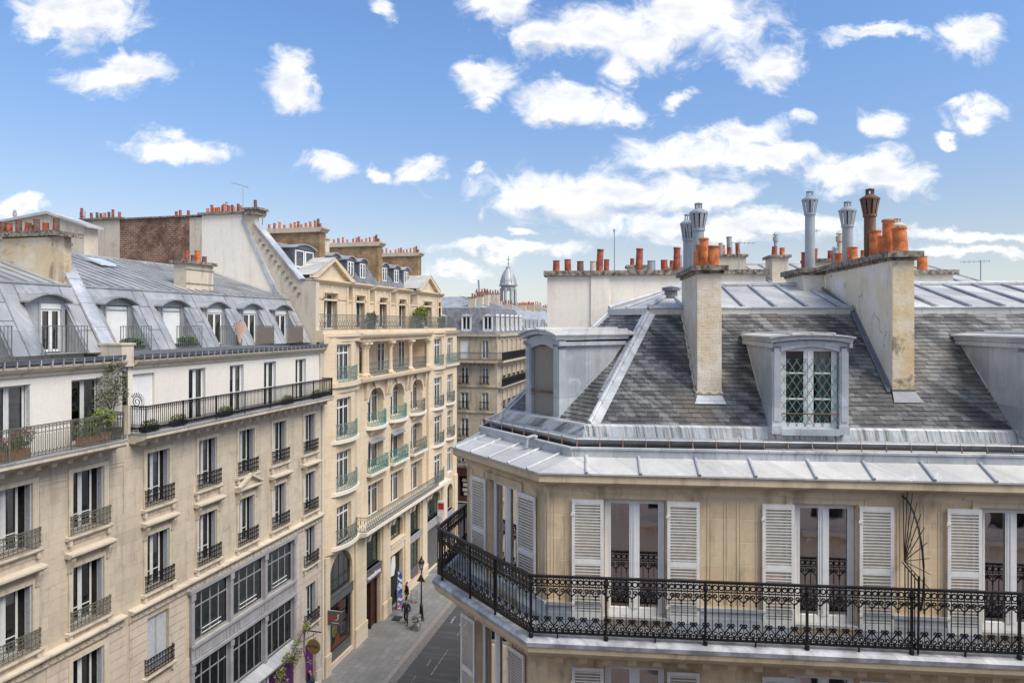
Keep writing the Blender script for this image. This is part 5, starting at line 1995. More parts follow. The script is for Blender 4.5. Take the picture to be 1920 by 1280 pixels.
def white_dormer(F, a, b, z0_=20.5, z1_=22.1, yf=.45):
    mb = MB()
    mb.box(a - .12, a, yf, yf + .15, z0_ - .15, z1_)
    mb.box(b, b + .12, yf, yf + .15, z0_ - .15, z1_)
    mb.box(a, b, yf, yf + .15, z1_ - .05, z1_ + .02)
    mb.box(a, b, yf, yf + .2, z0_ - .15, z0_)
    mb.prism([(a - .2, z1_ + .021), (b + .2, z1_ + .021), ((a + b) / 2, z1_ + .24)], 'y', yf - .06, yf + .16)
    d = F.ob('dormer', mb, 'shutter_paint')
    m2 = MB().prism([(a - .11, z0_ - .1), (b + .11, z0_ - .1), (b + .11, z1_), ((a + b) / 2, z1_ + .2), (a - .11, z1_)], 'y', yf + .45, yf + 1.5)
    m2.box(a - .11, a - .09, yf + .16, yf + .45, z0_ - .1, z1_)
    m2.box(b + .09, b + .11, yf + .16, yf + .45, z0_ - .1, z1_)
    m2.prism([(a - .16, z1_), (b + .16, z1_), ((a + b) / 2, z1_ + .24)], 'y', yf + .161, yf + .46)
    ob('dormer_cheeks', m2, 'slate_far', d)
    window(Fac(d, 0, 0), a, b, z0_, z1_ - .06, yf + .08, 'white_paint', .07, .1)
    ob('room', MB().box(a, b, yf + .4, yf + .44, z0_, z1_ - .05), 'interior', d)
for a, b in ((-7.4, -6.4), (-4.35, -3.4), (-1.75, -.8)):
    white_dormer(FS, a, b)
for a, b in mx_:
    white_dormer(FD, a, b)
for x, y, z, n in ((1.8, 3.5, 24.3, 2), (3.2, 3.0, 24.5, 3), (4.6, 2.7, 24.8, 2), (8, 4.5, 25.2, 5), (12, 4.2, 25.2, 5)):
    ch = FD.ob('chimney', MB().box(x, x + .5, y - 1.1 if n > 3 else y - .3, y + .6, 22.5, z), 'stone_pale')
    ob('cap', MB().box(x - .06, x + .56, (y - 1.1 if n > 3 else y - .3) - .06, y + .66, z, z + .08), 'cap_stone', ch)
    pots(ch, [(x + .25, y - .9 + .35 * i if n > 3 else y - .15 + .28 * i, z + .08, .1, .35 + .1 * (i % 2), 'terracotta_red', 'pot') for i in range(n)])
pots(D, [(3.9, 3.3, 24.3, .1, 2.2, 'pipe_metal', 'pot')])


def far_block(u, L_, y0_, dep, ze, zr_, label, mat='stone_far', rmat='far_roof', green=0, seed=1):
    t = thing('apartment_building', label, 'building', Lw(u, y0_), LA, 'distant buildings along the street')
    rg = random.Random(seed)
    F_ = Fac(t, 0, 0)
    mb = MB()
    hs = [(x + .8, x + 1.7, z, z + 1.9) for x in [2.6 * k for k in range(int(L_ / 2.6))] for z in (5.2, 8.2, 11.3, 14.2, 17.2) if z + 1.9 < ze]
    wall(mb, 0, L_, 0, ze, hs, 0, .2, .3)
    mb.quad((0, 0, 0), (0, dep, 0), (0, dep, ze), (0, 0, ze))
    mb.box(0, L_, -.3, 0, ze - .2, ze)
    mb.box(0, L_, -.6, 0, 16.8, 17.0)
    F_.ob('wall', mb, [mat, 'interior'])
    mb = MB()
    mb.quad((0, .2, ze), (L_, .2, ze), (L_, 1.5, ze + 2.6), (0, 1.5, ze + 2.6))
    mb.quad((0, 1.5, ze + 2.6), (L_, 1.5, ze + 2.6), (L_, dep / 2, zr_), (0, dep / 2, zr_))
    mb.quad((0, dep / 2, zr_), (L_, dep / 2, zr_), (L_, dep, ze), (0, dep, ze))
    mb.poly([(0, .2, ze), (0, 1.5, ze + 2.6), (0, dep / 2, zr_), (0, dep, ze)])
    F_.ob('roof', mb, rmat)
    for k in range(int(L_ / 2.6)):
        x = 2.6 * k + .8
        m2 = MB().box(x, x + .9, .5, 1.6, ze + .5, ze + 1.9)
        d = F_.ob('dormer', m2, 'zinc_blue')
        ob('pane', MB().quad((x + .12, .49, ze + .6), (x + .78, .49, ze + .6), (x + .78, .49, ze + 1.75), (x + .12, .49, ze + 1.75)) or MB().box(x + .12, x + .78, .48, .49, ze + .6, ze + 1.75), 'glass', d)
    for k in range(max(1, int(L_ / 6))):
        x = 1.5 + 6 * k
        zt_ = zr_ + rg.uniform(-.3, .5)
        ch = F_.ob('chimney', MB().box(x, x + .6, dep / 2 - 2.5, dep / 2 + 1, zr_ - 1.5, zt_), 'stone_far')
        pots(ch, [(x + .3, dep / 2 - 2.3 + .4 * i, zt_, .1, rg.uniform(.3, .6), rg.choice(['terracotta_red', 'terracotta', 'terracotta_brown']), 'pot') for i in range(7)])
    return t
far_block(91.4, 16, 0, 13, 20.0, 23.9, 'pale far building with grey-green roof just beyond the slate corner building', seed=2)
far_block(107.5, 22, .3, 13, 19.5, 24.3, 'second far building along the street with a row of roof windows', seed=3)
far_block(130, 30, -.6, 14, 19.0, 24.5, 'third far building with stone front near the vanishing end of the street', seed=4)
far_block(161, 60, -1.5, 15, 20.5, 24.8, 'farthest building of the street under the horizon', seed=5)
far_block(84, 30, 14, 12, 19.5, 24.2, 'far building behind the slate corner building with chimney rows on its ridge', seed=6)

# church lantern dome
K = thing('church_dome', 'small grey ribbed church dome on open arches with a cross above the far roofs', 'church', (-.75, 140, 0))
mb = MB()
mb.lathe([(1.75, 0), (1.75, 24.2), (1.85, 24.2), (1.85, 24.5)], n=8)
ob('tower', mb, 'far_roof', K)
mb = MB()
for k in range(8):
    a = 2 * pi * (k + .5) / 8
    mb.tube([(1.5 * cos(a), 1.5 * sin(a), 24.4), (1.5 * cos(a), 1.5 * sin(a), 28.4)], .36, 6)
    b = 2 * pi * (k + 1.5) / 8
    p, q_ = Vector((1.6 * cos(a), 1.6 * sin(a), 0)), Vector((1.6 * cos(b), 1.6 * sin(b), 0))
    n = 6
    for j in range(n):
        t0_, t1_ = j / n, (j + 1) / n
        f_ = lambda t_: 27.2 + .75 * sqrt(max(0, 1 - (2 * t_ - 1) ** 2))
        A0, A1 = p.lerp(q_, t0_), p.lerp(q_, t1_)
        mb.quad((A0.x, A0.y, f_(t0_)), (A1.x, A1.y, f_(t1_)), (A1.x, A1.y, 28.9), (A0.x, A0.y, 28.9))
ob('arcade', mb, 'far_roof', K)
mb = MB()
mb.lathe([(1.85, 28.8), (1.9, 29.0), (1.72, 29.2), (1.66, 29.8), (1.4, 30.7), (1.0, 31.6), (.5, 32.2), (.45, 32.4), (.5, 32.6), (.15, 32.85)], n=16)
for k in range(8):
    a = 2 * pi * (k + .5) / 8
    mb.tube([(r * cos(a), r * sin(a), z) for r, z in ((1.76, 29.2), (1.69, 29.8), (1.43, 30.7), (1.02, 31.6), (.5, 32.2))], .07, 5)
ob('dome', mb, 'far_roof', K, smooth=True)
mb = MB()
mb.tube([(0, 0, 32.7), (0, 0, 34.9)], .06, 5)
mb.tube([(-.5, 0, 34.2), (.5, 0, 34.2)], .05, 5)
mb.lathe([(.02, 33.2), (.16, 33.35), (.02, 33.5)], n=8)
ob('cross', mb, 'iron_dark', K)
# ================================================================ E: the near building on the right with the chamfered corner
EO = (.66, 12.98)
ER = atan2(-.1006, .9949)
E_ = thing('apartment_building', 'near tan stone building with white louvred shutters, black wrought-iron balcony and slate mansard', 'building', (EO[0], EO[1], 0), ER)
FE = Fac(E_, 0, 0)
W1 = (-1.90, 2.29)
CD, CV = (.6385, -.7697), (.7697, .6385)
SDv, SVv = (.1473, .989), (.989, -.1473)       # side wall: away from the camera, and inwards
FCH = Fac(E_, W1[0], W1[1], atan2(CD[1], CD[0]))
FSD = Fac(E_, W1[0], W1[1], atan2(-SDv[1], -SDv[0]))
XR = 15.


def ecorner(ex=True):
    def oc(o):
        return o + (.3 * max(0., min(1., (o + .32) / .49)) if ex else 0.)

    def isect(p, d, q, e):
        dt = d[0] * e[1] - d[1] * e[0]
        t = ((q[0] - p[0]) * e[1] - (q[1] - p[1]) * e[0]) / dt
        return (p[0] + d[0] * t, p[1] + d[1] * t)
    cp = lambda o: (W1[0] + CV[0] * oc(o), W1[1] + CV[1] * oc(o))
    sp_ = lambda o: (W1[0] + SVv[0] * o, W1[1] + SVv[1] * o)
    return [lambda o: (XR, o), lambda o: isect((0, o), (1, 0), cp(o), CD), lambda o: isect(cp(o), CD, sp_(o), SDv), lambda o: (sp_(o)[0] + SDv[0] * 12, sp_(o)[1] + SDv[1] * 12)]


PE, PX = ecorner(False), ecorner(True)
fw_ = [(1.06, 2.18), (4.47, 5.55), (7.64, 8.76), (11.0, 12.1)]
hu = [(a, b, 15.8, 17.95) for a, b in fw_]
hl = [(a, b, 12.5, 14.86) for a, b in fw_]
mb = MB()
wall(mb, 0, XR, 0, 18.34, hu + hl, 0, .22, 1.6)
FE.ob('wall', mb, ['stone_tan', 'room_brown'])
CW = hypot(W1[0], W1[1])
mb = MB()
hc = [(.9, 2.04, 15.8, 17.92), (.45, 1.68, 12.5, 14.76)]
wall(mb, 0, CW, 0, 18.34, hc, 0, .22, 1.4)
FCH.ob('wall', mb, ['stone_tan', 'room_brown'])
mb = MB()
wall(mb, -12, 0, 0, 18.34, [(-3.6, -2.4, 15.8, 17.92), (-8, -6.8, 15.8, 17.92)], 0, .22, 1.2)
FSD.ob('wall', mb, ['stone_tan', 'room_brown'])
for F_, hs in ((FE, hu + hl), (FCH, hc), (FSD, [(-3.6, -2.4, 15.8, 17.92)])):
    for i, (a, b, c, d) in enumerate(hs):
        cur = [(-1, .22)] if i == 0 else [(-1, .18), (1, .18)] if i % 2 else None
        if F_ is FCH and i == 0:
            cur = [(-1, .45)]
        window(F_, a + .01, b - .01, c, d - .01, .12, 'white_paint', .085, .13, gl='glass_near', curt=cur, cmat='curtain_green' if (F_ is FCH or i == 0) and c > 15 else 'curtain')
        # moulded architrave
        m2 = MB()
        for o_, w_, p_ in ((.02, .10, .025), (.12, .035, .045)):
            m2.box(a - o_ - w_, a - o_, -p_, 0, c - .1, d + o_ + w_)
            m2.box(b + o_, b + o_ + w_, -p_, 0, c - .1, d + o_ + w_)
            m2.box(a - o_ + .0005, b + o_ - .0005, -p_, 0, d + o_, d + o_ + w_)
        if F_ is FE:
            m2.box(a - .3, b + .3, -.03, 0, d + .15, d + .19)
        F_.ob('window_surround', m2, 'stone_trim')
        m2 = MB().box(a + .004, b - .004, .0, .118, c + .002, c + .012)
        m2.box(a - .03, b + .03, -.07, -.002, c - .05, c + .008)
        F_.ob('window_sill', m2, 'zinc_weathered')


def louvre(F, a, b, z0, z1, y=-.075, seed=0):
    """open louvred shutter lying against the wall"""
    rg = random.Random(seed)
    mb = MB()
    st = .055
    w_ = b - a
    mb.box(0, st, 0, .032, 0, z1 - z0)
    mb.box(w_ - st, w_, 0, .032, 0, z1 - z0)
    h_ = z1 - z0
    rails = ((0, .13), (h_ * .46, h_ * .46 + .09), (h_ - .07, h_))
    for p, q_ in rails:
        mb.box(st, w_ - st, .002, .03, p, q_)
    for lo, hi in ((.13, h_ * .46), (h_ * .46 + .09, h_ - .07)):
        n = round((hi - lo) / .055)
        for k in range(n):
            z = lo + (hi - lo) * k / n
            t_ = rg.uniform(-.003, .003) + (rg.uniform(-.01, .0) if rg.random() < .1 else 0)
            mb.prism([(.0, z + .052 + t_), (.0, z + .032 + t_), (.028, z + .002), (.03, z + .02)], 'x', st, w_ - st)
    for z in (.25, h_ - .3):
        mb.box(-.02 if F else 0, .05, -.012, -.001, z, z + .05)
    s_ = F.ob('shutter', mb, 'shutter_paint', a, y, z0)
    return s_


sh = [(.46, 1.04), (2.2, 2.78), (3.89, 4.45), (5.57, 6.15), (7.05, 7.62), (8.78, 9.36), (10.4, 10.98), (12.12, 12.7)]
for i, (a, b) in enumerate(sh):
    louvre(FE, a, b, 15.74, 17.95, seed=i)
    louvre(FE, a, b, 12.46, 14.84, seed=i + 20)
for i, (a, b) in enumerate(((.28, .88), (2.06, 2.67))):
    louvre(FCH, a, b, 15.74, 17.9, seed=40 + i)
for i, (a, b) in enumerate(((-.17, .43), (1.7, 2.3))):
    louvre(FCH, a, b, 12.46, 14.74, seed=50 + i)
for a, b in ((2.92, 3.3), (3.45, 3.86), (6.22, 6.5), (6.62, 7.0), (.06, .4), (9.45, 10.3)):   # sunk panels of the piers
    mb = MB()
    for o_, w_ in ((0, .03), (.06, .018)):
        mb.box(a + o_, b - o_, -.009, 0, 18.06 - o_ - w_, 18.06 - o_)
        mb.box(a + o_, a + o_ + w_, -.009, 0, 16.1, 18.06 - o_ - w_)
        mb.box(b - o_ - w_, b - o_, -.009, 0, 16.1, 18.06 - o_ - w_)
    FE.ob('wall_panel', mb, 'stone_trim')
for a, b in ((.03, .26), (2.7, 2.93)):
    mb = MB()
    mb.box(a, b, -.02, 0, 18.0, 18.03)
    mb.box(a, a + .025, -.02, 0, 16.1, 18.0)
    mb.box(b - .025, b, -.02, 0, 16.1, 18.0)
    FCH.ob('wall_panel', mb, 'stone_trim')
# zinc plinth along the balcony
mb = MB()
gaps = [0.0, 1.0, 2.24, 4.41, 5.61, 7.58, 8.82, 10.94, 12.16, XR]
for a, b in zip(gaps[::2], gaps[1::2]):
    mb.box(a, b, -.055, 0, 15.62, 16.02)
    mb.box(a, b, -.075, -.056, 15.97, 16.035)
    mb.box(a, b, -.07, -.056, 15.62, 15.85)
split_ob(FE, 'plinth_flashing', mb, 'zinc_blue')
mb = MB()
for a, b in ((0, .86), (2.08, CW)):
    mb.box(a, b, -.055, 0, 15.62, 16.02)
    mb.box(a, b, -.075, -.056, 15.97, 16.035)
split_ob(FCH, 'plinth_flashing', mb, 'zinc_blue')
# cornice, canopy, gutter
mb = MB()
mb.sweep(PE, [(0, 18.18), (-.07, 18.2), (-.1, 18.24), (-.22, 18.26), (-.29, 18.31), (-.29, 18.452), (0, 18.452)])
mb.sweep(PE, [(.0, 18.14), (-.025, 18.14), (-.03, 18.2), (0, 18.21)])
FE.ob('cornice', mb, 'stone_trim')
mb = MB()
mb.sweep(PX, [(-.33, 18.455), (-.33, 18.485), (.18, 18.70), (.18, 18.5), (-.1, 18.456)])
FE.ob('zinc_canopy', mb, 'zinc_weathered')
mb = MB()
for u in (.73, 1.70, 2.74, 3.71, 4.74, 5.71, 6.71, 7.71, 8.7, 9.7, 10.7, 11.7, 12.7, 13.7):
    mb.tube([(u, -.345, 18.50), (u - .0, .17, 18.715)], .03, 7)
for u in (.1, .75, 1.45, 2.15, 2.8):
    p = [(W1[0] + CD[0] * u + CV[0] * o, W1[1] + CD[1] * u + CV[1] * o) for o in (-.345, .46)]
    mb.tube([(*p[0], 18.50), (*p[1], 18.715)], .03, 7)
split_ob(FE, 'canopy_roll', mb, 'lead_flashing')
mb = MB()
mb.sweep(PX, [(.16, 18.6), (.16, 18.85), (.2, 18.86), (.2, 18.6)])
mb.sweep(PX, [(.135, 18.835), (.135, 18.872), (.16, 18.885), (.19, 18.872), (.19, 18.835)])
FE.ob('canopy_upstand', mb, 'lead_flashing')
FE.ob('box_gutter', MB().sweep(PX, [(.201, 18.6), (.201, 18.79), (.62, 18.80), (.62, 18.6)]), 'zinc_dark')
gp = [(.45 + .155 * cos(t_), 18.98 + .125 * sin(t_)) for t_ in [pi + pi * k / 7 for k in range(8)]]
gp = [(o - .02, z + .02) for o, z in gp]
mb = MB()
mb.sweep(PX, gp + [(o * .97 + .013, z + .012) for o, z in gp[::-1]])
FE.ob('gutter', mb, 'zinc', smooth=True)
mb = MB()
P3 = [(c(.265)[0], c(.265)[1]) for c in PX]
for a, b in zip(P3, P3[1:]):
    mb.tube([(*a, 19.01), (*b, 19.01)], .017, 7)
FE.ob('gutter_bead', mb, 'zinc_weathered')
mb = MB()
P_ = Path([c(.235) for c in PX][::-1])
n = int(P_.L / .43)
for k in range(n):
    x, y = P_.at(.2 + k * .43)
    mb.tube([(x, y - .04, 18.86), (x, y + .035, 19.03)], .014, 5)
split_ob(FE, 'gutter_bracket', mb, 'pipe_rusty')
mb = MB()
mb.sweep(PX, [(.6, 18.86), (.6, 18.99), (.635, 19.21), (.66, 19.235), (.84, 19.235), (.84, 18.86)])
FE.ob('eaves_flashing', mb, 'zinc_streaked')
mb = MB()   # downpipe elbow on the chamfer side
mb.tube([FCH.loc(1.95, .5, 18.9), FCH.loc(1.95, .42, 18.93), FCH.loc(1.9, .3, 18.9), FCH.loc(1.88, .3, 18.7)], .035, 8)
FE.ob('downpipe', mb, 'lead_flashing', smooth=True)

# slate slopes
SL = hypot(2.65, 2.25)
dF = [(4.24, 5.53), (8.66, 9.95), (13.0, 14.3)]
SF = Vector((0, 2.65 / SL, 2.25 / SL))
hipu = lambda s_: .79 + (2.2 - .79) * s_ / SL
sd_ = 2.36
mb = MB()
mb.tint = []
parts = [[(.79, 0), (4.24, 0), (4.24, sd_), (hipu(sd_), sd_)], [(5.53, 0), (8.66, 0), (8.66, sd_), (5.53, sd_)], [(9.95, 0), (13.0, 0), (13.0, sd_), (9.95, sd_)], [(hipu(sd_), sd_), (XR, sd_), (XR, SL), (2.2, SL)]]
for p in parts:
    slates(mb, (0, .8, 19.2), (1, 0, 0), SF, p)
FE.ob('slates', mb, 'slate')
mb = MB()
for p in parts:
    mb.poly([(u, .8 + SF.y * s_, 19.198 + SF.z * s_) for u, s_ in p])
FE.ob('roof_boarding', mb, 'slate_under')
SCc = hypot(2.94, 2.25)
SV_ = Vector((0, 2.94 / SCc, 2.25 / SCc))
cparts = [[(-.05, 0), (.73, 0), (.73, 2.55), (.143, 2.55)], [(1.9, 0), (2.85, 0), (2.07, 2.55), (1.9, 2.55)], [(.143, 2.55), (2.07, 2.55), (1.72, SCc), (.23, SCc)]]
mb = MB()
mb.tint = []
for p in cparts:
    slates(mb, (0, 1.06, 19.2), (1, 0, 0), SV_, p)
FCH.ob('slates', mb, 'slate')
mb = MB()
for p in cparts:
    mb.poly([(u, 1.06 + SV_.y * s_, 19.198 + SV_.z * s_) for u, s_ in p])
FCH.ob('roof_boarding', mb, 'slate_under')
# hips
T0 = Vector((2.2, 3.45, 21.45))
RB = Vector((.79, .8, 19.2))
T1 = Vector(FCH.loc(.23, 4.0, 21.45))
LB = Vector(FCH.loc(-.05, 1.06, 19.2))
def hip(a, b, d1, d2, w_=.17):
    mb = MB()
    for d in (d1, d2):
        d = Vector(d).normalized()
        n_ = d.cross(b - a).normalized()
        if n_.z < 0:
            n_ = -n_
        up = n_ * .03
        mb.quad(tuple(a + up), tuple(b + up), tuple(b + d * w_ + up * .7), tuple(a + d * w_ * 1.2 + up * .7))
        mb.quad(tuple(a + d * w_ * 1.2 + up * .7), tuple(b + d * w_ + up * .7), tuple(b + d * w_), tuple(a + d * w_ * 1.2))
    m_ = Vector((0, 0, .045))
    mb.tube([tuple(a + m_ * 1.2), tuple(b + m_)], .048, 9)
    for k in range(1, 6):
        p = a.lerp(b, k / 6) + m_ * 1.1
        mb.tube([tuple(p - (b - a).normalized() * .02), tuple(p + (b - a).normalized() * .02)], .056, 9)
    FE.ob('hip_flashing', mb, 'lead_flashing')
hip(RB, T0, (1, 0, 0), (-CD[0], -CD[1], 0))
hip(LB, T1, (CD[0], CD[1], 0), (SDv[0], SDv[1], 0), .1)
mb = MB()   # side slope towards the street
q_ = T1 + Vector((SDv[0], SDv[1], 0)) * 9
mb.quad(tuple(LB), (LB.x + SDv[0] * 9, LB.y + SDv[1] * 9, 19.2), tuple(q_), tuple(T1))
FE.ob('side_slope', mb, 'slate_far')
# upper zinc roof
AP = Vector((3.35, 6.0, 22.2))
mb = MB()
ups = .12
A0, A1 = T0 + Vector((0, -.04, ups)), T1 + Vector((0, -.02, ups))
mb.quad(tuple(A0), (XR, A0.y, A0.z), (XR, 6.0, 22.2), tuple(AP))
mb.poly([tuple(A1), tuple(A0), tuple(AP)])
B1 = A1 + Vector((SDv[0] * 6, SDv[1] * 6, 0))
mb.quad(tuple(A1), tuple(AP), (AP.x + .5, AP.y + 3, 22.2), tuple(B1))
mb.quad(tuple(AP), (XR, 6, 22.2), (XR, 9.5, 21.2), (AP.x + .5, 9.5, 21.2))
for p, q_ in ((T0, Vector((XR, T0.y, T0.z))), (T1, T0)):
    u_ = Vector((0, 0, ups))
    o_ = Vector((0, -.05, 0)) if p is T0 else Vector((-CV[0] * .05, -CV[1] * .05, 0))
    mb.quad(tuple(p + o_ - u_ * .3), tuple(q_ + o_ - u_ * .3), tuple(q_ + o_ + u_), tuple(p + o_ + u_))
    mb.quad(tuple(p + o_ + u_), tuple(q_ + o_ + u_), tuple(q_ + u_ * 1.06), tuple(p + u_ * 1.06))
FE.ob('roof', mb, 'zinc_weathered')
mb = MB()
for k in range(17):
    u = 2.95 + k * .70
    yt = 6.0 if u > 3.4 else 4.9
    zt_ = 22.2 if u > 3.4 else 21.92
    mb.tube([(u, A0.y - .02, A0.z + .035), (u, yt, zt_ + .03)], .032, 7)
mb.tube([tuple(AP + Vector((0, 0, .04))), (XR, 6, 22.24)], .06, 8)
mb.tube([tuple(A0 + Vector((0, 0, .04))), tuple(AP + Vector((0, 0, .04)))], .05, 8)
mb.tube([tuple(A1 + Vector((0, 0, .04))), tuple(AP + Vector((0, 0, .04)))], .05, 8)
mid = A1.lerp(A0, .45)
mb.tube([tuple(mid + Vector((0, 0, .03))), tuple(mid.lerp(AP, .75) + Vector((0, 0, .03)))], .03, 7)
mb.tube([(A0.x, A0.y - .03, A0.z), (XR, A0.y - .03, A0.z)], .022, 6)
FE.ob('roof_rolls', mb, 'lead_flashing')
mb = MB()
mb.lathe([(.16, 21.8), (.16, 22.02), (.22, 22.03), (.22, 22.1), (.03, 22.14)], 2.85, 4.6, 12)
FE.ob('roof_vent', mb, 'zinc_dark')


def e_dormer(F, a, b, y, z0, z1, yb_, hood=.11, ov=.12, jw=.16, win=None, gable=False):
    mb = MB()
    mb.box(a, a + jw, y, y + .2, z0, z1)
    mb.box(b - jw, b, y, y + .2, z0, z1)
    for x in (a, b - jw):
        mb.box(x - .015, x + jw + .015, y - .025, y, z0, z0 + .16)
        mb.box(x + .03, x + jw - .03, y - .015, y, z0 + .24, z1 - .04)
    c = (a + b) / 2
    n = 12
    w2 = (b - a) / 2 - jw
    inner = [(c + w2 * (2 * k / n - 1), z1 - .1 + .09 * (1 - (2 * k / n - 1) ** 2)) for k in range(n + 1)]
    top = [(x_, z1 + hood * (.42 + .58 * (1 - ((x_ - c) / (b - c)) ** 2))) for x_ in [c + (b - c) * (2 * k / n - 1) for k in range(n + 1)]]
    mb.prism(inner + [(b, z1 - .1)] + top[::-1] + [(a, z1 - .1)], 'y', y, y + .18)
    mb.box(a + jw, b - jw, y - .03, y + .2, z0 - .02, z0 + .1)
    d = F.ob('dormer', mb, 'zinc_blue')
    for x in (a + .02, b - .05):
        m2 = MB().prism([(y + .2, z0), (y + .4, z0), (yb_, z1), (y + .2, z1 + .02)], 'x', x, x + .03)
        k_ = (y + .2 + yb_) / 2 - .2
        zl = z0 + (z1 - z0) * (k_ - y - .4) / (yb_ - y - .4)
        m2.box(x - .006, x + .036, k_ - .01, k_ + .01, zl + .05, z1)
        m2.tube([(x + .015, y + .35, z0 + .02), (x + .015, yb_, z1 + .04)], .028, 6)
        ob('dormer_cheek', m2, 'zinc_blue', d)
    # cornice and roof
    m2 = MB()
    outer = [(x_ + (x_ - c) * .05, z_ + .02) for x_, z_ in top]
    m2.prism(outer + [(x_ + (x_ - c) * .04, z_ + .08) for x_, z_ in outer[::-1]], 'y', y - .1, yb_ + .1)
    for x in (a, b):
        s_ = -1 if x == a else 1
        m2.box(min(x, x + s_ * .06), max(x, x + s_ * .06), y - .04, yb_, z1 - .02, z1 + .06)
    ob('dormer_cornice', m2, 'zinc_blue', d)
    m3 = MB()
    o2 = [(x_ + (x_ - c) * .06, z_ + .085) for x_, z_ in outer]
    m3.prism(o2 + [(x_, z_ + .03) for x_, z_ in o2[::-1]], 'y', y - .16, yb_ + .35)
    for xx in (.25, .5, .75):
        i_ = int(xx * n)
        m3.tube([(o2[i_][0], y - .17, o2[i_][1] + .04), (o2[i_][0], yb_ + .35, o2[i_][1] + .04)], .022, 6)
    ob('dormer_roof', m3, 'zinc_weathered', d)
    m4 = MB().box(a + jw, b - jw, y + .9, y + .92, z0, z1)
    for x in (a + jw - .002, b - jw + .001):
        m4.box(x, x + .001, y + .2, y + .9, z0, z1)
    ob('room', m4, 'room_brown', d)
    return d, Fac(d, 0, 0), inner


def lattice(parent, a, b, y, z0, z1, sp=.155):
    mb = MB()
    P = Path([(a - .03, y), (b + .03, y)])
    W_ = b - a + .06
    H_ = z1 - z0
    dx = sp
    k = -int(H_ / 1.55 / dx) - 1
    while k * dx < W_:
        for sg in (1, -1):
            # line s = k*dx + t, z = 1.55 t
            t0_, t1_ = max(0, -k * dx), min(H_ / 1.55, W_ - k * dx)
            if t1_ - t0_ > .03:
                p0, p1 = (k * dx + t0_, z0 + 1.55 * t0_), (k * dx + t1_, z0 + 1.55 * t1_)
                if sg < 0:
                    p0, p1 = (W_ - p0[0], p0[1]), (W_ - p1[0], p1[1])
                stroke(mb, P, [p0, p1], .011, .004)
        k += 1
    for x in (a - .03, b + .03):     # returns of the folding grille
        for j in range(9):
            z = z0 + j * (z1 - z0 - .16) / 8
            mb.tube([(x, y, z), (x + (.03 if x > a else -.03), y + .09, z + .13)], .008, 4)
            mb.tube([(x, y, z + .13), (x + (.03 if x > a else -.03), y + .09, z)], .008, 4)
    ob('window_grille', mb, 'iron_sage', parent)


for i, (a, b) in enumerate(dF):
    d, G, inner = e_dormer(FE, a - .04, b + .04, .45, 19.14, 20.78, 2.66)
    x0_, x1_ = a + .13, b - .13
    window(G, x0_, x1_, 19.24, 20.76, .56, 'white_paint', .075, .12, (.36, .68), 1, 'glass', [(1, .35)])
    lattice(d, x0_ - .02, x1_ + .02, .50, 19.27, 20.55)
    mb = MB().tube([(x0_ - .03, .48, 19.52), (x1_ + .03, .48, 19.52)], .012, 6)
    ob('guard_bar', mb, 'pipe_rusty', d)
d, G, inner = e_dormer(FCH, .70, 1.92, 1.1, 19.1, 20.76, 2.94, .2, .14, .2)
mb = MB()
for k in range(40):
    z = 19.22 + 1.5 * k / 40
    mb.box(.91, 1.71, 1.19, 1.202 + .004 * (k % 2), z, z + .0375)
ob('roller_shutter', mb, 'blind', d)
ob('guard_bar', MB().tube([(.87, 1.13, 19.75), (1.76, 1.13, 19.75)], .026, 6), 'pipe_rusty', d)

# chimneys of E
def stack(F, x0, x1, y0, y1, z0, zt_, mat, fmat=None, cap=.15, ov=.13):
    ch = F.ob('chimney', MB().box(x0, x1, y0, y1, z0, zt_), mat)
    if fmat:
        ob('front_render', MB().box(x0 + .004, x1 - .004, y0 - .012, y0 - .001, z0, zt_ - .002), fmat, ch)
    m2 = MB()
    m2.prism([(y0 - ov, zt_), (y1 + ov, zt_), (y1 + ov, zt_ + cap), (y0 - ov, zt_ + cap * .9)], 'x', x0 - ov, x1 + ov)
    m2.box(x0 - .04, x1 + .04, y0 - .04, y1 + .04, zt_ - .06, zt_ - .001)
    ob('cap', m2, 'cap_stone', ch)
    return ch
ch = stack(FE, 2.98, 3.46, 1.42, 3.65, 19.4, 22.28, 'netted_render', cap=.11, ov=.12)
mb = MB()
for x in (2.98, 3.46):
    pts = [(x, 1.41 + .02 * (k % 2), 19.85 + k * .2) for k in range(12)]
for k in range(28):
    t_ = k / 27
    p = (2.955 + .012 * sin(k * 2.1), 1.4 + 2.2 * t_, 19.72 + .849 * 2.2 * t_ + .02 * sin(k * 1.7))
    q_ = (2.955 + .012 * sin(k * 2.1 + 2.1), 1.4 + 2.2 * (t_ + 1 / 27), 19.72 + .849 * 2.2 * (t_ + 1 / 27) + .02 * sin(k * 1.7 + 1.7))
    mb.tube([p, q_], .028, 5)
for k in range(8):
    mb.tube([(2.95 + k * .066, 1.395, 19.8 + .02 * sin(k * 2)), (2.95 + (k + 1) * .066, 1.395, 19.8 + .02 * sin((k + 1) * 2))], .03, 5)
    pass
ob('netting_hem', mb, 'stone_pale', ch)
mb = MB()
mb.add([(2.98, 1.40, 19.77), (3.46, 1.40, 19.77), (3.52, 1.22, 19.60), (2.9, 1.22, 19.60)], [(0, 1, 2, 3)])
mb.box(2.97, 3.47, 1.385, 1.419, 19.7, 19.79)
ob('chimney_flashing', mb, 'lead_flashing', ch)
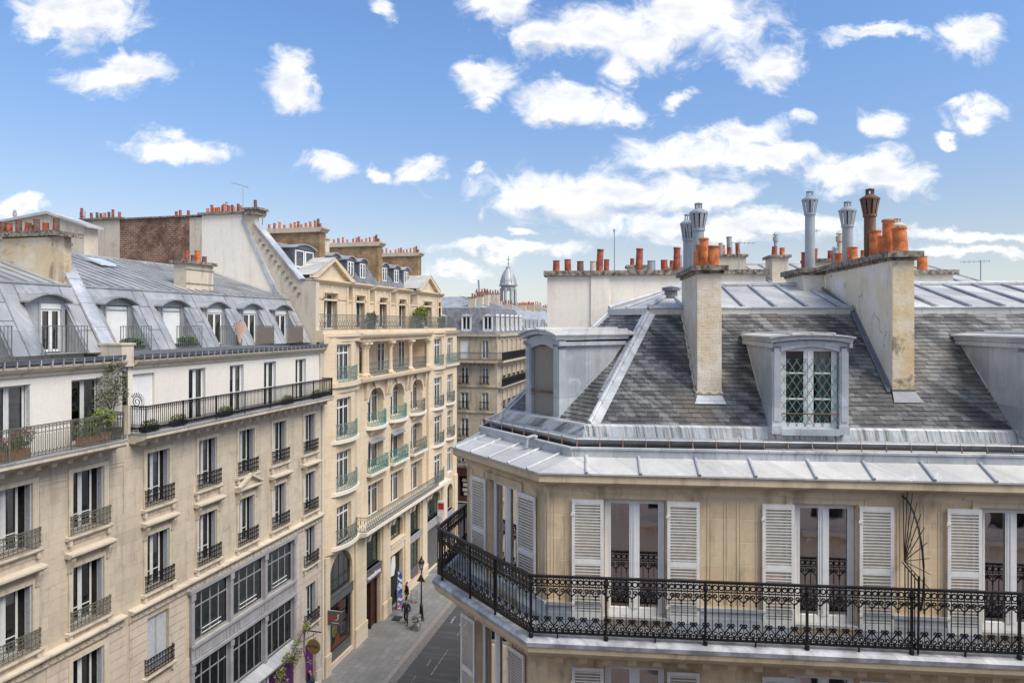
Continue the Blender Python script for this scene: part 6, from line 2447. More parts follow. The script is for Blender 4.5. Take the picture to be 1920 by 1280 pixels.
pots(ch, [(3.22, 2.75, 22.38, .12, 1.5, 'pipe_metal', 'lantern'), (3.2, 3.35, 22.38, .11, 1.35, 'pipe_metal', 'lantern'), (3.12, 3.7, 22.36, .1, 1.42, 'pipe_metal', 'lantern'),
          (3.33, 1.62, 22.38, .115, .42, 'terracotta', 'pot'), (3.22, 1.95, 22.38, .105, .62, 'terracotta', 'pot'), (3.2, 2.3, 22.38, .1, .52, 'terracotta', 'pot'), (3.1, 2.05, 22.38, .09, .35, 'terracotta', 'pot')])
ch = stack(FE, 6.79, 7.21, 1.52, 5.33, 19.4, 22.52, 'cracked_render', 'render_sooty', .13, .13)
mb = MB()
mb.add([(6.79, 1.50, 19.87), (7.21, 1.50, 19.87), (7.30, 1.30, 19.66), (6.74, 1.30, 19.66)], [(0, 1, 2, 3)])
mb.box(6.78, 7.22, 1.485, 1.505, 19.8, 19.9)
for k in range(9):
    t0_, t1_ = k / 9, (k + 1) / 9
    y0_, y1_ = 1.5 + 2.0 * t0_, 1.5 + 2.0 * t1_
    mb.quad((6.70, y0_, 19.2 + .849 * (y0_ - .8) + .02), (6.775, y0_, 19.2 + .849 * (y0_ - .8) + .13), (6.775, y1_, 19.2 + .849 * (y1_ - .8) + .14), (6.70, y1_, 19.2 + .849 * (y1_ - .8) + .03))
mb.tube([(6.72, 1.5, 19.83), (6.72, 3.5, 21.55), (6.72, 5.3, 22.1)], .035, 6)
ob('chimney_flashing', mb, 'zinc_dark', ch)
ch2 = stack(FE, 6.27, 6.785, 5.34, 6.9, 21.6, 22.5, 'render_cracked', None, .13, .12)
pots(ch2, [(6.5, 5.6, 22.62, .12, 2.0, 'pipe_metal', 'lantern'), (6.6, 6.3, 22.62, .1, .5, 'terracotta_red', 'pot')])
pots(ch, [(7.0, 4.42, 22.64, .118, 1.5, 'pipe_metal', 'lantern'), (7.0, 3.12, 22.64, .125, 1.55, 'pipe_rusty', 'lantern'),
          (6.98, 2.78, 22.64, .115, .58, 'terracotta', 'pot'), (7.0, 2.46, 22.64, .1, .42, 'terracotta', 'pot'), (6.98, 2.12, 22.64, .12, .72, 'terracotta', 'pot'), (7.05, 1.74, 22.64, .135, .5, 'terracotta', 'pot'),
          (6.98, 4.08, 22.64, .12, .36, 'terracotta', 'pot'), (6.98, 4.9, 22.64, .1, .3, 'terracotta', 'pot'), (6.98, 5.15, 22.64, .1, .28, 'terracotta', 'pot'), (6.92, 5.02, 22.64, .05, .5, 'pipe_metal', 'cowl')])

# balcony
mb = MB()
mb.sweep(PE, [(0, 15.16), (-.42, 15.18), (-.47, 15.26), (-.60, 15.29), (-.66, 15.36), (-.68, 15.46), (0, 15.46)])
mb.sweep(PE, [(0, 14.96), (-.05, 14.97), (-.08, 15.05), (0, 15.06)])
FE.ob('balcony_slab', mb, 'stone_trim')
mb = MB()
for k in range(34):
    u = .15 + k * .44
    mb.box(u, u + .15, -.36, -.001, 15.06, 15.159)
split_ob(FE, 'dentil', mb, 'stone_trim')
mb = MB()
for k in range(7):
    u = .1 + k * .44
    mb.box(u, u + .15, -.36, -.001, 15.06, 15.159)
split_ob(FCH, 'dentil', mb, 'stone_trim')
mb = MB()
mb.sweep(PE, [(-.70, 15.47), (-.715, 15.55), (-.66, 15.60), (-.3, 15.615), (0, 15.62), (0, 15.465)])
FE.ob('balcony_flashing', mb, 'zinc_patch')
pr_ = [c(-.6) for c in PE]
rp = [pr_[3], pr_[2], pr_[1], (14.6, -.6)]
FE.ob('balcony_railing', railing(rp, 1.02, 'ornate'), 'iron_black', z=15.68)
mb = MB()
for u in (-.26, 1.07, 2.79, 4.5, 6.21, 7.92, 9.63, 11.34, 13.05):
    mb.box(u - .02, u + .02, -.62, -.58, 15.6, 16.7)
    mb.lathe([(.045, 15.6), (.04, 15.68), (.03, 15.7)], u, -.6, 8)
    mb.lathe([(.04, 16.55), (.045, 16.6), (.03, 16.65)], u, -.6, 8)
P_ = Path([pr_[3], pr_[2], pr_[1]])
for s_ in (P_.L - 1.15, P_.L - 2.1, P_.L - 3.3, P_.cum[1] - 1.9, P_.cum[1] - 4.0, P_.cum[1] - 6):
    x, y = P_.at(s_)
    mb.box(x - .02, x + .02, y - .02, y + .02, 15.6, 16.7)
for k in range(18):
    u = .2 + k * .857
    mb.box(u, u + .025, -.615, -.585, 15.6, 15.7)
split_ob(FE, 'railing_post', mb, 'iron_black')
# spiked fan between two flats
mb = MB()
FX = 6.30
hub = Vector((FX, -.12, 17.02))
arc = [(FX, -.05 - .78 * sin(t_), 17.0 + 1.15 * cos(t_)) for t_ in [pi / 2 * k / 12 * 1.35 for k in range(13)]]
mb.tube(arc, .018, 5)
mb.tube([(FX, -.63, 15.62), (FX, -.66, 16.95)], .02, 5)
for k in range(10):
    t_ = .02 + 1.65 * k / 9
    e = Vector((FX, -.05 - (.78 + .22) * sin(t_), 17.0 + (1.15 + .25) * cos(t_)))
    mb.tube([tuple(hub), tuple(hub.lerp(e, .9)), tuple(e)], .009, 4, r2=.005)
for k in range(4):
    mb.tube([(FX, -.15 - k * .12, 15.64), (FX, -.15 - k * .12, 16.95)], .01, 4)
mb.tube([(FX, -.05, 16.98), (FX, -.64, 16.85)], .012, 4)
FE.ob('spike_guard', mb, 'iron_black')

# ================================================================ walls and roofs behind E
PW = thing('party_wall', 'plain cream rendered wall with red and brown pots on its stone coping', 'wall', (1.03, 20.3, 0), ER)
mb = MB().box(0, 6.2, 0, .55, 0, 22.6)
mb.box(1.27, 1.79, -.045, 0, 0, 22.6)
ob('wall', mb, 'render_white', PW)
mb = MB().box(-.1, 6.3, -.12, .68, 22.6, 22.74)
ob('cap', mb, 'cap_stone', PW)
pots(PW, [((px - 960) / 1300 * 20.6 - 1.03, .25 + .1 * ((i * 3) % 3), 22.74, r, h, m_, k) for i, (px, r, h, m_, k) in enumerate([
    (1041, .1, .33, 'terracotta_red', 'pot'), (1063, .1, .36, 'terracotta_red', 'pot'), (1086, .1, .3, 'terracotta_brown', 'pot'), (1110, .1, .3, 'render_old', 'pot'), (1121, .1, .65, 'terracotta_red', 'pot'), (1134, .08, .35, 'terracotta_red', 'pot'),
    (1193, .1, .66, 'terracotta_red', 'pot'), (1216, .12, .3, 'pipe_metal', 'pot'), (1240, .1, .32, 'terracotta_red', 'pot'), (1262, .1, .68, 'terracotta_red', 'pot')])])
PW2 = thing('rear_building', 'building behind the cream wall with a dark red roof edge and small chimneys', 'building', (3.6, 27, 0), ER)
mb = MB().box(0, 5.8, 0, 8, 0, 22.9)
ob('wall', mb, 'render_white', PW2)
ob('roof', MB().box(0, 5.8, .101, 8, 22.9, 22.98), 'zinc', PW2)
ob('roof_edge', MB().box(.4, 5.8, -.1, .1, 22.9, 23.2), 'red_lead', PW2)
for x, w_, zt_ in ((1.0, 1.0, 23.5), (2.6, .9, 23.4), (4.2, 1.5, 23.9)):
    ch = ob('chimney', MB().box(x, x + w_, 1.5, 2.1, 22.9, zt_), 'stone_pale', PW2)
    ob('cap', MB().box(x - .08, x + w_ + .08, 1.42, 2.18, zt_, zt_ + .1), 'cap_stone', ch)
    pots(ch, [(x + .2 + .35 * i, 1.8, zt_ + .1, .09, .3 + .2 * (i % 2), 'terracotta_red' if i != 1 else 'pipe_metal', 'pot') for i in range(int(w_ / .35))])
ch = ob('chimney', MB().box(4.9, 5.5, 2.3, 2.9, 22.9, 24.0), 'stone_pale', PW2)
pots(ch, [(5.0, 2.6, 24.0, .11, .5, 'terracotta', 'pot'), (5.3, 2.6, 24.0, .12, .85, 'pipe_metal', 'pot')])
GB = thing('rear_building', 'zinc roof above the near ridge with a pale chimney carrying a capped flue', 'building', (8.2, 26, 0), ER)
mb = MB()
mb.poly([(0, .0, 22.6), (9, 0, 22.6), (9, 5.4, 23.85), (0, 5.4, 23.85)])
mb.quad((0, 5.4, 23.85), (9, 5.4, 23.85), (9, 11, 22), (0, 11, 22))
mb.box(0, 9, -.05, .05, 22.35, 22.62)
for k in range(14):
    mb.tube([(.3 + k * .68, 0, 22.64), (.3 + k * .68, 5.4, 23.88)], .035, 6)
mb.tube([(0, 5.4, 23.88), (9, 5.4, 23.88)], .07, 6)
mb.tube([(0, -.08, 22.64), (9, -.08, 22.64)], .05, 6)
ob('roof', mb, 'zinc_weathered', GB)
mb = MB()
mb.prism([(0, 0), (0, 22.6), (5.4, 23.8), (11, 22), (11, 0)], 'x', .0, 9)
ob('wall', mb, 'render_white', GB)
ch = ob('chimney', MB().box(1.75, 2.35, .9, 1.9, 22.6, 23.75), 'render_old', GB)
ob('cap', MB().box(1.65, 2.45, .8, 2.0, 23.75, 23.85), 'cap_stone', ch)
pots(ch, [(1.9, 1.2, 23.85, .1, .35, 'terracotta_red', 'pot'), (2.2, 1.2, 23.85, .1, .3, 'terracotta', 'pot'), (2.02, 1.45, 23.85, .07, .95, 'pipe_metal', 'cowl')])
SB = thing('rooftop_chimney', 'low stack with little orange pots and white cowls peeping over the ridge', 'chimney', (6.55, 21.6, 0), ER)
ob('stack', MB().box(0, 1.0, 0, .5, 18, 22.42), 'render_old', SB)
pots(SB, [(.12, .25, 22.42, .08, .3, 'pipe_metal', 'cowl'), (.3, .25, 22.42, .09, .34, 'terracotta_red', 'pot'), (.52, .25, 22.42, .1, .3, 'pipe_metal', 'cowl'), (.7, .25, 22.42, .08, .25, 'terracotta_red', 'pot'), (.88, .25, 22.42, .09, .3, 'terracotta_red', 'pot')])
SR = thing('rooftop_chimney', 'short pale stack with one orange pot just right of the big cracked chimney', 'chimney', (11.0, 20.2, 0), ER)
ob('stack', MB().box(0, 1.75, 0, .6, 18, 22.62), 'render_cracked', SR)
ob('cap', MB().box(-.1, 1.87, -.1, .7, 22.62, 22.76), 'cap_stone', SR)
pots(SR, [(1.05, .3, 22.76, .14, .42, 'terracotta', 'pot'), (.35, .3, 22.76, .14, 1.55, 'stone_grey', 'lantern')])
SG = thing('rooftop_chimney', 'distant stack of orange pots between the tall grey cowls', 'chimney', (10.3, 24, 0), ER)
ob('stack', MB().box(0, 2.2, 0, .6, 18, 23.35), 'render_old', SG)
ob('cap', MB().box(-.1, 2.3, -.1, .7, 23.35, 23.45), 'cap_stone', SG)
pots(SG, [(.25, .3, 23.45, .1, .38, 'terracotta_red', 'pot'), (.8, .3, 23.45, .1, .3, 'terracotta_red', 'pot'), (1.1, .3, 23.45, .08, 1.0, 'stone_grey', 'cowl'), (1.4, .3, 23.45, .1, .35, 'terracotta_red', 'pot'), (1.9, .3, 23.45, .1, .3, 'terracotta', 'pot')])


def antenna(loc, h, label, rz=0., n=7, L_=1.1):
    t = thing('tv_antenna', label, 'antenna', loc, rz, 'rooftop aerials')
    mb = MB().tube([(0, 0, 0), (0, 0, h)], .018, 5)
    ob('mast', mb, 'pipe_metal', t)
    mb = MB().tube([(-L_ * .3, 0, h - .05), (L_ * .7, 0, h - .05)], .01, 4)
    for k in range(n):
        x = -L_ * .28 + L_ * k / n
        mb.tube([(x, -.16, h - .05), (x, .16, h - .05)], .007, 4)
        mb.tube([(x, 0, h - .12), (x, 0, h + .02)], .007, 4)
    ob('aerial', mb, 'pipe_metal', t)
    return t
antenna((3.13, 21.2, 22.7), 1.4, 'tall thin mast rising behind the cream wall left of the netted chimney', 0, 1, .1)
antenna((9.0, 27.5, 22.7), 1.75, 'T-shaped aerial above the ridge between netted chimney and pale capped chimney', 0, 6, 1.0)
antenna((10.15, 23.5, 21.5), 2.9, 'aerial just left of the leftmost tall grey cowl of the big cracked chimney', .4, 4, .5)
antenna((16.9, 25, 21.5), 2.0, 'slender aerial at the far right above the zinc ridge', 2.6, 6, .9)
antenna((16.3, 26, 21.5), 1.4, 'smaller aerial at the far right, left of the slender one', 1.2, 4, .6)
p = Lw(38.9, 6.6, 27.2)
antenna(p, 2.9, 'aerial with a mast above the first brick chimney of the ochre building', LA + pi, 9, 1.7)
p = Lw(39.2, 5.4, 27.9)
t = thing('satellite_dish', 'small pale round dish beside the first brick chimney pots', 'dish', p, LA)
mb = MB().lathe([(.36, .0), (.3, .06), (.02, .1)], n=14)
me = mb.mesh('reflector', 'dish', True)
me.transform(Matrix.Rotation(pi / 2, 4, 'Y'))
place('reflector', me, t, (0, 0, .4))
ob('bracket', MB().tube([(.02, 0, -.6), (.05, 0, .4)], .02, 5), 'iron_dark', t)

# building the photograph is taken from: seen only in reflections
OB = thing('opposite_building', 'pink-beige stone building on this side of the street, mirrored in the near window panes', 'building', (26, -1.6, 0), pi)
FO = Fac(OB, 0, 0)
mb = MB()
ho = [(x, x + 1.2, z, z + 2.2) for x in [1.4 + 3 * k for k in range(13)] for z in (.9, 4.4, 7.6, 13.9, 17)]
wall(mb, 0, 40, -.2, 21, ho, 0, .25, .3)
FO.ob('wall', mb, ['opposite_render', 'room_brown'])
mb = MB()
for z in (4.0, 10.4, 16.6, 20.6):
    mb.box(0, 40, -.35, 0, z, z + .25)
for x in [1.4 + 3 * k for k in range(13)]:
    for z in (4.4, 7.6, 10.8, 13.9):
        mb.box(x - .3, x + 1.5, -.3, 0, z + 2.5, z + 2.7)
        mb.box(x - .2, x - .05, -.2, 0, z + 2.2, z + 2.499)
        mb.box(x + 1.25, x + 1.4, -.2, 0, z + 2.2, z + 2.499)
FO.ob('cornice', mb, 'opposite_render')

# ================================================================ plants and things on the balconies
def plant(name, loc, label, cat, pot, crown, leafmat, size, n, rng, trunk=None, group=None):
    t = thing(name, label, cat, loc, LA, group)
    if pot:
        w_, d_, h_, m_ = pot
        ob('planter', MB().prism([(-w_ / 2, 0), (w_ / 2, 0), (w_ / 2 + .03, h_), (-w_ / 2 - .03, h_)], 'y', -d_ / 2, d_ / 2), m_, t)
    if trunk:
        mb = MB()
        for pts in trunk:
            mb.tube(pts, .035, 5, r2=.012)
        ob('trunk', mb, 'bark', t)
    mb = MB()
    for (x, y, z, rx, ry, rz_, k) in crown:
        leaves(mb, x, y, z, rx, ry, rz_, int(n * k), size, rng)
    ob('foliage', mb, leafmat, t)
    return t
rg = random.Random(11)
plant('olive_tree', Lw(21.35, -.3, 16.92), 'grey-green olive tree in a pot at the end of the bronze-railed balcony', 'tree', (.45, .45, .42, 'pot_dark'),
      [(-.1, 0, 1.9, .62, .45, .55, 1), (.25, .05, 2.3, .45, .4, .5, .7), (-.35, 0, 1.5, .4, .35, .35, .5), (.35, 0, 1.6, .35, .35, .4, .5), (.1, 0, 2.75, .28, .28, .3, .25)], 'leaf_olive', .1, 560, rg,
      [[(0, 0, .4), (.03, 0, 1.0), (-.1, 0, 1.8)], [(.02, 0, .9), (.2, 0, 1.5), (.3, 0, 2.4)], [(.02, 0, 1.0), (-.25, 0, 1.4), (-.4, 0, 1.7)]])
plant('potted_palm', Lw(20.75, -.45, 16.92), 'bright green feathery potted plant beside the olive tree', 'plant', (.4, .4, .35, 'pot_brown'), [(0, 0, .85, .42, .38, .3, 1)], 'leaf_bright', .2, 420, rg)
plant('potted_shrub', Lw(20.1, -.5, 16.92), 'trailing green shrub with brown stems behind the bronze railing', 'plant', (.7, .3, .3, 'pot_brown'), [(0, 0, .55, .55, .25, .35, 1), (.4, 0, .8, .3, .2, .25, .5)], 'leaf', .1, 600, rg)
t = plant('flower_box', Lw(17.3, -.48, 16.92), 'long terracotta box of red geraniums at the far left balcony', 'planter', (.95, .3, .3, 'pot_brown'), [(0, 0, .42, .5, .2, .2, 1), (.4, 0, .6, .25, .2, .25, .5)], 'leaf', .09, 600, rg)
mb = MB()
for x, z in ((.5, .95), (.0, .72), (.65, .78), (-.3, .62), (.35, .85)):
    leaves(mb, x, -.05, z, .1, .1, .08, 50, .07, rg)
split_ob(Fac(t, 0, 0), 'flower', mb, 'flower', gap=.06)
for u, lb_ in ((23.0, 'low dark planter with moss-green plants at the left end of the black-railed balcony'), (24.6, 'low planter of yellow-green plants next to the leftmost planter of the black-railed balcony'), (27.6, 'low planter with yellow-green plants by the second door of the black-railed balcony'), (32.7, 'pot of light green leaves near the fourth door of the black-railed balcony'), (35.7, 'dark green planter at the right end of the black-railed balcony')):
    plant('planter_box', Lw(u, -.5, 16.98), lb_, 'planter', (.8, .22, .2, 'pot_dark'), [(0, 0, .3, .45, .15, .14, 1)], 'leaf_bright' if u < 34 else 'leaf', .08, 350, rg, group='planters on the black-railed balcony')
for u, lb_ in ((23.7, 'planter of fresh green leaves in the leftmost recessed dormer balcony of the black-railed building'), (26.9, 'planter of fresh green leaves in the second recessed dormer balcony of that roof')):
    plant('planter_box', Lw(u, .98, 20.14), lb_, 'planter', (1.2, .2, .18, 'pot_dark'), [(0, 0, .3, .6, .16, .16, 1)], 'leaf', .11, 800, rg, group='planters in the dormer balconies')
plant('balcony_bush', Lw(54.6, .75, 20.8), 'rounded yellow-green bush in a pot on the top balcony of the ochre building', 'plant', (.5, .5, .4, 'pot_dark'), [(0, 0, 1.1, 1.05, .5, .62, 1), (-.5, 0, .8, .6, .4, .4, .4), (.5, 0, 1.45, .6, .4, .4, .4)], 'leaf_bright', .2, 1300, rg)
plant('potted_shrub', Lw(45.6, .85, 20.8), 'grey spiky shrub in a pot on the top balcony of the ochre building', 'plant', (.5, .4, .4, 'pot_dark'), [(0, 0, .75, .65, .35, .45, 1)], 'leaf_grey', .2, 450, rg)
plant('potted_shrub', Lw(59.3, .6, 20.8), 'small green shrub at the far end of the top balcony of the ochre building', 'plant', (.4, .4, .35, 'pot_dark'), [(0, 0, .7, .5, .3, .4, 1)], 'leaf', .15, 400, rg)
# folded rose parasol leaning in the third dormer balcony
t = thing('parasol', 'folded dusty-rose parasol leaning over the railing of the third dormer balcony', 'parasol', Lw(30.1, .62, 20.15), LA)
mb = MB()
n = 9
base_ = Vector((.1, 0, .05))
vs, fs = [tuple(base_)], []
for k in range(n + 1):
    a = -.35 + .95 * k / n
    r_ = 1.15 - .12 * (k % 2)
    vs.append((base_.x + r_ * sin(a) * .95, .05 * (-1) ** k, base_.z + r_ * cos(a)))
for k in range(n):
    fs.append((0, k + 1, k + 2))
mb.add(vs, fs)
mb.add([(x, y + .02, z) for x, y, z in vs], fs)
ob('canopy', mb, 'sail_rose', t)
ob('pole', MB().tube([(.0, .04, 0), (.25, .04, 1.25)], .018, 5), 'iron_dark', t)
t = thing('spiral_grille', 'black wrought-iron spiral with radiating spikes between the bronze and the black balconies', 'grille', Lw(22.3, 0), LA)
mb = MB()
P = Path([(0, -.05), (0, -1.2)])
stroke(mb, P, spiral(.5, 18.2, .22, .05, 0, 1.8, 26), .022, .012)
for k in range(14):
    a = -.9 + 3.3 * k / 13
    stroke(mb, P, [(.5 + .22 * cos(a), 18.2 + .22 * sin(a)), (.5 + .36 * cos(a), 18.2 + .36 * sin(a))], .018, .01)
stroke(mb, P, [(.05, 17.0), (.05, 19.6)], .03, .015)
stroke(mb, P, [(.7, 17.0), (.7, 18.0)], .02, .01)
ob('spiral', mb, 'iron_black', t)
ob('bracket', MB().box(-.06, .06, -.2, .05, 16.95, 18.05), 'stone_pale', t)
# climbing plant with lamps over the purple shop, round sign, hanging squirrel-shaped board
t = thing('climbing_vine', 'climbing plant with yellow-green leaves along the grey ledge above the purple shop', 'plant', Lw(31.5, -.35, 0), LA)
mb = MB()
mb.tube([(.0, -.1, 2.2), (.6, -.15, 3.2), (1.4, -.2, 3.5), (2.4, -.1, 3.9), (3.0, -.1, 4.3), (3.1, 0, 3.0), (3.4, 0, 2.0), (3.5, .1, .5)], .03, 5)
mb.tube([(1.4, -.2, 3.5), (1.6, -.2, 2.6), (2.2, -.2, 2.9)], .02, 5)
ob('stems', mb, 'bark', t)
mb = MB()
for x, z, r_, k in ((.1, 2.4, .35, 150), (.5, 3.0, .35, 170), (1.1, 3.55, .3, 120), (.9, 2.2, .3, 120), (2.0, 3.95, .25, 90), (3.0, 4.35, .3, 130), (.3, 1.6, .3, 110), (1.7, 3.2, .25, 60), (3.35, 2.3, .15, 25)):
    leaves(mb, x, -.2, z, r_, .2, r_, k, .14, rg)
ob('foliage', mb, 'leaf_bright', t)
mb = MB()
leaves(mb, 2.1, -.15, 3.2, .6, .15, .4, 160, .12, rg)
ob('dry_leaves', mb, 'bark', t)
t = thing('hanging_sign', 'round wooden disc sign on a dark bracket near the purple doorway', 'sign', Lw(35.0, 0), LA)
mb = MB().tube([(0, 0, 3.95), (0, -1.2, 3.95)], .035, 5).tube([(0, 0, 3.3), (0, -.9, 3.9)], .018, 5).tube([(0, -.7, 3.95), (0, -.7, 3.5)], .01, 4)
ob('bracket', mb, 'iron_black', t)
mb = MB().lathe([(.42, -.025), (.42, .025)], n=24)
me = mb.mesh('disc', 'wood_sign')
me.transform(Matrix.Rotation(pi / 2, 4, 'Y'))
place('disc', me, t, (0, -.72, 3.1))
me = text_mesh('VITTUS', .2, .01)
me.materials.append(MATS['iron_dark'])
place('lettering', me, t, (-.032, -.36, 3.05), -pi / 2)
t = thing('hanging_sign', 'grey board sign with white curl and red lettering, near corner of ochre building', 'sign', Lw(37.7, 0), LA)
ob('board', MB().box(-.04, .04, -1.05, -.1, 3.15, 3.95), 'shop_grey', t)
ob('bracket', MB().tube([(0, 0, 4.0), (0, -1.1, 4.0)], .03, 5), 'pipe_metal', t)
me = text_mesh('EUIL', .34, .012)
me.materials.append(MATS['red_sign'])
place('lettering', me, t, (-.05, -.18, 3.48), -pi / 2)
bpy.data.objects[-1] if False else None
mb = MB()
P = Path([(-.048, -.25), (-.048, -1.0)])
stroke(mb, P, [(.62, 3.82), (.56, 3.8), (.52, 3.74), (.57, 3.7), (.56, 3.6), (.5, 3.5), (.42, 3.45), (.36, 3.48)], .05, .004)
stroke(mb, P, [(.15, 3.3), (.6, 3.3)], .03, .004)
ob('emblem', mb, 'white_paint', t)
t = thing('clock_sign', 'small red and white box sign at the far end of the ochre building', 'sign', Lw(56.6, 0), LA)
ob('box', MB().box(-.08, .08, -.75, -.1, 4.6, 5.9), 'white_paint', t)
ob('face', MB().box(-.1, -.081, -.68, -.18, 5.2, 5.75), 'red_sign', t)
ob('bracket', MB().box(-.03, .03, -.1, .02, 4.8, 5.0), 'iron_dark', t)

# ================================================================ street furniture
def gl(u, y):
    p = Lw(u, y)
    return (p[0], p[1], gz(u))
t = thing('street_lamp', 'black cast-iron lamp post with a glazed lantern at the kerb', 'street lamp', gl(46.2, -2.72), LA)
mb = MB()
mb.lathe([(.22, 0), (.23, .08), (.17, .14), (.14, .6), (.11, .95), (.13, 1.0), (.09, 1.08), (.12, 1.14), (.06, 1.2), (.05, 2.4), (.04, 3.55), (.07, 3.58), (.04, 3.64)], n=12)
ob('post', mb, 'iron_black', t, smooth=True)
mb = MB()
for k in range(6):
    a = 2 * pi * k / 6
    mb.tube([(.11 * cos(a), .11 * sin(a), 3.66), (.2 * cos(a), .2 * sin(a), 4.08)], .014, 4)
mb.lathe([(.13, 3.63), (.12, 3.68)], n=6)
mb.lathe([(.24, 4.08), (.2, 4.2), (.09, 4.32), (.1, 4.38), (.04, 4.42), (.05, 4.5), (.01, 4.56)], n=12)
ob('lantern_frame', mb, 'iron_black', t)
mb = MB().lathe([(.10, 3.68), (.185, 4.07)], n=6)
ob('lantern_glass', mb, 'dish', t)
mb = MB()
P = Path([(-.06, .34), (-.06, -.34)])
mb.prism([(-.33, 2.75), (.33, 2.75), (0, 3.32)], 'x', -.075, -.06)
ob('warning_plate', mb, 'iron_dark', t)
t = thing('utility_cabinet', 'grey street cabinet covered in stickers beside the lamp post', 'cabinet', gl(44.75, -2.95), LA)
mb = MB()
mb.prism([(.22, 0), (.22, .96), (.0, 1.02), (-.22, .96), (-.22, 0)], 'x', -.26, .26)
mb.box(-.28, .28, -.24, .24, .84, .87)
mb.box(-.28, .28, -.24, .24, 0, .06)
ob('body', mb, 'cabinet_grey', t)
mb = MB()
for x, z, w_, h_ in ((-.1, .7, .12, .14), (.1, .45, .1, .1), (-.22, .35, .1, .2), (.05, .65, .14, .08)):
    mb.box(x, x + w_, -.226, -.221, z, z + h_)
    mb.box(-.266, -.261, x, x + w_, z, z + h_)
ob('stickers', mb, 'mark_white', t)
t = thing('feather_banner', 'tall blue, white and red feather banner on a flat base by the black doorway', 'banner', gl(46.0, -.95), LA)
ob('base', MB().box(-.35, .35, -.3, .3, 0, .06), 'iron_dark', t)
ob('pole', MB().tube([(0, 0, .05), (0, 0, 2.2), (.05, -.05, 3.1), (.3, -.2, 3.5)], .015, 5), 'pipe_metal', t)
mb = MB()
n = 14
vs = []
for k in range(n + 1):
    z = .65 + 2.85 * k / n
    wd_ = .42 * (1 if k < n - 4 else sqrt(max(.02, 1 - ((k - n + 4) / 4) ** 2)))
    for s_ in (0, 1):
        vs.append((s_ * wd_ * .75 + .02 + .18 * max(0, (k - 9) / 5) * (1 - s_), -s_ * wd_ * .6 + .03 * sin(k), z))
mb.add(vs, [(2 * k, 2 * k + 1, 2 * k + 3, 2 * k + 2) for k in range(n)])
mb.add([(x + .008, y + .008, z) for x, y, z in vs], [(2 * k, 2 * k + 1, 2 * k + 3, 2 * k + 2) for k in range(n)])
ob('flag', mb, 'banner_print', t)
t = thing('folded_cart', 'grey wire shopping cart standing beside the person behind the banner', 'cart', gl(48.9, -1.05), LA)
mb = MB()
for k in range(5):
    mb.tube([(-.2 + .1 * k, -.22, .15), (-.2 + .1 * k, -.22, .9)], .012, 4)
    mb.tube([(-.2 + .1 * k, .22, .15), (-.2 + .1 * k, .22, .9)], .012, 4)
for z in (.15, .4, .65, .9):
    mb.tube([(-.2, -.22, z), (.2, -.22, z), (.2, .22, z), (-.2, .22, z), (-.2, -.22, z)], .014, 4)
ob('basket', mb, 'pipe_metal', t)
mb = MB()
for x in (-.18, .18):
    mb.lathe([(.08, x), (.08, x + .03)], n=10)
me = mb.mesh('wheels', 'iron_black')
me.transform(Matrix.Rotation(pi / 2, 4, 'X'))
place('wheel', me, t, (0, 0, .08))

# ================================================================ people
def skinned(name, pts, edges, rad, mat, parent, levels=2, root=0):
    me = bpy.data.meshes.new(name)
    me.from_pydata([tuple(p) for p in pts], edges, [])
    me.materials.append(MATS[mat])
    o = bpy.data.objects.new(name, me)
    COL.objects.link(o)
    bm = bmesh.new()
    bm.from_mesh(me)
    ly = bm.verts.layers.skin.verify()
    bm.verts.ensure_lookup_table()
    for i, v in enumerate(bm.verts):
        r = rad[i]
        v[ly].radius = (r, r) if not isinstance(r, tuple) else r
        v[ly].use_root = (i == root)
    bm.to_mesh(me)
    bm.free()
    m = o.modifiers.new('skin', 'SKIN')
    m.use_smooth_shade = True
    s_ = o.modifiers.new('sub', 'SUBSURF')
    s_.levels = s_.render_levels = levels
    o.parent = parent
    return o


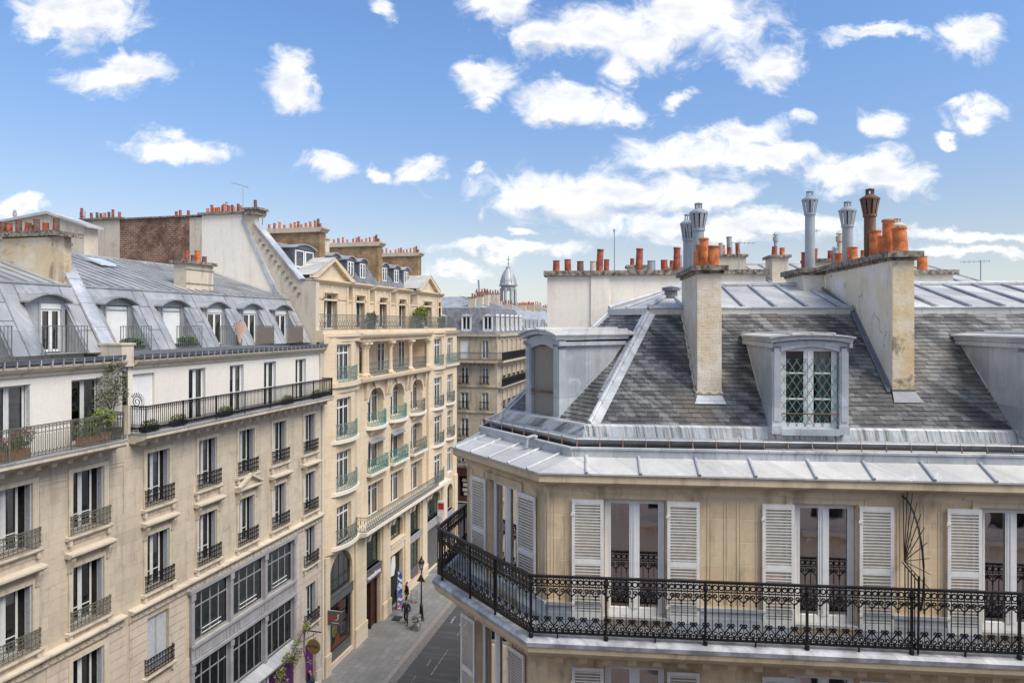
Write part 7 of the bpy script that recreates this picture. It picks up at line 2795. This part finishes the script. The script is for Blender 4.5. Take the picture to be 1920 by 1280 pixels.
def person(loc, rz, label, pose, top='cloth_navy', legs='cloth_dark', hair='hair', bald=False, bag=False):
    """pose: joints in metres, x right, y forward"""
    t = thing('person', label, 'person', loc, rz, 'people on the pavement')
    J = dict(pelvis=(0, 0, .95), chest=(0, .02, 1.28), neck=(0, .02, 1.48), head=(0, .04, 1.62), crown=(0, .03, 1.72),
             ls=(-.19, .02, 1.42), le=(-.26, -.05, 1.14), lw=(-.27, .08, .9), rs=(.19, .02, 1.42), re=(.26, .02, 1.14), rw=(.27, .14, .92),
             lh=(-.1, 0, .9), lk=(-.12, .06, .5), la=(-.12, -.05, .08), lt=(-.12, .1, .04), rh=(.1, 0, .9), rk=(.11, .02, .5), ra=(.12, 0, .08), rt=(.12, .15, .04))
    J.update(pose)
    g = lambda *k: [Vector(J[n_]) for n_ in k]
    names = ['pelvis', 'chest', 'neck', 'head', 'crown', 'ls', 'le', 'lw', 'rs', 're', 'rw', 'lh', 'lk', 'la', 'lt', 'rh', 'rk', 'ra', 'rt']
    ix = {n_: i for i, n_ in enumerate(names)}
    ed = [(a, b) for a, b in (('pelvis', 'chest'), ('chest', 'neck'), ('neck', 'head'), ('head', 'crown'), ('chest', 'ls'), ('ls', 'le'), ('le', 'lw'), ('chest', 'rs'), ('rs', 're'), ('re', 'rw'),
                              ('pelvis', 'lh'), ('lh', 'lk'), ('lk', 'la'), ('la', 'lt'), ('pelvis', 'rh'), ('rh', 'rk'), ('rk', 'ra'), ('ra', 'rt'))]
    rd = dict(pelvis=.12, chest=(.15, .11), neck=.055, head=.095, crown=.075, ls=.055, le=.042, lw=.028, rs=.055, re=.042, rw=.028, lh=.08, lk=.055, la=.038, lt=.035, rh=.08, rk=.055, ra=.038, rt=.035)
    pts = g(*names)
    rad = [rd[n_] for n_ in names]
    edges = [(ix[a], ix[b]) for a, b in ed]
    # hands with five fingers each
    for s_, el, wr in ((-1, 'le', 'lw'), (1, 're', 'rw')):
        d = (Vector(J[wr]) - Vector(J[el])).normalized()
        side = d.cross(Vector((0, 1, .1))).normalized()
        pi_ = len(pts)
        pts.append(Vector(J[wr]) + d * .07)
        rad.append(.03)
        edges.append((ix[wr], pi_))
        for k, l_ in enumerate((.07, .08, .075, .06)):
            a = pts[pi_] + side * (.012 * (k - 1.5)) + d * .02
            pts.extend([a + d * l_ * .5, a + d * l_ + Vector((0, .02, 0))])
            rad.extend([.009, .008])
            edges.extend([(pi_, len(pts) - 2), (len(pts) - 2, len(pts) - 1)])
        pts.append(pts[pi_] + side * .035 * -s_ + d * .01)
        rad.append(.009)
        edges.append((pi_, len(pts) - 1))
    skinned('body', pts, edges, rad, 'skin', t)
    hd, cr = Vector(J['head']), Vector(J['crown'])
    fwd = Vector((0, 1, 0))
    # face details
    mb = MB()
    mb.add([tuple(hd + Vector((-.012, .10, .0))), tuple(hd + Vector((.012, .10, .0))), tuple(hd + Vector((0, .125, -.015))), tuple(hd + Vector((0, .1, .04)))], [(0, 1, 2), (0, 2, 3), (1, 3, 2)])
    for s_ in (-1, 1):
        mb.lathe([(.001, hd.z - .02), (.02, hd.z), (.018, hd.z + .03), (.001, hd.z + .04)], hd.x + s_ * .098, hd.y, 6)
    ob('face', mb, 'skin', t)
    mb = MB()
    for s_ in (-1, 1):
        mb.box(hd.x + s_ * .035 - .012, hd.x + s_ * .035 + .012, hd.y + .088, hd.y + .096, hd.z + .02, hd.z + .03)
    mb.box(hd.x - .022, hd.x + .022, hd.y + .088, hd.y + .097, hd.z - .05, hd.z - .043)
    ob('eyes_and_mouth', mb, 'hair', t)
    if not bald:
        skinned('hair', [hd + Vector((0, -.03, .0)), hd + Vector((0, -.035, .06)), cr + Vector((0, -.01, .012))], [(0, 1), (1, 2)], [.085, .1, .085], hair, t)
    # jacket
    jn = ['pelvis', 'chest', 'ls', 'le', 'lw', 'rs', 're', 'rw']
    jp = g(*jn)
    jp[0] = jp[0] + Vector((0, 0, -.03))
    jp.append(Vector(J['neck']) + Vector((0, 0, -.03)))
    skinned('jacket', jp, [(0, 1), (1, 2), (2, 3), (3, 4), (1, 5), (5, 6), (6, 7), (1, 8)], [.15, (.185, .14), .08, .062, .045, .08, .062, .045, .07], top, t)
    jn = ['pelvis', 'lh', 'lk', 'la', 'rh', 'rk', 'ra']
    skinned('trousers', g(*jn), [(0, 1), (1, 2), (2, 3), (0, 4), (4, 5), (5, 6)], [.13, .1, .075, .058, .1, .075, .058], legs, t)
    for a, b in (('la', 'lt'), ('ra', 'rt')):
        p_, q_ = g(a, b)
        skinned('shoe', [p_ + Vector((0, -.04, -.03)), p_.lerp(q_, .5) + Vector((0, 0, -.01)), q_ + Vector((0, .03, 0))], [(0, 1), (1, 2)], [.045, .048, .04], 'shoe', t)
    if bag:
        ob('backpack', MB().prism([(-.14, 1.05), (.14, 1.05), (.15, 1.4), (.1, 1.5), (-.1, 1.5), (-.15, 1.4)], 'y', -.3, -.13), 'cloth_dark', t)
    return t


person(gl(45.3, -1.95), LA - pi / 2 + pi + .15, 'person in dark navy jacket and trousers walking towards the camera past the banner',
       dict(lk=(-.11, .22, .52), la=(-.12, .12, .1), lt=(-.12, .27, .07), rk=(.11, .02, .5), ra=(.12, -.28, .14), rt=(.12, -.16, .05), lw=(-.26, -.05, .88), rw=(.25, .3, .95), re=(.26, .08, 1.15)), 'cloth_navy', 'cloth_dark')
person(gl(36.0, .0), LA - pi / 2 + 2.3, 'person with shaved head in dark blue sitting on the step of the purple doorway',
       dict(pelvis=(0, -.1, .45), chest=(0, 0, .8), neck=(0, .06, 1.0), head=(0, .1, 1.13), crown=(0, .09, 1.23), ls=(-.2, .02, .95), le=(-.27, .12, .68), lw=(-.08, .36, .6), rs=(.2, .02, .95), re=(.27, .12, .68), rw=(.08, .38, .6),
            lh=(-.1, -.05, .43), lk=(-.14, .38, .5), la=(-.14, .42, .08), lt=(-.14, .58, .04), rh=(.1, -.05, .43), rk=(.14, .38, .5), ra=(.14, .42, .08), rt=(.14, .58, .04)), 'cloth_blue', 'cloth_dark', bald=True)
person(gl(48.3, -.75), LA + .6, 'person in black standing on the pavement just behind the feather banner', dict(lk=(-.11, .12, .5), la=(-.12, .1, .08), lt=(-.12, .25, .04)), 'cloth_dark', 'cloth_navy')
person(gl(47.4, -.35), LA - 2.2, 'person in dark blue standing in the black doorway, half hidden by the banner', {}, 'cloth_navy', 'cloth_dark')
step = thing('door_step', 'pale stone step under the person sitting at the purple doorway', 'step', gl(35.9, 0), LA)
ob('slab', MB().box(-.5, .6, -.25, .25, -.1, .34), 'stone_pale', step)
bpy.context.view_layer.update()
